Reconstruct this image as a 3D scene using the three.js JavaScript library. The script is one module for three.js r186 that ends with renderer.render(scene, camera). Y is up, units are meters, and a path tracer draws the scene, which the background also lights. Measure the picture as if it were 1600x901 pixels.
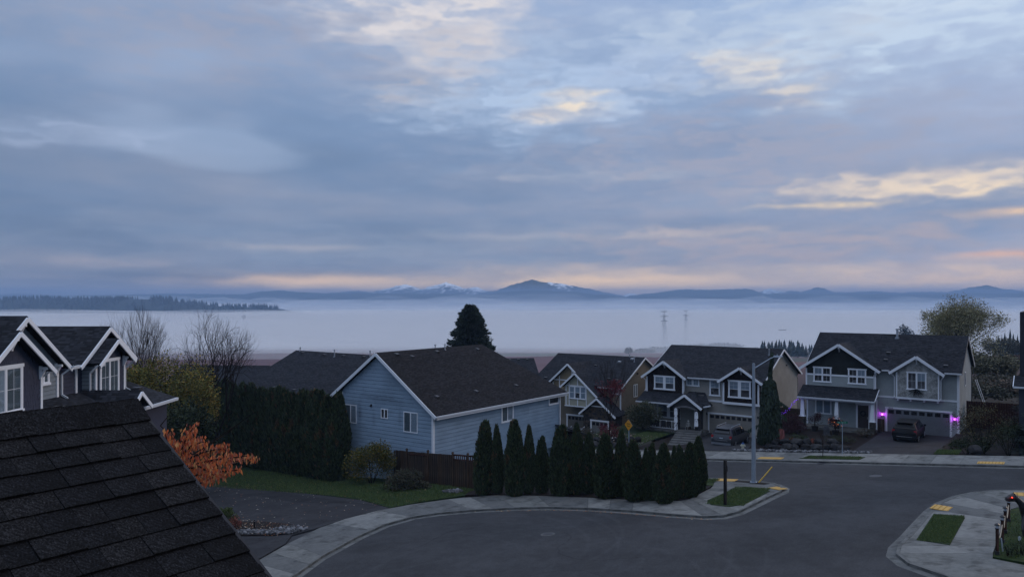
import * as THREE from 'three';
import { mergeGeometries, mergeVertices, toCreasedNormals } from 'three/addons/utils/BufferGeometryUtils.js';

// ---------------------------------------------------------------- camera, sky, sun, exposure
const scene = new THREE.Scene();
const camera = new THREE.PerspectiveCamera(THREE.MathUtils.radToDeg(2 * Math.atan(450.5 / 1220)), 1600 / 901, 0.3, 150000);
camera.position.set(0, 12.5, 0);
camera.lookAt(0, 12.5, -10);
camera.setViewOffset(1600, 901, 0, -13.5, 1600, 901);
const renderer = new THREE.WebGLRenderer();
renderer.toneMapping = THREE.LinearToneMapping;
renderer.toneMappingExposure = 1.0;
renderer.shadowMap.enabled = true;

const sun = new THREE.DirectionalLight(0xffe2c4, 0.8);      // dawn sun veiled by cloud, front right
sun.position.set(100, 32, -62);
sun.castShadow = true;
sun.shadow.radius = 40;
Object.assign(sun.shadow.camera, { left: -120, right: 120, top: 120, bottom: -120, near: 1, far: 500 });
scene.add(sun, sun.target);

// seeded random numbers and noise
function rng(seed) { let a = seed >>> 0; return () => { a = (a + 0x6d2b79f5) >>> 0; let t = Math.imul(a ^ (a >>> 15), 1 | a); t = (t + Math.imul(t ^ (t >>> 7), 61 | t)) ^ t; return ((t ^ (t >>> 14)) >>> 0) / 4294967296; }; }
const HASH = new Float32Array(65536); { const r = rng(77); for (let i = 0; i < 65536; i++) HASH[i] = r(); }
const hash = (x, y) => HASH[((x * 73 + y * 9151) ^ (x * 5 + y * 331)) & 65535];
function vnoise(x, y) {
  const ix = Math.floor(x), iy = Math.floor(y); let fx = x - ix, fy = y - iy;
  fx = fx * fx * fx * (fx * (fx * 6 - 15) + 10); fy = fy * fy * fy * (fy * (fy * 6 - 15) + 10);
  const a = hash(ix, iy), b = hash(ix + 1, iy), c = hash(ix, iy + 1), d = hash(ix + 1, iy + 1);
  return a + (b - a) * fx + (c - a) * fy + (a - b - c + d) * fx * fy;
}
function fbm(x, y, o = 4) { let s = 0, a = 0.5, n = 0; for (let i = 0; i < o; i++) { s += a * vnoise(x, y); n += a; const t = x * 1.6 - y * 1.2 + 17.3; y = x * 1.2 + y * 1.6 + 9.1; x = t; a *= 0.5; } return s / n; }
const clamp = THREE.MathUtils.clamp, sstep = (a, b, x) => { const t = clamp((x - a) / (b - a), 0, 1); return t * t * (3 - 2 * t); }, lerp = THREE.MathUtils.lerp;

// overcast dawn sky: an overcast vault (brighter towards the zenith) of layered cloud with thin openings and a glow low over the mountains
{
  const SW = 4096, SH = 2048, data = new Float32Array(SW * SH * 4);
  // [azimuth, elevation, half width, half height in degrees, r, g, b, amount, raggedness]
  const marks = [
    [2.5, 14.2, 8.0, 2.4, 0.46, 0.60, 0.82, 0.85, 1], [-3, 17.2, 4, 1.6, 0.50, 0.60, 0.78, 0.6, 1.1], [10, 16, 5, 1.2, 0.46, 0.58, 0.80, 0.6, 1.2], [4.1, 13.7, 1.9, 0.55, 0.95, 0.83, 0.68, 1.1, 1.6], [2.2, 12.9, 1.6, 0.3, 0.80, 0.72, 0.66, 0.8, 1.4], [3.9, 14.6, 1.3, 0.3, 0.85, 0.76, 0.66, 0.7, 1.5],
    [-6.5, 20.2, 6.5, 2.2, 0.80, 0.76, 0.77, 0.85, 1], [-4.5, 17.6, 2.6, 1.6, 0.66, 0.63, 0.66, 0.6, 1.2], [18, 9.5, 15, 4.0, 0.385, 0.40, 0.51, 0.65, 0.8], [0, 3.2, 26, 1.6, 0.29, 0.36, 0.49, 0.5, 0.8], [-7, 15.0, 3, 1.2, 0.52, 0.50, 0.54, 0.5, 1.2], [-20, 18, 12, 3, 0.36, 0.38, 0.49, 0.5, 1],
    [17.6, 15.9, 3.4, 1.0, 0.80, 0.71, 0.62, 0.85, 1.5], [20.5, 13.9, 1.5, 0.7, 0.72, 0.65, 0.60, 0.8, 1.4], [24.0, 17.9, 1.6, 0.7, 0.74, 0.68, 0.64, 0.7, 1.4],
    [28, 17.2, 12, 2.8, 0.58, 0.70, 0.86, 0.8, 1.1], [16, 18.6, 9, 1.8, 0.50, 0.60, 0.76, 0.65, 1.2], [31, 18.5, 6, 0.7, 0.62, 0.72, 0.86, 0.6, 1.2],
    [29, 7.3, 6.5, 0.62, 0.80, 0.69, 0.60, 0.8, 1.4], [31, 6.9, 4, 0.38, 0.98, 0.80, 0.60, 0.75, 1.4], [24, 7.9, 3.5, 0.3, 0.70, 0.62, 0.58, 0.6, 1.3], [22.0, 6.25, 3.6, 0.2, 0.82, 0.68, 0.52, 0.75, 1], [32.5, 5.3, 2.2, 0.3, 0.85, 0.62, 0.45, 0.8, 1], [34, 2.6, 3, 0.25, 0.90, 0.50, 0.34, 0.8, 0.8],
    [-14.5, 1.05, 5.0, 0.36, 1.40, 0.92, 0.52, 0.85, 0.4], [-12, 0.9, 10, 0.5, 0.85, 0.64, 0.48, 0.6, 0.6], [7.5, 1.05, 7.5, 0.5, 1.45, 0.98, 0.55, 0.9, 0.5], [4, 0.9, 12, 0.6, 0.95, 0.70, 0.48, 0.6, 0.6], [6.5, 1.9, 10, 0.45, 0.75, 0.60, 0.50, 0.5, 0.8], [20, 1.1, 11, 0.9, 0.78, 0.62, 0.52, 0.65, 0.6], [31, 1.3, 8, 0.9, 0.92, 0.68, 0.52, 0.65, 0.6],
    [22, 3.6, 13, 1.3, 0.46, 0.41, 0.46, 0.6, 1], [11.6, 4.55, 6, 0.4, 0.55, 0.50, 0.52, 0.6, 0.9], [-17, 3.5, 5, 0.25, 0.42, 0.43, 0.50, 0.5, 0.9], [-1, 4.4, 4, 0.25, 0.44, 0.46, 0.54, 0.5, 0.9], [-30, 10.3, 6.5, 0.7, 0.40, 0.49, 0.68, 0.6, 1], [6, 8.8, 5, 0.4, 0.42, 0.47, 0.58, 0.5, 1], [-28, 2.4, 5, 0.4, 0.42, 0.40, 0.46, 0.5, 0.9],
  ];
  for (let j = SH / 2 - 8; j < SH; j++) {
    const el = ((j + 0.5) / SH - 0.5) * 180, er = THREE.MathUtils.degToRad(Math.max(el, 0)), y = Math.sin(er), c = Math.cos(er);
    const vault = 0.28 + 0.46 * y + 0.66 * y * y * y, high = sstep(16, 50, el), low = Math.exp(-Math.max(el, 0) / 3.2);
    for (let i = 0; i < SW; i++) {
      const a = ((i + 0.5) / SW - 0.5) * 2 * Math.PI, x = Math.cos(a) * c, z = Math.sin(a) * c;
      const az = Math.atan2(x, -z) * 180 / Math.PI, k = 1 / (y + 0.075), px = x * k, pz = z * k;
      const n1 = fbm(px * 1.15 + 31, pz * 1.15 + 7, 5), n2 = fbm(px * 0.42 - 11, pz * 0.42 + 53, 3), n3 = fbm(px * 3.1 + 5, pz * 2.2 - 80, 4);
      const sunward = 0.82 + 0.56 * Math.exp(-(((az - 46) / 46) ** 2)) * Math.exp(-el / 45);
      const body = vault * sunward * (0.70 + 0.44 * n2 + 0.30 * (n1 - 0.5) + 0.06 * (n3 - 0.5));
      const warm = clamp(0.08 + 0.9 * (n1 - 0.5) + 0.5 * (n2 - 0.5) + 0.35 * low + 0.6 * high + 0.45 * Math.max(0, sunward - 1), 0, 1);       // blue-grey bellies, mauve where light comes through
      let r = body * lerp(0.62, 1.00, warm), g = body * lerp(0.93, 1.03, warm), b = body * lerp(1.50, 1.25, warm);
      r += 0.055 * low; g += 0.045 * low; b += 0.05 * low;
      const open = sstep(0.60, 0.80, fbm(px * 0.8 + 90, pz * 0.8 + 20, 4)) * 0.6 * sstep(3, 10, el);   // thin openings to pale blue
      r = lerp(r, vault * 0.95, open); g = lerp(g, vault * 1.22, open); b = lerp(b, vault * 1.72, open);
      if (Math.abs(az) < 60 && el < 32) {
        const wx = fbm(az * 0.45 + 4, el * 1.5 + 8, 4) - 0.5, wy = fbm(az * 0.4 + 44, el * 1.5 - 8, 4) - 0.5, det = fbm(az * 0.55 + 70 + wx * 3, el * 2.3 + 13 + wy * 2, 4);
        for (const m of marks) {
          const dx = (az - m[0] + wx * m[2] * 1.6 * m[8]) / m[2], dy = (el - m[1] + wy * m[3] * 1.8 * m[8]) / m[3], q = dx * dx + dy * dy;
          if (q > 9) continue;
          const t = clamp(m[7] * Math.exp(-q * 0.9) * (0.5 + 1.0 * lerp(0.5, sstep(0.25, 0.75, det), clamp(m[8] * 0.8, 0, 1))), 0, 0.95);
          r = lerp(r, m[4], t); g = lerp(g, m[5], t); b = lerp(b, m[6], t);
        }
      }
      const o = (j * SW + i) * 4; data[o] = r; data[o + 1] = g; data[o + 2] = b; data[o + 3] = 1;
    }
  }
  for (let j = 0; j < SH / 2 - 8; j++) for (let i = 0; i < SW; i++) { const o = (j * SW + i) * 4; data[o] = 0.10; data[o + 1] = 0.10; data[o + 2] = 0.12; data[o + 3] = 1; }
  const sky = new THREE.DataTexture(data, SW, SH, THREE.RGBAFormat, THREE.FloatType);
  sky.mapping = THREE.EquirectangularReflectionMapping; sky.magFilter = sky.minFilter = THREE.LinearFilter; sky.needsUpdate = true;
  scene.background = sky; scene.environment = sky;
}
scene.fog = new THREE.FogExp2(new THREE.Color().setRGB(0.44, 0.66, 1.0), 1.8e-4);

// ---------------------------------------------------------------- street frame: s runs up the cross street, v away from the camera; the hill falls along -s
const TH = THREE.MathUtils.degToRad(36), CU = Math.cos(TH), SU = Math.sin(TH);
const W = (s, y, v) => new THREE.Vector3(s * CU + v * SU, y, s * SU - v * CU);
const gY = (s) => 1.45 + 0.1 * s;
const V3 = (x, y, z) => new THREE.Vector3(x, y, z);

// ---------------------------------------------------------------- textures and materials
function tex(w, h, fn, srgb = true) {
  const d = new Uint8Array(w * h * 4);
  for (let j = 0; j < h; j++) for (let i = 0; i < w; i++) { const c = fn(i, j), o = (j * w + i) * 4; d[o] = clamp(c[0], 0, 1) * 255; d[o + 1] = clamp(c[1], 0, 1) * 255; d[o + 2] = clamp(c[2], 0, 1) * 255; d[o + 3] = 255; }
  const t = new THREE.DataTexture(d, w, h); t.wrapS = t.wrapT = THREE.RepeatWrapping; t.magFilter = t.minFilter = THREE.LinearFilter;
  if (srgb) t.colorSpace = THREE.SRGBColorSpace; t.needsUpdate = true; return t;
}
const grey = (v) => [v, v, v];
// tiling noise: blends two shifted lookups
function tnoise(u, v, f, o = 3, sx = 0) { const g = (x, y) => fbm(x * f + sx, y * f + sx * 1.7, o); const a = g(u, v), b = g(u - 1, v), c = g(u, v - 1), d = g(u - 1, v - 1); return lerp(lerp(a, b, u), lerp(c, d, u), v); }
function scaled(t, metres) { const c = t.clone(); c.repeat.set(1 / metres, 1 / metres); c.needsUpdate = true; return c; }
const lin = (r, g, b) => new THREE.Color().setRGB(r, g, b);
function mat(c, o = {}) { return new THREE.MeshPhysicalMaterial({ color: Array.isArray(c) ? lin(...c) : c, roughness: 0.85, specularIntensity: (o.roughness ?? 0.85) > 0.75 ? 0.3 : 1, side: THREE.DoubleSide, ...o }); }
function pmat(c, o = {}) { return new THREE.MeshPhysicalMaterial({ color: Array.isArray(c) ? lin(...c) : c, roughness: 0.6, side: THREE.DoubleSide, ...o }); }
const N512 = 512;
const tSpeck = tex(N512, N512, (i, j) => { const n = hash(i, j), m = hash(i >> 1, (j >> 1) + 900), c = tnoise(i / N512, j / N512, 5, 3, 3); let v = 0.46 + 0.5 * (n - 0.5) + 0.30 * (m - 0.5) + 0.30 * (c - 0.5); if (hash(i * 3 + 1, j * 7) > 0.97) v += 0.45; return [v, v, v * 1.02]; });
const tAsphalt = tex(1024, 1024, (i, j) => { const u = i / 1024, w = j / 1024, n = hash(i, j), c = tnoise(u, w, 4, 4, 9), d = tnoise(u, w, 22, 3, 41); let v = 0.62 + 0.20 * (n - 0.5) + 0.40 * (c - 0.5) + 0.16 * (d - 0.5); const cr = Math.abs(tnoise(u, w, 3, 4, 90) - 0.5); if (cr < 0.0035) v -= 0.16; return [v, v, v]; });
// one unique map for the whole carriageway: grain, patches, tyre arcs, sealed cracks, oil drips
const tRoad = (() => {
  const S = 2048, L = 56, r = rng(606), d = new Float32Array(S * S), P = (m) => m / L * S;
  for (let j = 0; j < S; j++) for (let i = 0; i < S; i++) { const x = i / S * L, y = j / S * L; d[j * S + i] = 0.60 + 0.17 * (hash(i, j) - 0.5) + 0.16 * (fbm(x * 0.35, y * 0.35, 4) - 0.5) + 0.10 * (fbm(x * 2.2 + 9, y * 2.2, 3) - 0.5); }
  const dab = (x, y, rad, v) => { const R = Math.ceil(rad * 2.2); for (let b = -R; b <= R; b++) for (let a = -R; a <= R; a++) { const q = (a * a + b * b) / (rad * rad); if (q < 4) d[((Math.round(y) + b + S) % S) * S + (Math.round(x) + a + S) % S] += v * Math.exp(-q); } };
  for (let k = 0; k < 26; k++) { let x = r() * S, y = r() * S, a = r() * 6.28, n = 150 + 300 * r(); const seal = r() < 0.55; for (let i = 0; i < n; i++) { dab(x, y, seal ? 0.9 : 0.5, seal ? -0.10 : -0.07); a += 0.3 * (r() - 0.5); x += Math.cos(a) * 1.2; y += Math.sin(a) * 1.2; } }
  for (let k = 0; k < 34; k++) { const cx = P(-26 + 12 * (r() - 0.5)) , cy = P(30 + 10 * (r() - 0.5)), R = P(5 + 12 * r()), a0 = r() * 6.28, da = 0.6 + 1.2 * r(), v = 0.003 + 0.005 * r(), w = P(0.11); for (let t = 0; t < da; t += 1.2 / R) for (const o of [0, P(1.6)]) dab(cx + Math.cos(a0 + t) * (R + o) + S, cy + Math.sin(a0 + t) * (R + o) + S, w, v); }
  for (let k = 0; k < 60; k++) dab(r() * S, r() * S, 1 + 5 * r() * r(), -0.05 - 0.08 * r());
  return tex(S, S, (i, j) => grey(d[j * S + i]));
})();
const tConcrete = tex(1024, 1024, (i, j) => { const u = i / 1024, w = j / 1024, n = hash(i, j), c = tnoise(u, w, 3, 5, 19), d = tnoise(u, w, 14, 4, 57), st = sstep(0.52, 0.66, tnoise(u, w, 5, 5, 77)); let v = 0.66 + 0.10 * (n - 0.5) + 0.30 * (c - 0.5) + 0.20 * (d - 0.5) - 0.11 * st; return [v, v * 0.99, v * 0.96]; });
const tPaint = tex(512, 512, (i, j) => { const u = i / 512, w = j / 512, c = tnoise(u, w, 4, 4, 5), d = tnoise(u, w, 30, 2, 15); const v = 0.90 + 0.16 * (c - 0.5) + 0.07 * (d - 0.5); return [v, v, v]; });
// lap siding: faint board joints, and on the gable the damp streaks seen under its ridge and beside its windows
const tBoards = (seed, damp) => { const S = 1024, L = 14, r = rng(seed), rows = Math.ceil(L / 0.33), jn = []; for (let i = 0; i <= rows; i++) { const a = []; for (let k = 0; k < 4; k++) a.push(r() * S); jn.push([a, 0.03 * (r() - 0.5)]); } return tex(S, S, (i, j) => { const x = i / S * L, y = j / S * L, row = Math.floor((y + 1.2) / 0.33) % rows; let v = 0.90 + 0.12 * (fbm(x * 0.9, y * 2.2, 4) - 0.5) + 0.05 * (hash(i, j) - 0.5) + jn[row][1]; for (const a of jn[row][0]) if (Math.abs(i - a) < 1) v -= 0.10; if (damp) { const g = (cx, cy, sx, sy) => Math.exp(-(((x - cx) / sx) ** 2) - ((y - cy) / sy) ** 2); const d = 0.16 * g(8.2, 6.15, 2.6, 0.45) + 0.10 * g(9.3, 7.5, 1.4, 0.7) + 0.17 * g(5.2, 4.6, 0.22, 0.9) + 0.12 * g(4.4, 4.7, 0.18, 0.7) + 0.10 * g(10.2, 4.7, 0.2, 0.7) + 0.08 * g(7.0, 4.3, 0.2, 0.6); v -= d * (0.4 + 1.2 * fbm(x * 3.2, y * 9, 3)); } return [v, v, v]; }); };
const tGrass = tex(512, 512, (i, j) => { const u = i / 512, w = j / 512, c = tnoise(u, w, 6, 4, 25), d = hash(i, j), e = tnoise(u, w, 40, 2, 8); const v = 0.55 + 0.4 * (c - 0.5) + 0.25 * (d - 0.5) + 0.3 * (e - 0.5); return [v * (0.85 + 0.5 * (c - 0.5)), v, v * 0.7]; });
const tWood = tex(256, 1024, (i, j) => { const u = i / 256, w = j / 1024, g = tnoise(u, w, 1, 2, 3); const l = fbm(u * 40 + g * 3, w * 2.2, 4), k = fbm(u * 9, w * 1.5 + 40, 3); const v = 0.62 + 0.5 * (l - 0.5) + 0.35 * (k - 0.5); return [v, v * 0.97, v * 0.93]; });
const tBark = tex(256, 256, (i, j) => { const l = tnoise(i / 256, j / 256 * 0.3, 20, 3, 2); const v = 0.6 + 0.6 * (l - 0.5); return [v, v * 0.95, v * 0.9]; });
// distant roof shingles: courses of 14 cm with tabs of mixed tone (the pieces are too small to tell apart there)
const tRoof = (() => { const S = 1024, M = 4.0, rows = 28, tone = []; for (let r = 0; r < rows; r++) { const q = rng(500 + r), row = []; let x = 0; while (x < S) { const w = (0.12 + 0.24 * q()) / M * S; row.push([x, x + w, 0.52 + 0.26 * (q() - 0.5)]); x += w; } tone.push(row); }
  return tex(S, S, (i, j) => { const rr = j / S * rows, r = Math.floor(rr), f = rr - r; let t = 0.5; for (const c of tone[r]) if (i >= c[0] && i < c[1]) { t = c[2]; if (i - c[0] < 1.5) t -= 0.12; break; } t += 0.13 * (hash(i, j) - 0.5) + 0.12 * (tnoise(i / S, j / S, 5, 3, 61) - 0.5); if (f < 0.13) t -= 0.22; return [t, t, t * 1.03]; }); })();
const tRoofBump = tex(256, 256, (i, j) => { const f = (j / 256 * 7) % 1; return grey(1 - f); }, false);
const tStone = tex(512, 512, (i, j) => { const u = i / 512, w = j / 512, c = tnoise(u, w, 4, 5, 31), d = tnoise(u, w, 18, 3, 71); const v = 0.6 + 0.5 * (c - 0.5) + 0.3 * (d - 0.5); return [v, v * 0.97, v * 0.94]; });

const M = {
  roof: mat([0.082, 0.087, 0.098], { map: scaled(tRoof, 4), roughness: 0.95 }),
  roofBrown: mat([0.060, 0.057, 0.060], { map: scaled(tRoof, 4), roughness: 0.95 }),
  trim: mat([0.72, 0.75, 0.78], { roughness: 0.6, bumpMap: scaled(tPaint, 2.5), bumpScale: 0.003 }),
  gutter: mat([0.50, 0.53, 0.56], { roughness: 0.5 }),
  metal: mat([0.45, 0.48, 0.52], { metalness: 0.6, roughness: 0.4 }),
  galvanised: mat([0.36, 0.42, 0.49], { map: scaled(tPaint, 1.2), metalness: 0.35, roughness: 0.5 }),
  dark: mat([0.012, 0.012, 0.014], { roughness: 0.6 }),
  blackMetal: mat([0.014, 0.014, 0.016], { roughness: 0.45, metalness: 0.3 }),
  ventMetal: mat([0.035, 0.035, 0.038], { roughness: 0.5, metalness: 0.3 }),
  room: mat([0.20, 0.19, 0.18], { roughness: 0.9 }),
  blind: mat([0.26, 0.31, 0.33], { roughness: 0.9 }),
  blindDim: mat([0.10, 0.125, 0.13], { roughness: 0.9 }),
  glass: pmat([0.95, 0.97, 1], { transmission: 1, thickness: 0, roughness: 0.03, ior: 1.5 }),
  soil: mat([0.035, 0.028, 0.022], { map: scaled(tStone, 1.6) }),
  mulch: mat([0.030, 0.021, 0.017], { map: scaled(tStone, 0.7) }),
  asphalt: mat([0.118, 0.120, 0.125], { map: scaled(tRoad, 56), roughness: 0.88 }),
  drive: mat([0.078, 0.077, 0.082], { map: scaled(tAsphalt, 5), roughness: 0.88 }),
  concrete: mat([0.43, 0.44, 0.435], { map: scaled(tConcrete, 3.4), roughness: 0.9, bumpMap: scaled(tConcrete, 1.1), bumpScale: 0.004 }),
  concrete2: mat([0.34, 0.35, 0.345], { map: scaled(tConcrete, 2.9), roughness: 0.9 }),
  concrete3: mat([0.27, 0.28, 0.285], { map: scaled(tConcrete, 3.1), roughness: 0.9 }),
  curb: mat([0.31, 0.32, 0.32], { map: scaled(tConcrete, 2.1), roughness: 0.9 }),
  grass: mat([0.075, 0.105, 0.042], { map: scaled(tGrass, 3) }),
  lawnDark: mat([0.045, 0.065, 0.030], { map: scaled(tGrass, 3) }),
  yellowPad: mat([0.62, 0.36, 0.075], { map: scaled(tPaint, 0.8), roughness: 0.7 }),
  fence: mat([0.15, 0.115, 0.092], { map: scaled(tWood, 1.7), roughness: 0.9 }),
  fence2: mat([0.125, 0.10, 0.086], { map: scaled(tWood, 1.5), roughness: 0.9 }),
  fence3: mat([0.18, 0.125, 0.09], { map: scaled(tWood, 1.9), roughness: 0.9 }),
  fenceRed: mat([0.13, 0.060, 0.046], { map: scaled(tWood, 1.7), roughness: 0.9 }),
  bark: mat([0.060, 0.050, 0.044], { map: scaled(tBark, 0.6), roughness: 0.95 }),
  barkPale: mat([0.060, 0.050, 0.050], { map: scaled(tBark, 0.6), roughness: 0.95 }),
  leaf: mat([1, 1, 1], { vertexColors: true, roughness: 0.8 }),
  leafThin: pmat([1, 1, 1], { vertexColors: true, roughness: 1, transmission: 0.35, thickness: 0 }),
  rock: mat([0.065, 0.068, 0.075], { map: scaled(tStone, 0.9), roughness: 0.92 }),
  rock2: mat([0.10, 0.104, 0.112], { map: scaled(tStone, 1.1), roughness: 0.92 }),
  rock3: mat([0.045, 0.046, 0.050], { map: scaled(tStone, 0.8), roughness: 0.92 }),
  pebble: mat([0.30, 0.31, 0.32], { map: scaled(tStone, 0.5), roughness: 0.85 }),
  pebble2: mat([0.17, 0.175, 0.18], { map: scaled(tStone, 0.5), roughness: 0.85 }),
};

// ---------------------------------------------------------------- mesh builder
class MB {
  constructor() { this.p = []; this.n = []; this.u = []; this.c = null; }
  tri(a, b, c, ua, ub, uc) {
    const ex = b[0] - a[0], ey = b[1] - a[1], ez = b[2] - a[2], fx = c[0] - a[0], fy = c[1] - a[1], fz = c[2] - a[2];
    let nx = ey * fz - ez * fy, ny = ez * fx - ex * fz, nz = ex * fy - ey * fx; const l = Math.hypot(nx, ny, nz); if (l < 1e-12) return this; nx /= l; ny /= l; nz /= l;
    this.p.push(...a, ...b, ...c); for (let i = 0; i < 3; i++) this.n.push(nx, ny, nz);
    if (ua) this.u.push(...ua, ...ub, ...uc);
    else { const ax = Math.abs(nx), ay = Math.abs(ny), az = Math.abs(nz); for (const q of [a, b, c]) ay >= ax && ay >= az ? this.u.push(q[0], q[2]) : ax > az ? this.u.push(q[2], q[1]) : this.u.push(q[0], q[1]); }
    return this;
  }
  quad(a, b, c, d, ua, ub, uc, ud) { this.tri(a, b, c, ua, ub, uc); return this.tri(a, c, d, ua, uc, ud); }
  box(x0, x1, y0, y1, z0, z1) {
    const v = (i) => [i & 1 ? x1 : x0, i & 2 ? y1 : y0, i & 4 ? z1 : z0];
    return this.hexa([0, 1, 2, 3, 4, 5, 6, 7].map(v));
  }
  openBox(x0, x1, y0, y1, z0, z1, skip) { const v = [0, 1, 2, 3, 4, 5, 6, 7].map((i) => [i & 1 ? x1 : x0, i & 2 ? y1 : y0, i & 4 ? z1 : z0]), f = { front: [4, 5, 7, 6], back: [1, 0, 2, 3], left: [0, 4, 6, 2], right: [5, 1, 3, 7], top: [2, 6, 7, 3], bottom: [0, 1, 5, 4] }; for (const k in f) if (!skip.includes(k)) this.quad(...f[k].map((i) => v[i])); return this; }
  hexa(v) { return this.quad(v[4], v[5], v[7], v[6]).quad(v[1], v[0], v[2], v[3]).quad(v[0], v[4], v[6], v[2]).quad(v[5], v[1], v[3], v[7]).quad(v[2], v[6], v[7], v[3]).quad(v[0], v[1], v[5], v[4]); }
  bar(p, q, w, h, up = [0, 1, 0]) {            // a beam from p to q, w across and h along "up"
    const d = V3(q[0] - p[0], q[1] - p[1], q[2] - p[2]).normalize(), s = new THREE.Vector3().crossVectors(d, V3(...up)).normalize(), t = new THREE.Vector3().crossVectors(s, d);
    const at = (e, i, j) => [e[0] + s.x * i * w / 2 + t.x * j * h / 2, e[1] + s.y * i * w / 2 + t.y * j * h / 2, e[2] + s.z * i * w / 2 + t.z * j * h / 2];
    return this.hexa([at(p, -1, -1), at(p, 1, -1), at(p, -1, 1), at(p, 1, 1), at(q, -1, -1), at(q, 1, -1), at(q, -1, 1), at(q, 1, 1)]);
  }
  cyl(p, q, r0, r1 = r0, n = 8, caps = true) {
    const d = V3(q[0] - p[0], q[1] - p[1], q[2] - p[2]), len = d.length(); d.normalize(); const s = new THREE.Vector3().crossVectors(d, Math.abs(d.y) > 0.9 ? V3(1, 0, 0) : V3(0, 1, 0)).normalize(), t = new THREE.Vector3().crossVectors(d, s);
    const ring = (e, r, a) => [e[0] + (s.x * Math.cos(a) + t.x * Math.sin(a)) * r, e[1] + (s.y * Math.cos(a) + t.y * Math.sin(a)) * r, e[2] + (s.z * Math.cos(a) + t.z * Math.sin(a)) * r];
    for (let i = 0; i < n; i++) {
      const a = i / n * 2 * Math.PI, b = (i + 1) / n * 2 * Math.PI, k = this.p.length / 3, P = [ring(p, r0, a), ring(p, r0, b), ring(q, r1, b), ring(q, r1, a)], A = [a, b, b, a];
      const na = A.map((x) => [s.x * Math.cos(x) + t.x * Math.sin(x), s.y * Math.cos(x) + t.y * Math.sin(x), s.z * Math.cos(x) + t.z * Math.sin(x)]), ua = [[a * r0, 0], [b * r0, 0], [b * r0, len], [a * r0, len]];
      for (const m of [0, 1, 2, 0, 2, 3]) { this.p.push(...P[m]); this.n.push(...na[m]); this.u.push(...ua[m]); }
      if (caps && r1 > 0.001) this.tri([...q], ring(q, r1, a), ring(q, r1, b));
      if (caps && r0 > 0.001) this.tri([...p], ring(p, r0, b), ring(p, r0, a));
    }
    return this;
  }
  prism(poly, z0, z1, open = false) {                          // polygon in x,y, extruded along z
    const f = THREE.ShapeUtils.triangulateShape(poly.map((q) => new THREE.Vector2(...q)), []);
    for (const [a, b, c] of f) { if (!open) this.tri([...poly[a], z1], [...poly[b], z1], [...poly[c], z1]); this.tri([...poly[a], z0], [...poly[c], z0], [...poly[b], z0]); }
    poly.forEach((q, i) => { const r = poly[(i + 1) % poly.length]; this.quad([...q, z1], [...q, z0], [...r, z0], [...r, z1]); });
    return this;
  }
  add(g, m) { const q = (g.index ? g.toNonIndexed() : g.clone()); if (m) q.applyMatrix4(m); for (const v of q.attributes.position.array) this.p.push(v); for (const v of q.attributes.normal.array) this.n.push(v); if (q.attributes.uv) for (const v of q.attributes.uv.array) this.u.push(v); else for (let i = 0; i < q.attributes.position.count * 2; i++) this.u.push(0); return this; }
  mul(m) { const g = this.geo().applyMatrix4(m); this.p = [...g.attributes.position.array]; this.n = [...g.attributes.normal.array]; return this; }
  geo() { const g = new THREE.BufferGeometry(); g.setAttribute('position', new THREE.Float32BufferAttribute(this.p, 3)); g.setAttribute('normal', new THREE.Float32BufferAttribute(this.n, 3)); g.setAttribute('uv', new THREE.Float32BufferAttribute(this.u, 2)); if (this.c) g.setAttribute('color', new THREE.Float32BufferAttribute(this.c, 3)); return g; }
}
const used = new Map();
function numbered(n) { const k = used.get(n) ?? 0; used.set(n, k + 1); return k ? n + '_' + String(k).padStart(3, '0') : n; }
function mesh(name, g, m, parent) { const o = new THREE.Mesh(g instanceof MB ? g.geo() : g, m); o.name = name; o.castShadow = o.receiveShadow = true; parent.add(o); return o; }
function tag(o, label, category, group, kind) { o.userData = { label, category }; if (group) o.userData.group = group; if (kind) o.userData.kind = kind; return o; }
function thing(name, label, category, pos, group, turn = -TH) { const o = new THREE.Group(); o.name = numbered(name); o.position.copy(pos); o.rotation.y = turn; scene.add(o); return tag(o, label, category, group); }
function solo(name, label, category, g, m, group, kind) { const o = mesh(numbered(name), g, m, scene); return tag(o, label, category, group, kind); }
function struct(name, g, m, label) { const o = mesh(numbered(name), g, m, scene); o.userData = { kind: 'structure', label, category: 'ground' }; if (!label) delete o.userData.label; delete o.userData.category; return o; }
function dup(o, name, label, pos, scale, turn, group) { const c = o.clone(); c.name = numbered(name); c.userData = { ...o.userData, label }; if (group) c.userData.group = group; c.position.copy(pos); if (scale) c.scale.set(...scale); if (turn !== undefined) c.rotation.y = turn; scene.add(c); return c; }

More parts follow.
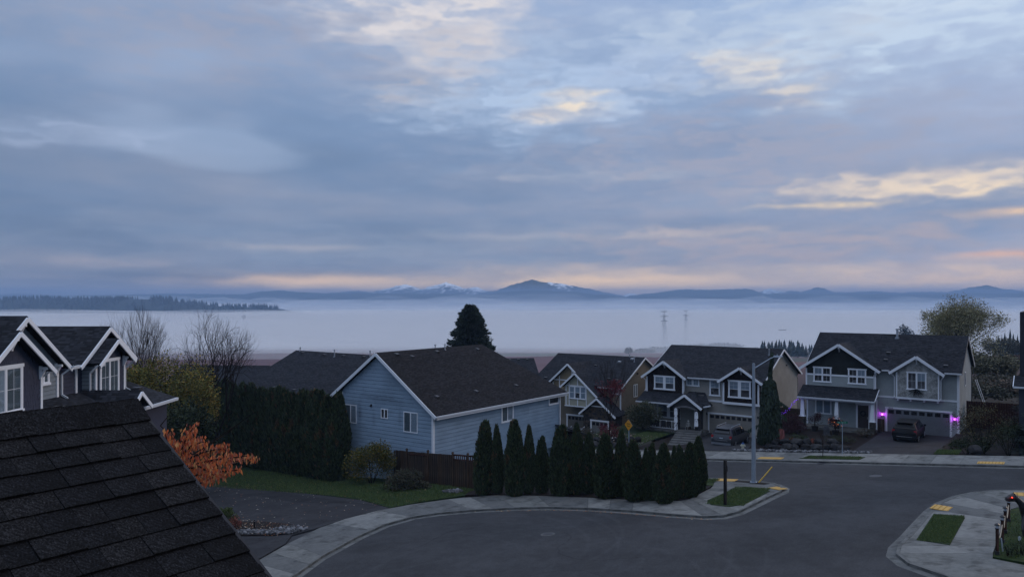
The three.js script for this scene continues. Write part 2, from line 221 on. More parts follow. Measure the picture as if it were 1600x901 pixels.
// ---------------------------------------------------------------- terrain, valley, fog, mountains
function landY(x, z) {
  const r = Math.hypot(x, z), t = r < 140 ? 1 : Math.exp(-(((r - 140) / 200) ** 2));
  return 1.45 + 0.0588 * z + 0.0809 * x * t;
}
{
  const p = [], c = [], ix = [], xs = [], zs = [];
  for (let i = -70; i <= 70; i++) xs.push(Math.sign(i) * Math.pow(Math.abs(i) / 70, 2.5) * 7000);
  for (let j = 0; j <= 130; j++) zs.push(70 - Math.pow(j / 130, 2.5) * 8400);
  for (const z of zs) for (const x of xs) {
    const r = Math.hypot(x, z), v = x * SU - z * CU, lot = sstep(64, 66.5, v) * (1 - sstep(130, 200, r));
    p.push(x, landY(x, z) - 0.3 - 3.2 * lot + (r > 250 ? 2.2 * (fbm(x * 0.006, z * 0.006, 3) - 0.5) * sstep(250, 500, r) : 0), z);
    const far = sstep(120, 230, r), n = fbm(x * 0.004 + 3, z * 0.011, 4), m = fbm(x * 0.03, z * 0.07 + 9, 3), g = sstep(0.55, 0.66, n);
    const f = [lerp(0.115, 0.075, g) * (0.7 + 0.6 * m), lerp(0.068, 0.075, g) * (0.7 + 0.6 * m), lerp(0.070, 0.056, g) * (0.7 + 0.6 * m)];
    c.push(lerp(0.030, f[0], far), lerp(0.030, f[1], far), lerp(0.024, f[2], far));
  }
  const m = xs.length; for (let j = 0; j < zs.length - 1; j++) for (let i = 0; i < m - 1; i++) { const a = j * m + i; ix.push(a, a + 1, a + m, a + 1, a + m + 1, a + m); }
  const g = new THREE.BufferGeometry(); g.setAttribute('position', new THREE.Float32BufferAttribute(p, 3)); g.setAttribute('color', new THREE.Float32BufferAttribute(c, 3)); g.setIndex(ix); g.computeVertexNormals();
  struct('ground', g, mat([1, 1, 1], { vertexColors: true, roughness: 1 }), 'hillside falling away into a reddish brown field');
}
// valley fog: a bank of mist with a thin leading edge of veils
{
  const veils = 11, xs = [], zs = []; for (let i = 0; i <= 110; i++) xs.push((i / 55 - 1) * 7000 * (0.35 + 0.65 * Math.abs(i / 55 - 1))); for (let j = 0; j <= 100; j++) zs.push(-(330 + 34 * j + j * j * 0.42));
  for (let k = 0; k <= veils; k++) {
    const p = [], ix = [], m = xs.length, core = k === veils;
    for (const z of zs) for (const x of xs) {
      const d = Math.hypot(x, z), D = 560 + 190 * k + 420 * (fbm(x * 0.0022 + k * 7.3, z * 0.0012 + k * 3, 3) - 0.5) + 160 * (fbm(x * 0.010 + k * 3.1, z * 0.006, 3) - 0.5) + (x > 0 ? 0.05 * x : 0.12 * x);
      const gy = landY(x, z) - 5, top = -15 - 2.4 * k - 75 * sstep(1500, 4500, d) * (core ? 1 : 0.6) - (core ? 26 : 0) + (13 + 20 * sstep(1000, 2200, d)) * (fbm(x * 0.0016 + k * 2.7, z * 0.0016 + k, 4) - 0.5) , r = d - D;
      p.push(x, r < 0 ? gy + r * 0.02 : lerp(gy, top, 1 - Math.exp(-r / 420)), z);
    }
    for (let j = 0; j < zs.length - 1; j++) for (let i = 0; i < m - 1; i++) { const a = j * m + i; ix.push(a, a + 1, a + m, a + 1, a + m + 1, a + m); }
    const g = new THREE.BufferGeometry(); g.setAttribute('position', new THREE.Float32BufferAttribute(p, 3)); g.setIndex(ix); g.computeVertexNormals();
    const o = solo(core ? 'fog_bank' : 'fog_veil', core ? 'dense white fog bank filling the valley below the mountains' : 'thin veil of mist at the leading edge of the valley fog', 'fog', g, mat([0.90, 0.88, 0.85], core ? { roughness: 1 } : { roughness: 1, transparent: true, opacity: 0.15 }), core ? undefined : 'mist at the edge of the valley fog', 'stuff');
    o.castShadow = core;
  }
}
// banks of mist drifting along the foot of the mountains
for (let k = 0; k < 14; k++) {
  const p = [], ix = [], n = 120, z0 = -2300 - 330 * k, span = 0.62 * -z0 * 1.6;
  for (let i = 0; i <= n; i++) for (let j = 0; j <= 4; j++) { const x = (i / n * 2 - 1) * span, h = -60 + 4.2 * k + (22 + 2.5 * k) * (fbm(x * 0.0011 + k * 5.1, k * 9, 4) - 0.45) + (10 + 2 * k) * sstep(0.56, 0.75, fbm(x * 0.0023 + 7 * k, 3 * k, 3)), t = j / 4; p.push(x, j < 3 ? lerp(-260, h, Math.sin(t * 2 / 1.5 * Math.PI / 2)) : lerp(h, h - 12, (j - 2) / 2), z0 - 260 * t + 160 * (fbm(x * 0.001, k, 2) - 0.5)); }
  for (let i = 0; i < n; i++) for (let j = 0; j < 4; j++) { const a = i * 5 + j; ix.push(a, a + 1, a + 5, a + 1, a + 6, a + 5); }
  const g = new THREE.BufferGeometry(); g.setAttribute('position', new THREE.Float32BufferAttribute(p, 3)); g.setIndex(ix); g.computeVertexNormals();
  solo('mist_bank', 'drifting bank of mist along the foot of the mountains', 'fog', g, mat([0.90, 0.88, 0.85], { roughness: 1, transparent: true, opacity: 0.16 }), 'mist along the mountains', 'stuff').castShadow = false;
}
// mountains 60 km away, clear of the fog, with snow on the peaks
{
  const prof = [[-500, 455], [-300, 452], [-120, 457], [0, 461], [30, 459], [60, 461], [120, 462], [200, 460], [260, 458], [300, 459], [340, 459.5], [380, 460], [410, 455], [440, 454], [470, 456], [500, 458], [530, 457], [560, 454], [580, 457], [600, 451.5], [615, 447], [632, 443.5], [645, 449.5], [655, 452.5], [670, 448], [684, 444.5], [697, 441], [710, 445.5], [725, 451], [745, 448.5], [757, 455], [770, 455], [790, 450], [810, 442.5], [825, 438.5], [835, 437], [850, 441], [866, 441.5], [880, 444], [900, 448], [930, 453], [955, 459], [975, 463], [990, 457.5], [1000, 460.5], [1030, 456], [1065, 452], [1100, 453], [1140, 452], [1165, 451], [1190, 457], [1205, 451], [1220, 458], [1235, 454], [1255, 457], [1277, 448.5], [1295, 455], [1320, 457], [1360, 455], [1400, 457], [1450, 456], [1480, 456], [1500, 454], [1515, 449], [1535, 447], [1546, 444], [1560, 452], [1575, 457], [1590, 454], [1600, 457], [1700, 452], [1900, 456], [2100, 453]];
  const D = 60000, at = (px) => { let i = 1; while (i < prof.length - 1 && prof[i][0] < px) i++; const [a, b] = [prof[i - 1], prof[i]]; return lerp(a[1], b[1], clamp((px - a[0]) / (b[0] - a[0]), 0, 1)); };
  const snowAt = (px) => Math.max(Math.exp(-(((px - 695) / 42) ** 2)), Math.exp(-(((px - 622) / 26) ** 2)), 0.85 * Math.exp(-(((px - 745) / 12) ** 2)), 0.8 * Math.exp(-(((px - 990) / 14) ** 2)), 0.8 * Math.exp(-(((px - 1208) / 18) ** 2)), 0.45 * Math.exp(-(((px - 875) / 26) ** 2)));
  const p = [], c = [], ix = [], rows = 34; let cols = 0;
  for (let px = -480; px <= 2080; px += 2.5, cols++) {
    const top = 12.5 + (464 - at(px)) * D / 1220 + 130 * (fbm(px * 0.33, 3, 4) - 0.45), X = (px - 800) * D / 1220;
    for (let j = -1; j <= rows; j++) {
      const t = Math.pow(Math.max(0, j) / rows, 1.6), sp = fbm(px * 0.05 + t * 2.2, t * 3 + 60, 4) - 0.5, sp2 = fbm(px * 0.21 + t * 1.4, t * 6 + 10, 3) - 0.5;
      const y = j < 0 ? -400 : lerp(top, -500, t) + (j ? 520 * sp * Math.sin(Math.PI * t) + 230 * sp2 * Math.sin(Math.PI * Math.min(1, t * 2.4)) : 0);
      p.push(X + 900 * sp, Math.min(y, top), -D - (j < 0 ? 3000 : 0) + 11000 * t);
      const s = snowAt(px), sp3 = fbm(px * 0.55 + t * 9, t * 30 + 5, 3) - 0.5, sn = s > 0.3 ? sstep(0.0, 0.10, s * 0.34 - t * 1.3 + 0.9 * sp3 + 0.5 * sp2 + 0.07) * (j >= 0 ? 1 : 0) : 0, k = 0.8 + 0.5 * (sp2 + 0.5);
      c.push(lerp(0.075 * k, 0.86, sn), lerp(0.085 * k, 0.87, sn), lerp(0.082 * k, 0.88, sn));
    }
  }
  const n = rows + 2; for (let i = 0; i < cols - 1; i++) for (let j = 0; j < n - 1; j++) { const a = i * n + j; ix.push(a, a + 1, a + n, a + 1, a + n + 1, a + n); }
  const g = new THREE.BufferGeometry(); g.setAttribute('position', new THREE.Float32BufferAttribute(p, 3)); g.setAttribute('color', new THREE.Float32BufferAttribute(c, 3)); g.setIndex(ix); g.computeVertexNormals();
  struct('skyline_mountain', g, mat([1, 1, 1], { vertexColors: true, roughness: 1 }), 'blue mountain range with snowy peaks on the skyline');
}
// long forested foothills across the valley, seen through the haze
{
  const D = 7500, P = [[-500, 454], [0, 462], [300, 460], [380, 460.5], [410, 455.5], [440, 454.5], [470, 456.5], [520, 458], [560, 458], [640, 458.5], [760, 460], [800, 455], [830, 453], [880, 455], [940, 460], [975, 463.5], [1010, 459], [1065, 453], [1140, 453], [1170, 452], [1200, 459], [1300, 459.5], [1420, 459.5], [1500, 458.5], [1560, 459], [1640, 455], [2100, 454]];
  const top = (px) => { let i = 1; while (i < P.length - 1 && P[i][0] < px) i++; const [a, c] = [P[i - 1], P[i]]; return lerp(a[1], c[1], sstep(0, 1, clamp((px - a[0]) / (c[0] - a[0]), 0, 1))); };
  const p = [], ix = [], rows = 9; let cols = 0;
  for (let px = -480; px <= 2080; px += 4, cols++) for (let j = -1; j <= rows; j++) { const t = Math.max(0, j) / rows, y1 = 12.5 + (464 - top(px)) * D / 1220 + 15 * (fbm(px * 0.09, 5, 4) - 0.5), n = fbm(px * 0.06 + t * 3, t * 4, 4) - 0.5; p.push((px - 800) * D / 1220 + 60 * n, j < 0 ? -330 : Math.min(y1, lerp(y1, -330, Math.pow(t, 0.9)) + (j ? 110 * n * Math.sin(Math.PI * t) : 0)), -D - (j < 0 ? 500 : 0) + 1500 * t); }
  const n = rows + 2; for (let i = 0; i < cols - 1; i++) for (let j = 0; j < n - 1; j++) { const a = i * n + j; ix.push(a, a + 1, a + n, a + 1, a + n + 1, a + n); }
  const g = new THREE.BufferGeometry(); g.setAttribute('position', new THREE.Float32BufferAttribute(p, 3)); g.setIndex(ix); g.computeVertexNormals();
  struct('foothills', g, mat([0.050, 0.066, 0.052], { roughness: 1 }), 'long forested foothills beyond the valley fog');
}
// wooded hill that stands out of the fog
function coneTree(rnd, h, layers = 5) { const b = new MB(); b.cyl([0, 0, 0], [0, h * 0.3, 0], 0.012 * h, 0.01 * h, 5); for (let i = 0; i < layers; i++) { const y0 = h * (0.12 + 0.17 * i), r = h * 0.17 * (1 - i / (layers + 0.6)) * (0.85 + 0.3 * rnd()), n = 7, a0 = rnd() * 6; const top = [h * 0.02 * (rnd() - 0.5), y0 + h * 0.30, 0]; for (let k = 0; k < n; k++) { const a = a0 + k / n * 6.283, e = a0 + (k + 1) / n * 6.283, ra = r * (0.7 + 0.5 * hash(i * 9 + k, 3)), rb = r * (0.7 + 0.5 * hash(i * 9 + (k + 1) % n, 3)); b.tri([Math.cos(a) * ra, y0, Math.sin(a) * ra], top, [Math.cos(e) * rb, y0, Math.sin(e) * rb]); b.tri([Math.cos(a) * ra, y0, Math.sin(a) * ra], [Math.cos(e) * rb, y0, Math.sin(e) * rb], [0, y0 + h * 0.06, 0]); } } return b.geo(); }
{
  const D = 3300, crest = (X) => { const px = 800 + X * 1220 / D; return 12.5 - (467.5 - 464 + 4 * (fbm(px * 0.02, 8, 3) - 0.5) + 13 * sstep(200, 400, px) + 40 * sstep(400, 620, px)) * D / 1220; };
  const p = [], ix = [], n = 12, xs = []; for (let X = -4600; X <= -350; X += 60) xs.push(X);
  for (const X of xs) for (let j = 0; j <= n; j++) { const t = j / n, y = crest(X); p.push(X, j <= 8 ? lerp(y, -150, (1 - j / 8) ** 1.6) : lerp(y, -150, (j - 8) / 4), -D + 560 - t * 900); }
  for (let i = 0; i < xs.length - 1; i++) for (let j = 0; j < n; j++) { const a = i * (n + 1) + j; ix.push(a, a + 1, a + n + 1, a + 1, a + n + 2, a + n + 1); }
  const g = new THREE.BufferGeometry(); g.setAttribute('position', new THREE.Float32BufferAttribute(p, 3)); g.setIndex(ix); g.computeVertexNormals();
  struct('hill', g, mat([0.030, 0.038, 0.030], { roughness: 1 }), 'dark wooded hill rising out of the fog');
  const r = rng(5), im = new THREE.InstancedMesh(coneTree(r, 1), mat([0.030, 0.040, 0.032]), 3000), d = new THREE.Object3D();
  for (let i = 0; i < 3000; i++) {
    let X = -4500 + 3500 * r(); const px = 800 + X * 1220 / D; if (px > 205 && px < 232 && r() < 0.9) X -= 120; const t = r(), zz = -D - 40 + 420 * t * t, y = crest(X);
    const back = (zz + D) / 560; d.position.set(X, lerp(y, -150, Math.pow(clamp(back + 0.05, 0, 1), 1.6)) - 1, zz); const h = (11 + 9 * r()) * (px > 232 && px < 275 ? 1.25 : 1); d.scale.set(h * 1.7, h, h * 1.7); d.rotation.y = r() * 6; d.updateMatrix(); im.setMatrixAt(i, d.matrix);
  }
  im.name = 'forest'; tag(im, 'dark far-off forest on the hill rising out of the fog', 'forest', undefined, 'stuff'); scene.add(im);
}
// conifers beyond the houses, half lost in mist
{
  const r = rng(21), vars = [0, 1, 2, 3].map(() => coneTree(r, 1, 6)), m = mat([0.030, 0.040, 0.034]); let first = null;
  const far = []; for (let i = 0; i < 30; i++) far.push([1176 + i * 3.4 + 5 * r(), 620 + 90 * r(), 545 - (i < 4 ? 0 : 5 + 5 * r()) + (i > 22 ? 4 : 0)]);
  for (let i = 0; i < 9; i++) far.push([1558 + i * 6 + 4 * r(), 300 + 60 * r(), 522 + 12 * r()]);
  far.forEach(([px, d, top], i) => {
    const X = (px - 800) * d / 1220, y0 = landY(X, -d) - 1, h = 12.5 - (top - 464) * d / 1220 - y0, near = d < 400;
    const t = thing('conifer', near ? 'misty conifer beside the dark wall at the right edge' : 'misty conifer in the dark row of trees beyond the brown field', 'tree', V3(X, y0, -d), near ? 'misty conifers by the right edge' : 'row of misty conifers beyond the field', r() * 6);
    const o = mesh('crown', vars[i % 4], m, t); o.scale.set(h * (near ? 1.1 : 2.1), h, h * (near ? 1.1 : 2.1));
  });
}
// power pylons standing in the fog
function pylon(label, px, d, topPy, w, kind) {
  const X = (px - 800) * d / 1220, y1 = 12.5 - (topPy - 464) * d / 1220, y0 = landY(X, -d) - 2, h = y1 - y0, t = thing('power_pylon', label, 'pylon', V3(X, y0, -d), 'power pylons in the fog', 0.3), m = mat([0.22, 0.24, 0.26]);
  const b = new MB(), q = w * 0.5;
  if (kind === 'lattice') { const sec = 9; for (let i = 0; i < sec; i++) { const a = i / sec, e = (i + 1) / sec, ra = lerp(q, q * 0.22, Math.min(1, a * 1.2)), rb = lerp(q, q * 0.22, Math.min(1, e * 1.2)), ya = a * h, yb = e * h; for (const [sx, sz] of [[-1, -1], [1, -1], [1, 1], [-1, 1]]) { b.bar([sx * ra, ya, sz * ra], [sx * rb, yb, sz * rb], 0.2, 0.2); } b.bar([-ra, ya, ra], [rb, yb, rb], 0.2, 0.2).bar([ra, ya, ra], [-rb, yb, rb], 0.2, 0.2).bar([-ra, ya, -ra], [rb, yb, -rb], 0.2, 0.2); } mesh('tower', b, m, t); for (const [f, l] of [[0.97, 0.55], [0.86, 0.75], [0.75, 0.62]]) mesh('cross_arm', new MB().bar([-w * l, f * h, 0], [w * l, f * h, 0], 0.4, 0.5).bar([-w * l, f * h, 0], [0, f * h + 1.6, 0], 0.25, 0.25).bar([w * l, f * h, 0], [0, f * h + 1.6, 0], 0.25, 0.25), m, t); }
  else { b.bar([-q, 0, 0], [-q, h, 0], 0.5, 0.5); mesh('pole', b, m, t); mesh('pole', new MB().bar([q, 0, 0], [q, h, 0], 0.5, 0.5), m, t); mesh('cross_arm', new MB().bar([-q * 1.7, h * 0.92, 0], [q * 1.7, h * 0.92, 0], 0.5, 0.6), m, t); }
}
pylon('tall lattice pylon standing in the fog, the darker and nearer of two', 1038, 1080, 485, 9, 'lattice');
pylon('tall lattice pylon in the fog, the fainter and farther of two', 1072, 1400, 484, 9, 'lattice');
pylon('two-pole power line frame in the fog beyond the conifers', 1223, 900, 512, 6, 'frame');

// ---------------------------------------------------------------- streets
function slabs(mb, poly, top, depth) {
  const f = THREE.ShapeUtils.triangulateShape(poly.map((q) => new THREE.Vector2(...q)), []), P = poly.map(([s, v]) => { const y = top(s, v), a = W(s, y, v); return [a.toArray(), [a.x, y - depth, a.z]]; });
  for (let [a, b, c] of f) { const A = poly[a], B = poly[b], C = poly[c]; if ((B[0] - A[0]) * (C[1] - A[1]) - (B[1] - A[1]) * (C[0] - A[0]) < 0) [b, c] = [c, b]; mb.tri(P[a][0], P[b][0], P[c][0], poly[a], poly[b], poly[c]); }
  if (depth) poly.forEach((q, i) => { const k = (i + 1) % poly.length, l = Math.hypot(poly[k][0] - q[0], poly[k][1] - q[1]); mb.quad(P[i][0], P[i][1], P[k][1], P[k][0], [0, 0], [0, depth], [l, depth], [l, 0]); });
  return mb;
}
const onHill = (h) => (s) => gY(s) + h;
const slabOf = (poly, top, depth = 0.14) => slabs(new MB(), poly, top, depth);
struct('road', slabOf([[-50, 10], [60, 10], [60, 62.2], [-50, 62.2]], onHill(0), 0), M.asphalt, 'worn grey asphalt of the cul-de-sac and cross street');
// pale wheel tracks and patches belong to the asphalt map; joints where the streets meet
const curbL = [[-29, 17], [-32.4, 25.8], [-33.9, 28.8], [-35.3, 32.8], [-35.9, 35.6], [-35.6, 37.8], [-34.6, 39.2], [-32.8, 40.6], [-30.2, 42.0], [-28.0, 42.8], [-25.4, 43.2], [-22.3, 43.3], [-19.6, 43.1], [-17.6, 43.1], [-16.6, 43.6], [-16.1, 44.8], [-15.9, 47.2], [-15.7, 49.4], [-15.5, 51.0], [-15.8, 52.2], [-16.7, 53.3], [-18.4, 53.95], [-22, 54.2], [-27, 54.2], [-34, 54.2], [-46, 54.2]];
const outL = [[-33.2, 16], [-36.7, 26.4], [-38.4, 30.0], [-39.7, 33.4], [-40.0, 36.0], [-39.6, 38.6], [-38.6, 40.8], [-37.0, 43.0], [-34.4, 45.0], [-31.0, 45.7], [-27.0, 46.0], [-23.6, 46.1], [-21.6, 46.2], [-20.6, 46.6], [-20.2, 47.3], [-20.2, 48.0], [-20.2, 49.0], [-20.2, 50.0], [-20.2, 50.8], [-20.3, 51.3], [-20.5, 51.7], [-21.2, 52.0], [-23, 52.2], [-28, 52.2], [-35, 52.2], [-47, 52.2]];
const along = (a, b, t) => [lerp(a[0], b[0], t), lerp(a[1], b[1], t)];
function walk(label, curb, out, per, seed, name) {
  const r = rng(seed), o = new THREE.Group(); o.name = numbered(name); o.userData = { kind: 'structure', label }; scene.add(o);
  for (let i = 0; i < curb.length - 1; i++) {
    const len = Math.hypot(curb[i + 1][0] - curb[i][0], curb[i + 1][1] - curb[i][1]), n = Math.max(1, Math.round(len / per)), lo = Math.hypot(out[i + 1][0] - out[i][0], out[i + 1][1] - out[i][1]);
    const inner = (t) => { const c = along(curb[i], curb[i + 1], t), e = along(out[i], out[i + 1], t), d = Math.hypot(e[0] - c[0], e[1] - c[1]); return along(c, e, 0.17 / d); }, gut = (t) => { const c = along(curb[i], curb[i + 1], t), e = along(out[i], out[i + 1], t), d = Math.hypot(e[0] - c[0], e[1] - c[1]); return along(c, e, -0.42 / d); };
    for (let k = 0; k < n; k++) {
      const g = 0.008 / Math.max(len / n, 0.3), g2 = 0.008 / Math.max(lo / n, 0.3), a = k / n + g / n, b = (k + 1) / n - g / n, m = [M.concrete, M.concrete2, M.concrete, M.concrete3][Math.floor(r() * 4)], dz = 0.006 * (r() - 0.5);
      mesh('paving_slab', slabOf([inner(a), inner(b), along(out[i], out[i + 1], b), along(out[i], out[i + 1], a)], onHill(0.125 + dz)), m, o);
      mesh('curb_stone', slabOf([along(curb[i], curb[i + 1], a), along(curb[i], curb[i + 1], b), inner(b - 0.002), inner(a + 0.002)], onHill(0.14), 0.2), M.curb, o);
      mesh('gutter_stone', slabOf([gut(a), gut(b), along(curb[i], curb[i + 1], b), along(curb[i], curb[i + 1], a)], onHill(0.006), 0.05), r() < 0.5 ? M.concrete3 : M.curb, o);
    }
  }
  return o;
}
walk('pale concrete pavement curving round the cul-de-sac beside the clipped conifers', curbL, outL, 1.9, 3, 'sidewalk');
const curbR = [[6, 24], [0, 31.5], [-3.2, 35.2], [-4.8, 36.5], [-6.0, 37.5], [-6.7, 38.8], [-6.85, 40.2], [-6.7, 42.3], [-6.6, 45.1], [-6.5, 47.8], [-6.3, 49.8], [-5.7, 51.9], [-5.0, 53.0], [-3.9, 53.8], [-2.2, 54.1], [2, 54.2], [10, 54.2], [24, 54.2]];
const outR = [[9.5, 27], [3, 34.8], [0.2, 37.8], [-1.6, 38.6], [-3.0, 39.3], [-3.05, 40.2], [-3.05, 41.2], [-3.05, 42.5], [-3.05, 44.5], [-3.05, 46.4], [-3.05, 47.8], [-2.9, 49.0], [-2.4, 49.9], [-1.6, 50.6], [0, 51.0], [3, 51.2], [11, 51.2], [24, 51.2]];
walk('pale concrete pavement corner at the right, beside the posts and lawn', curbR, outR, 1.9, 4, 'sidewalk');
const farC = [], farO = []; for (let s = 34; s >= -40; s -= 3.7) { farC.push([s, 62.0]); farO.push([s, 65.9]); }
walk('long straight concrete pavement in front of the houses across the street', farC, farO, 1.9, 6, 'sidewalk');

// ---------------------------------------------------------------- house building
// lap siding: every course a tilted board; xl and xr give the wall's edges at a height
function lap(xl, xr, y0, y1, e = 0.18, out = 0.022, gap = 0.022, holes = []) {
  const b = new MB();
  for (let y = y0; y < y1 - 0.01; y += e) { const t = Math.min(y + e, y1), a = xl(y), c = xr(y), d = xl(t), f = xr(t); if (c - a < 0.02) continue; const dd = f > d ? d : (d + f) / 2, ff = f > d ? f : dd; const k = (t - y - gap) / (t - y), dk = lerp(a, dd, k), fk = lerp(c, ff, k), tk = t - gap; const cut = holes.filter((h) => h[2] < t && h[3] > y);
    if (!cut.length) { b.quad([a, y, out], [c, y, out], [fk, tk, out * 0.7], [dk, tk, out * 0.7]); b.quad([a, y, -0.012], [c, y, -0.012], [c, y, out], [a, y, out]); b.quad([dk, tk, out * 0.7], [fk, tk, out * 0.7], [fk, tk, -0.012], [dk, tk, -0.012]); b.quad([dk, tk, -0.012], [fk, tk, -0.012], [ff, t, -0.012], [dd, t, -0.012]); continue; }
    const ys = [y, tk, t, ...cut.flatMap((h) => [h[2], h[3]])].filter((q) => q >= y && q <= t).sort((p, q) => p - q);
    for (let i = 0; i < ys.length - 1; i++) { const p = ys[i], q = ys[i + 1]; if (q - p < 1e-4) continue; const m = (p + q) / 2, zf = (w) => w > tk + 1e-5 || m > tk ? -0.012 : lerp(out, out * 0.7, (w - y) / (tk - y)); let spans = [[Math.max(xl(p), xl(q)), Math.min(xr(p), xr(q))]]; for (const h of cut) if (h[2] < m && h[3] > m) spans = spans.flatMap(([l, r]) => [[l, Math.min(r, h[0])], [Math.max(l, h[1]), r]].filter((w) => w[1] - w[0] > 0.01)); for (const [l, r] of spans) { b.quad([l, p, zf(p)], [r, p, zf(p)], [r, q, zf(q)], [l, q, zf(q)]); if (p === y) b.quad([l, p, -0.012], [r, p, -0.012], [r, p, out], [l, p, out]); } } }
  return b;
}
// shake siding: courses of single shakes of mixed width, each standing out a little differently
function shakes(xl, xr, y0, y1, seed, e = 0.19, holes = []) {
  const b = new MB(), r = rng(seed);
  for (let y = y0; y < y1 - 0.01; y += e) { const t = Math.min(y + e, y1); let x = Math.min(xl(y), xl(t)) - 0.1 * r(); const end = Math.max(xr(y), xr(t)); while (x < end) { const w = 0.10 + 0.16 * r(), L = (q) => Math.max(xl(q), x), R = (q) => Math.min(xr(q), x + w - 0.006), o = 0.014 + 0.014 * r(), yb = y - 0.012 * r(); const hx = x + w / 2, hy = (y + t) / 2; if (R(y) - L(y) > 0.01 && !holes.some((h) => hx > h[0] && hx < h[1] && hy > h[2] && hy < h[3])) { const l2 = L(t), r2 = Math.max(R(t), l2); b.quad([L(y), yb, o], [R(y), yb, o], [r2, t, 0.003], [l2, t, 0.003]); b.quad([L(y), yb, 0], [R(y), yb, 0], [R(y), yb, o], [L(y), yb, o]); b.quad([R(y), yb, 0], [r2, t, 0], [r2, t, 0.003], [R(y), yb, o]); } x += w; } }
  return b;
}
const flatSide = (a) => () => a;
const gableL = (xa, ya, k, min) => (y) => Math.max(min, xa - (ya - y) / k), gableR = (xa, ya, k, max) => (y) => Math.min(max, xa + (ya - y) / k);
function put(o, pos, turn = 0) { o.position.set(...pos); o.rotation.y = turn; return o; }
// a roof slope: eave a-b, ridge c-d (same order round), t thick
function slope(b, a, e, r, l, t = 0.12) {
  const A = V3(...a), U = V3(...e).sub(A), len = U.length(); U.normalize(); const N = new THREE.Vector3().crossVectors(U, V3(...l).sub(A)).normalize(); if (N.y < 0) N.negate(); const S = new THREE.Vector3().crossVectors(N, U); if (S.y < 0) S.negate();
  const uv = (q) => { const w = V3(...q).sub(A); return [w.dot(U), w.dot(S)]; }, dn = (q) => [q[0] - N.x * t, q[1] - N.y * t, q[2] - N.z * t], P = [a, e, r, l], Q = P.map(dn);
  b.quad(...P, ...P.map(uv)); b.quad(Q[3], Q[2], Q[1], Q[0]); for (let i = 0; i < 4; i++) { const k = (i + 1) % 4; b.quad(P[i], Q[i], Q[k], P[k]); }
  return b;
}
function rake(o, p, q, h = 0.24, w = 0.05, m = M.trim) { return mesh('rake_board', new MB().bar(p, q, w, h), m, o); }
function eaveBoard(o, p, q, name = 'gutter') { return mesh(name, new MB().bar(p, q, 0.11, 0.13), M.gutter, o); }
// a window in a wall that faces +z of its own frame: trim, sash, panes, blind and the dark room behind
function windowIn(o, x0, x1, y0, y1, z, op = {}) {
  const { turn = 0, trim = 0.10, parts = 2, hung = false, blind = 'none', sill = true, grid = false, m = M.trim, wide = 0.08 } = op, w = x1 - x0, h = y1 - y0, tx = trim, b = new MB();
  if (trim > 0) { b.box(0, tx, 0, h, 0, 0.05).box(w - tx, w, 0, h, 0, 0.05).box(-0.05, w + 0.05, h - tx * 0.2, h + tx * 0.9, 0, 0.06); if (sill) b.box(-0.05, w + 0.05, -tx * 0.8, tx * 0.2, 0, 0.075); else b.box(tx, w - tx, 0, tx, 0, 0.05); } else b.box(0, 0.045, 0, h, 0, 0.045).box(w - 0.045, w, 0, h, 0, 0.045).box(0.045, w - 0.045, h - 0.045, h, 0, 0.045).box(0.045, w - 0.045, 0, 0.045, 0, 0.045);
  const win = mesh('window', b, m, o); const g = new THREE.Vector3(op.at ? op.at[0] : x0, op.at ? op.at[1] : y0, op.at ? op.at[2] : z); win.position.copy(g); win.rotation.y = turn;
  const e = trim > 0 ? tx : 0.045, ix0 = e, ix1 = w - e, iy0 = trim > 0 ? tx * 0.2 : e, iy1 = trim > 0 ? h - tx * 0.2 : h - e, pw = (ix1 - ix0 - (parts - 1) * wide) / parts;
  if (op.flat) mesh('curtain', new MB().box(ix0, ix1, iy0, iy1, 0.019, 0.022), M.blindDim, win); else mesh('recess', new MB().openBox(ix0, ix1, iy0, iy1, -(op.deep ?? 0.5), 0.02, ['front']), M.room, win);
  for (let k = 0; k < parts; k++) {
    const a = ix0 + k * (pw + wide), c = a + pw, s = 0.035, f = new MB().box(a, a + s, iy0, iy1, 0.024, 0.044).box(c - s, c, iy0, iy1, 0.024, 0.044).box(a + s, c - s, iy0, iy0 + s, 0.024, 0.044).box(a + s, c - s, iy1 - s, iy1, 0.024, 0.044), mid = (iy0 + iy1) / 2;
    if (hung) f.box(a + s, c - s, mid - 0.025, mid + 0.025, 0.024, 0.047);
    mesh('sash', f, m, win);
    if (k) mesh('mullion', new MB().box(a - wide, a, iy0, iy1, 0.02, 0.052), m, win);
    const bl = Array.isArray(blind) ? blind[k] : blind;
    if (bl !== 'none') mesh('blind', new MB().box(a + s, c - s, bl === 'top' ? mid : iy0 + s, iy1 - s, 0.0235, 0.026), bl === 'dim' ? M.blindDim : M.blind, win);
    if (hung) { mesh('pane', new MB().box(a + s, c - s, iy0 + s, mid - 0.025, 0.030, 0.033), M.glass, win); mesh('pane', new MB().box(a + s, c - s, mid + 0.025, iy1 - s, 0.030, 0.033), M.glass, win); } else mesh('pane', new MB().box(a + s, c - s, iy0 + s, iy1 - s, 0.030, 0.033), M.glass, win);
    if (grid) { const gy = hung ? (mid + iy1) / 2 : (iy0 + iy1) / 2, gb = new MB().box(a + s, c - s, gy - 0.008, gy + 0.008, 0.0335, 0.037).box((a + c) / 2 - 0.008, (a + c) / 2 + 0.008, hung ? mid : iy0 + s, iy1 - s, 0.0335, 0.037); mesh('muntin', gb, m, win); }
  }
  return win;
}
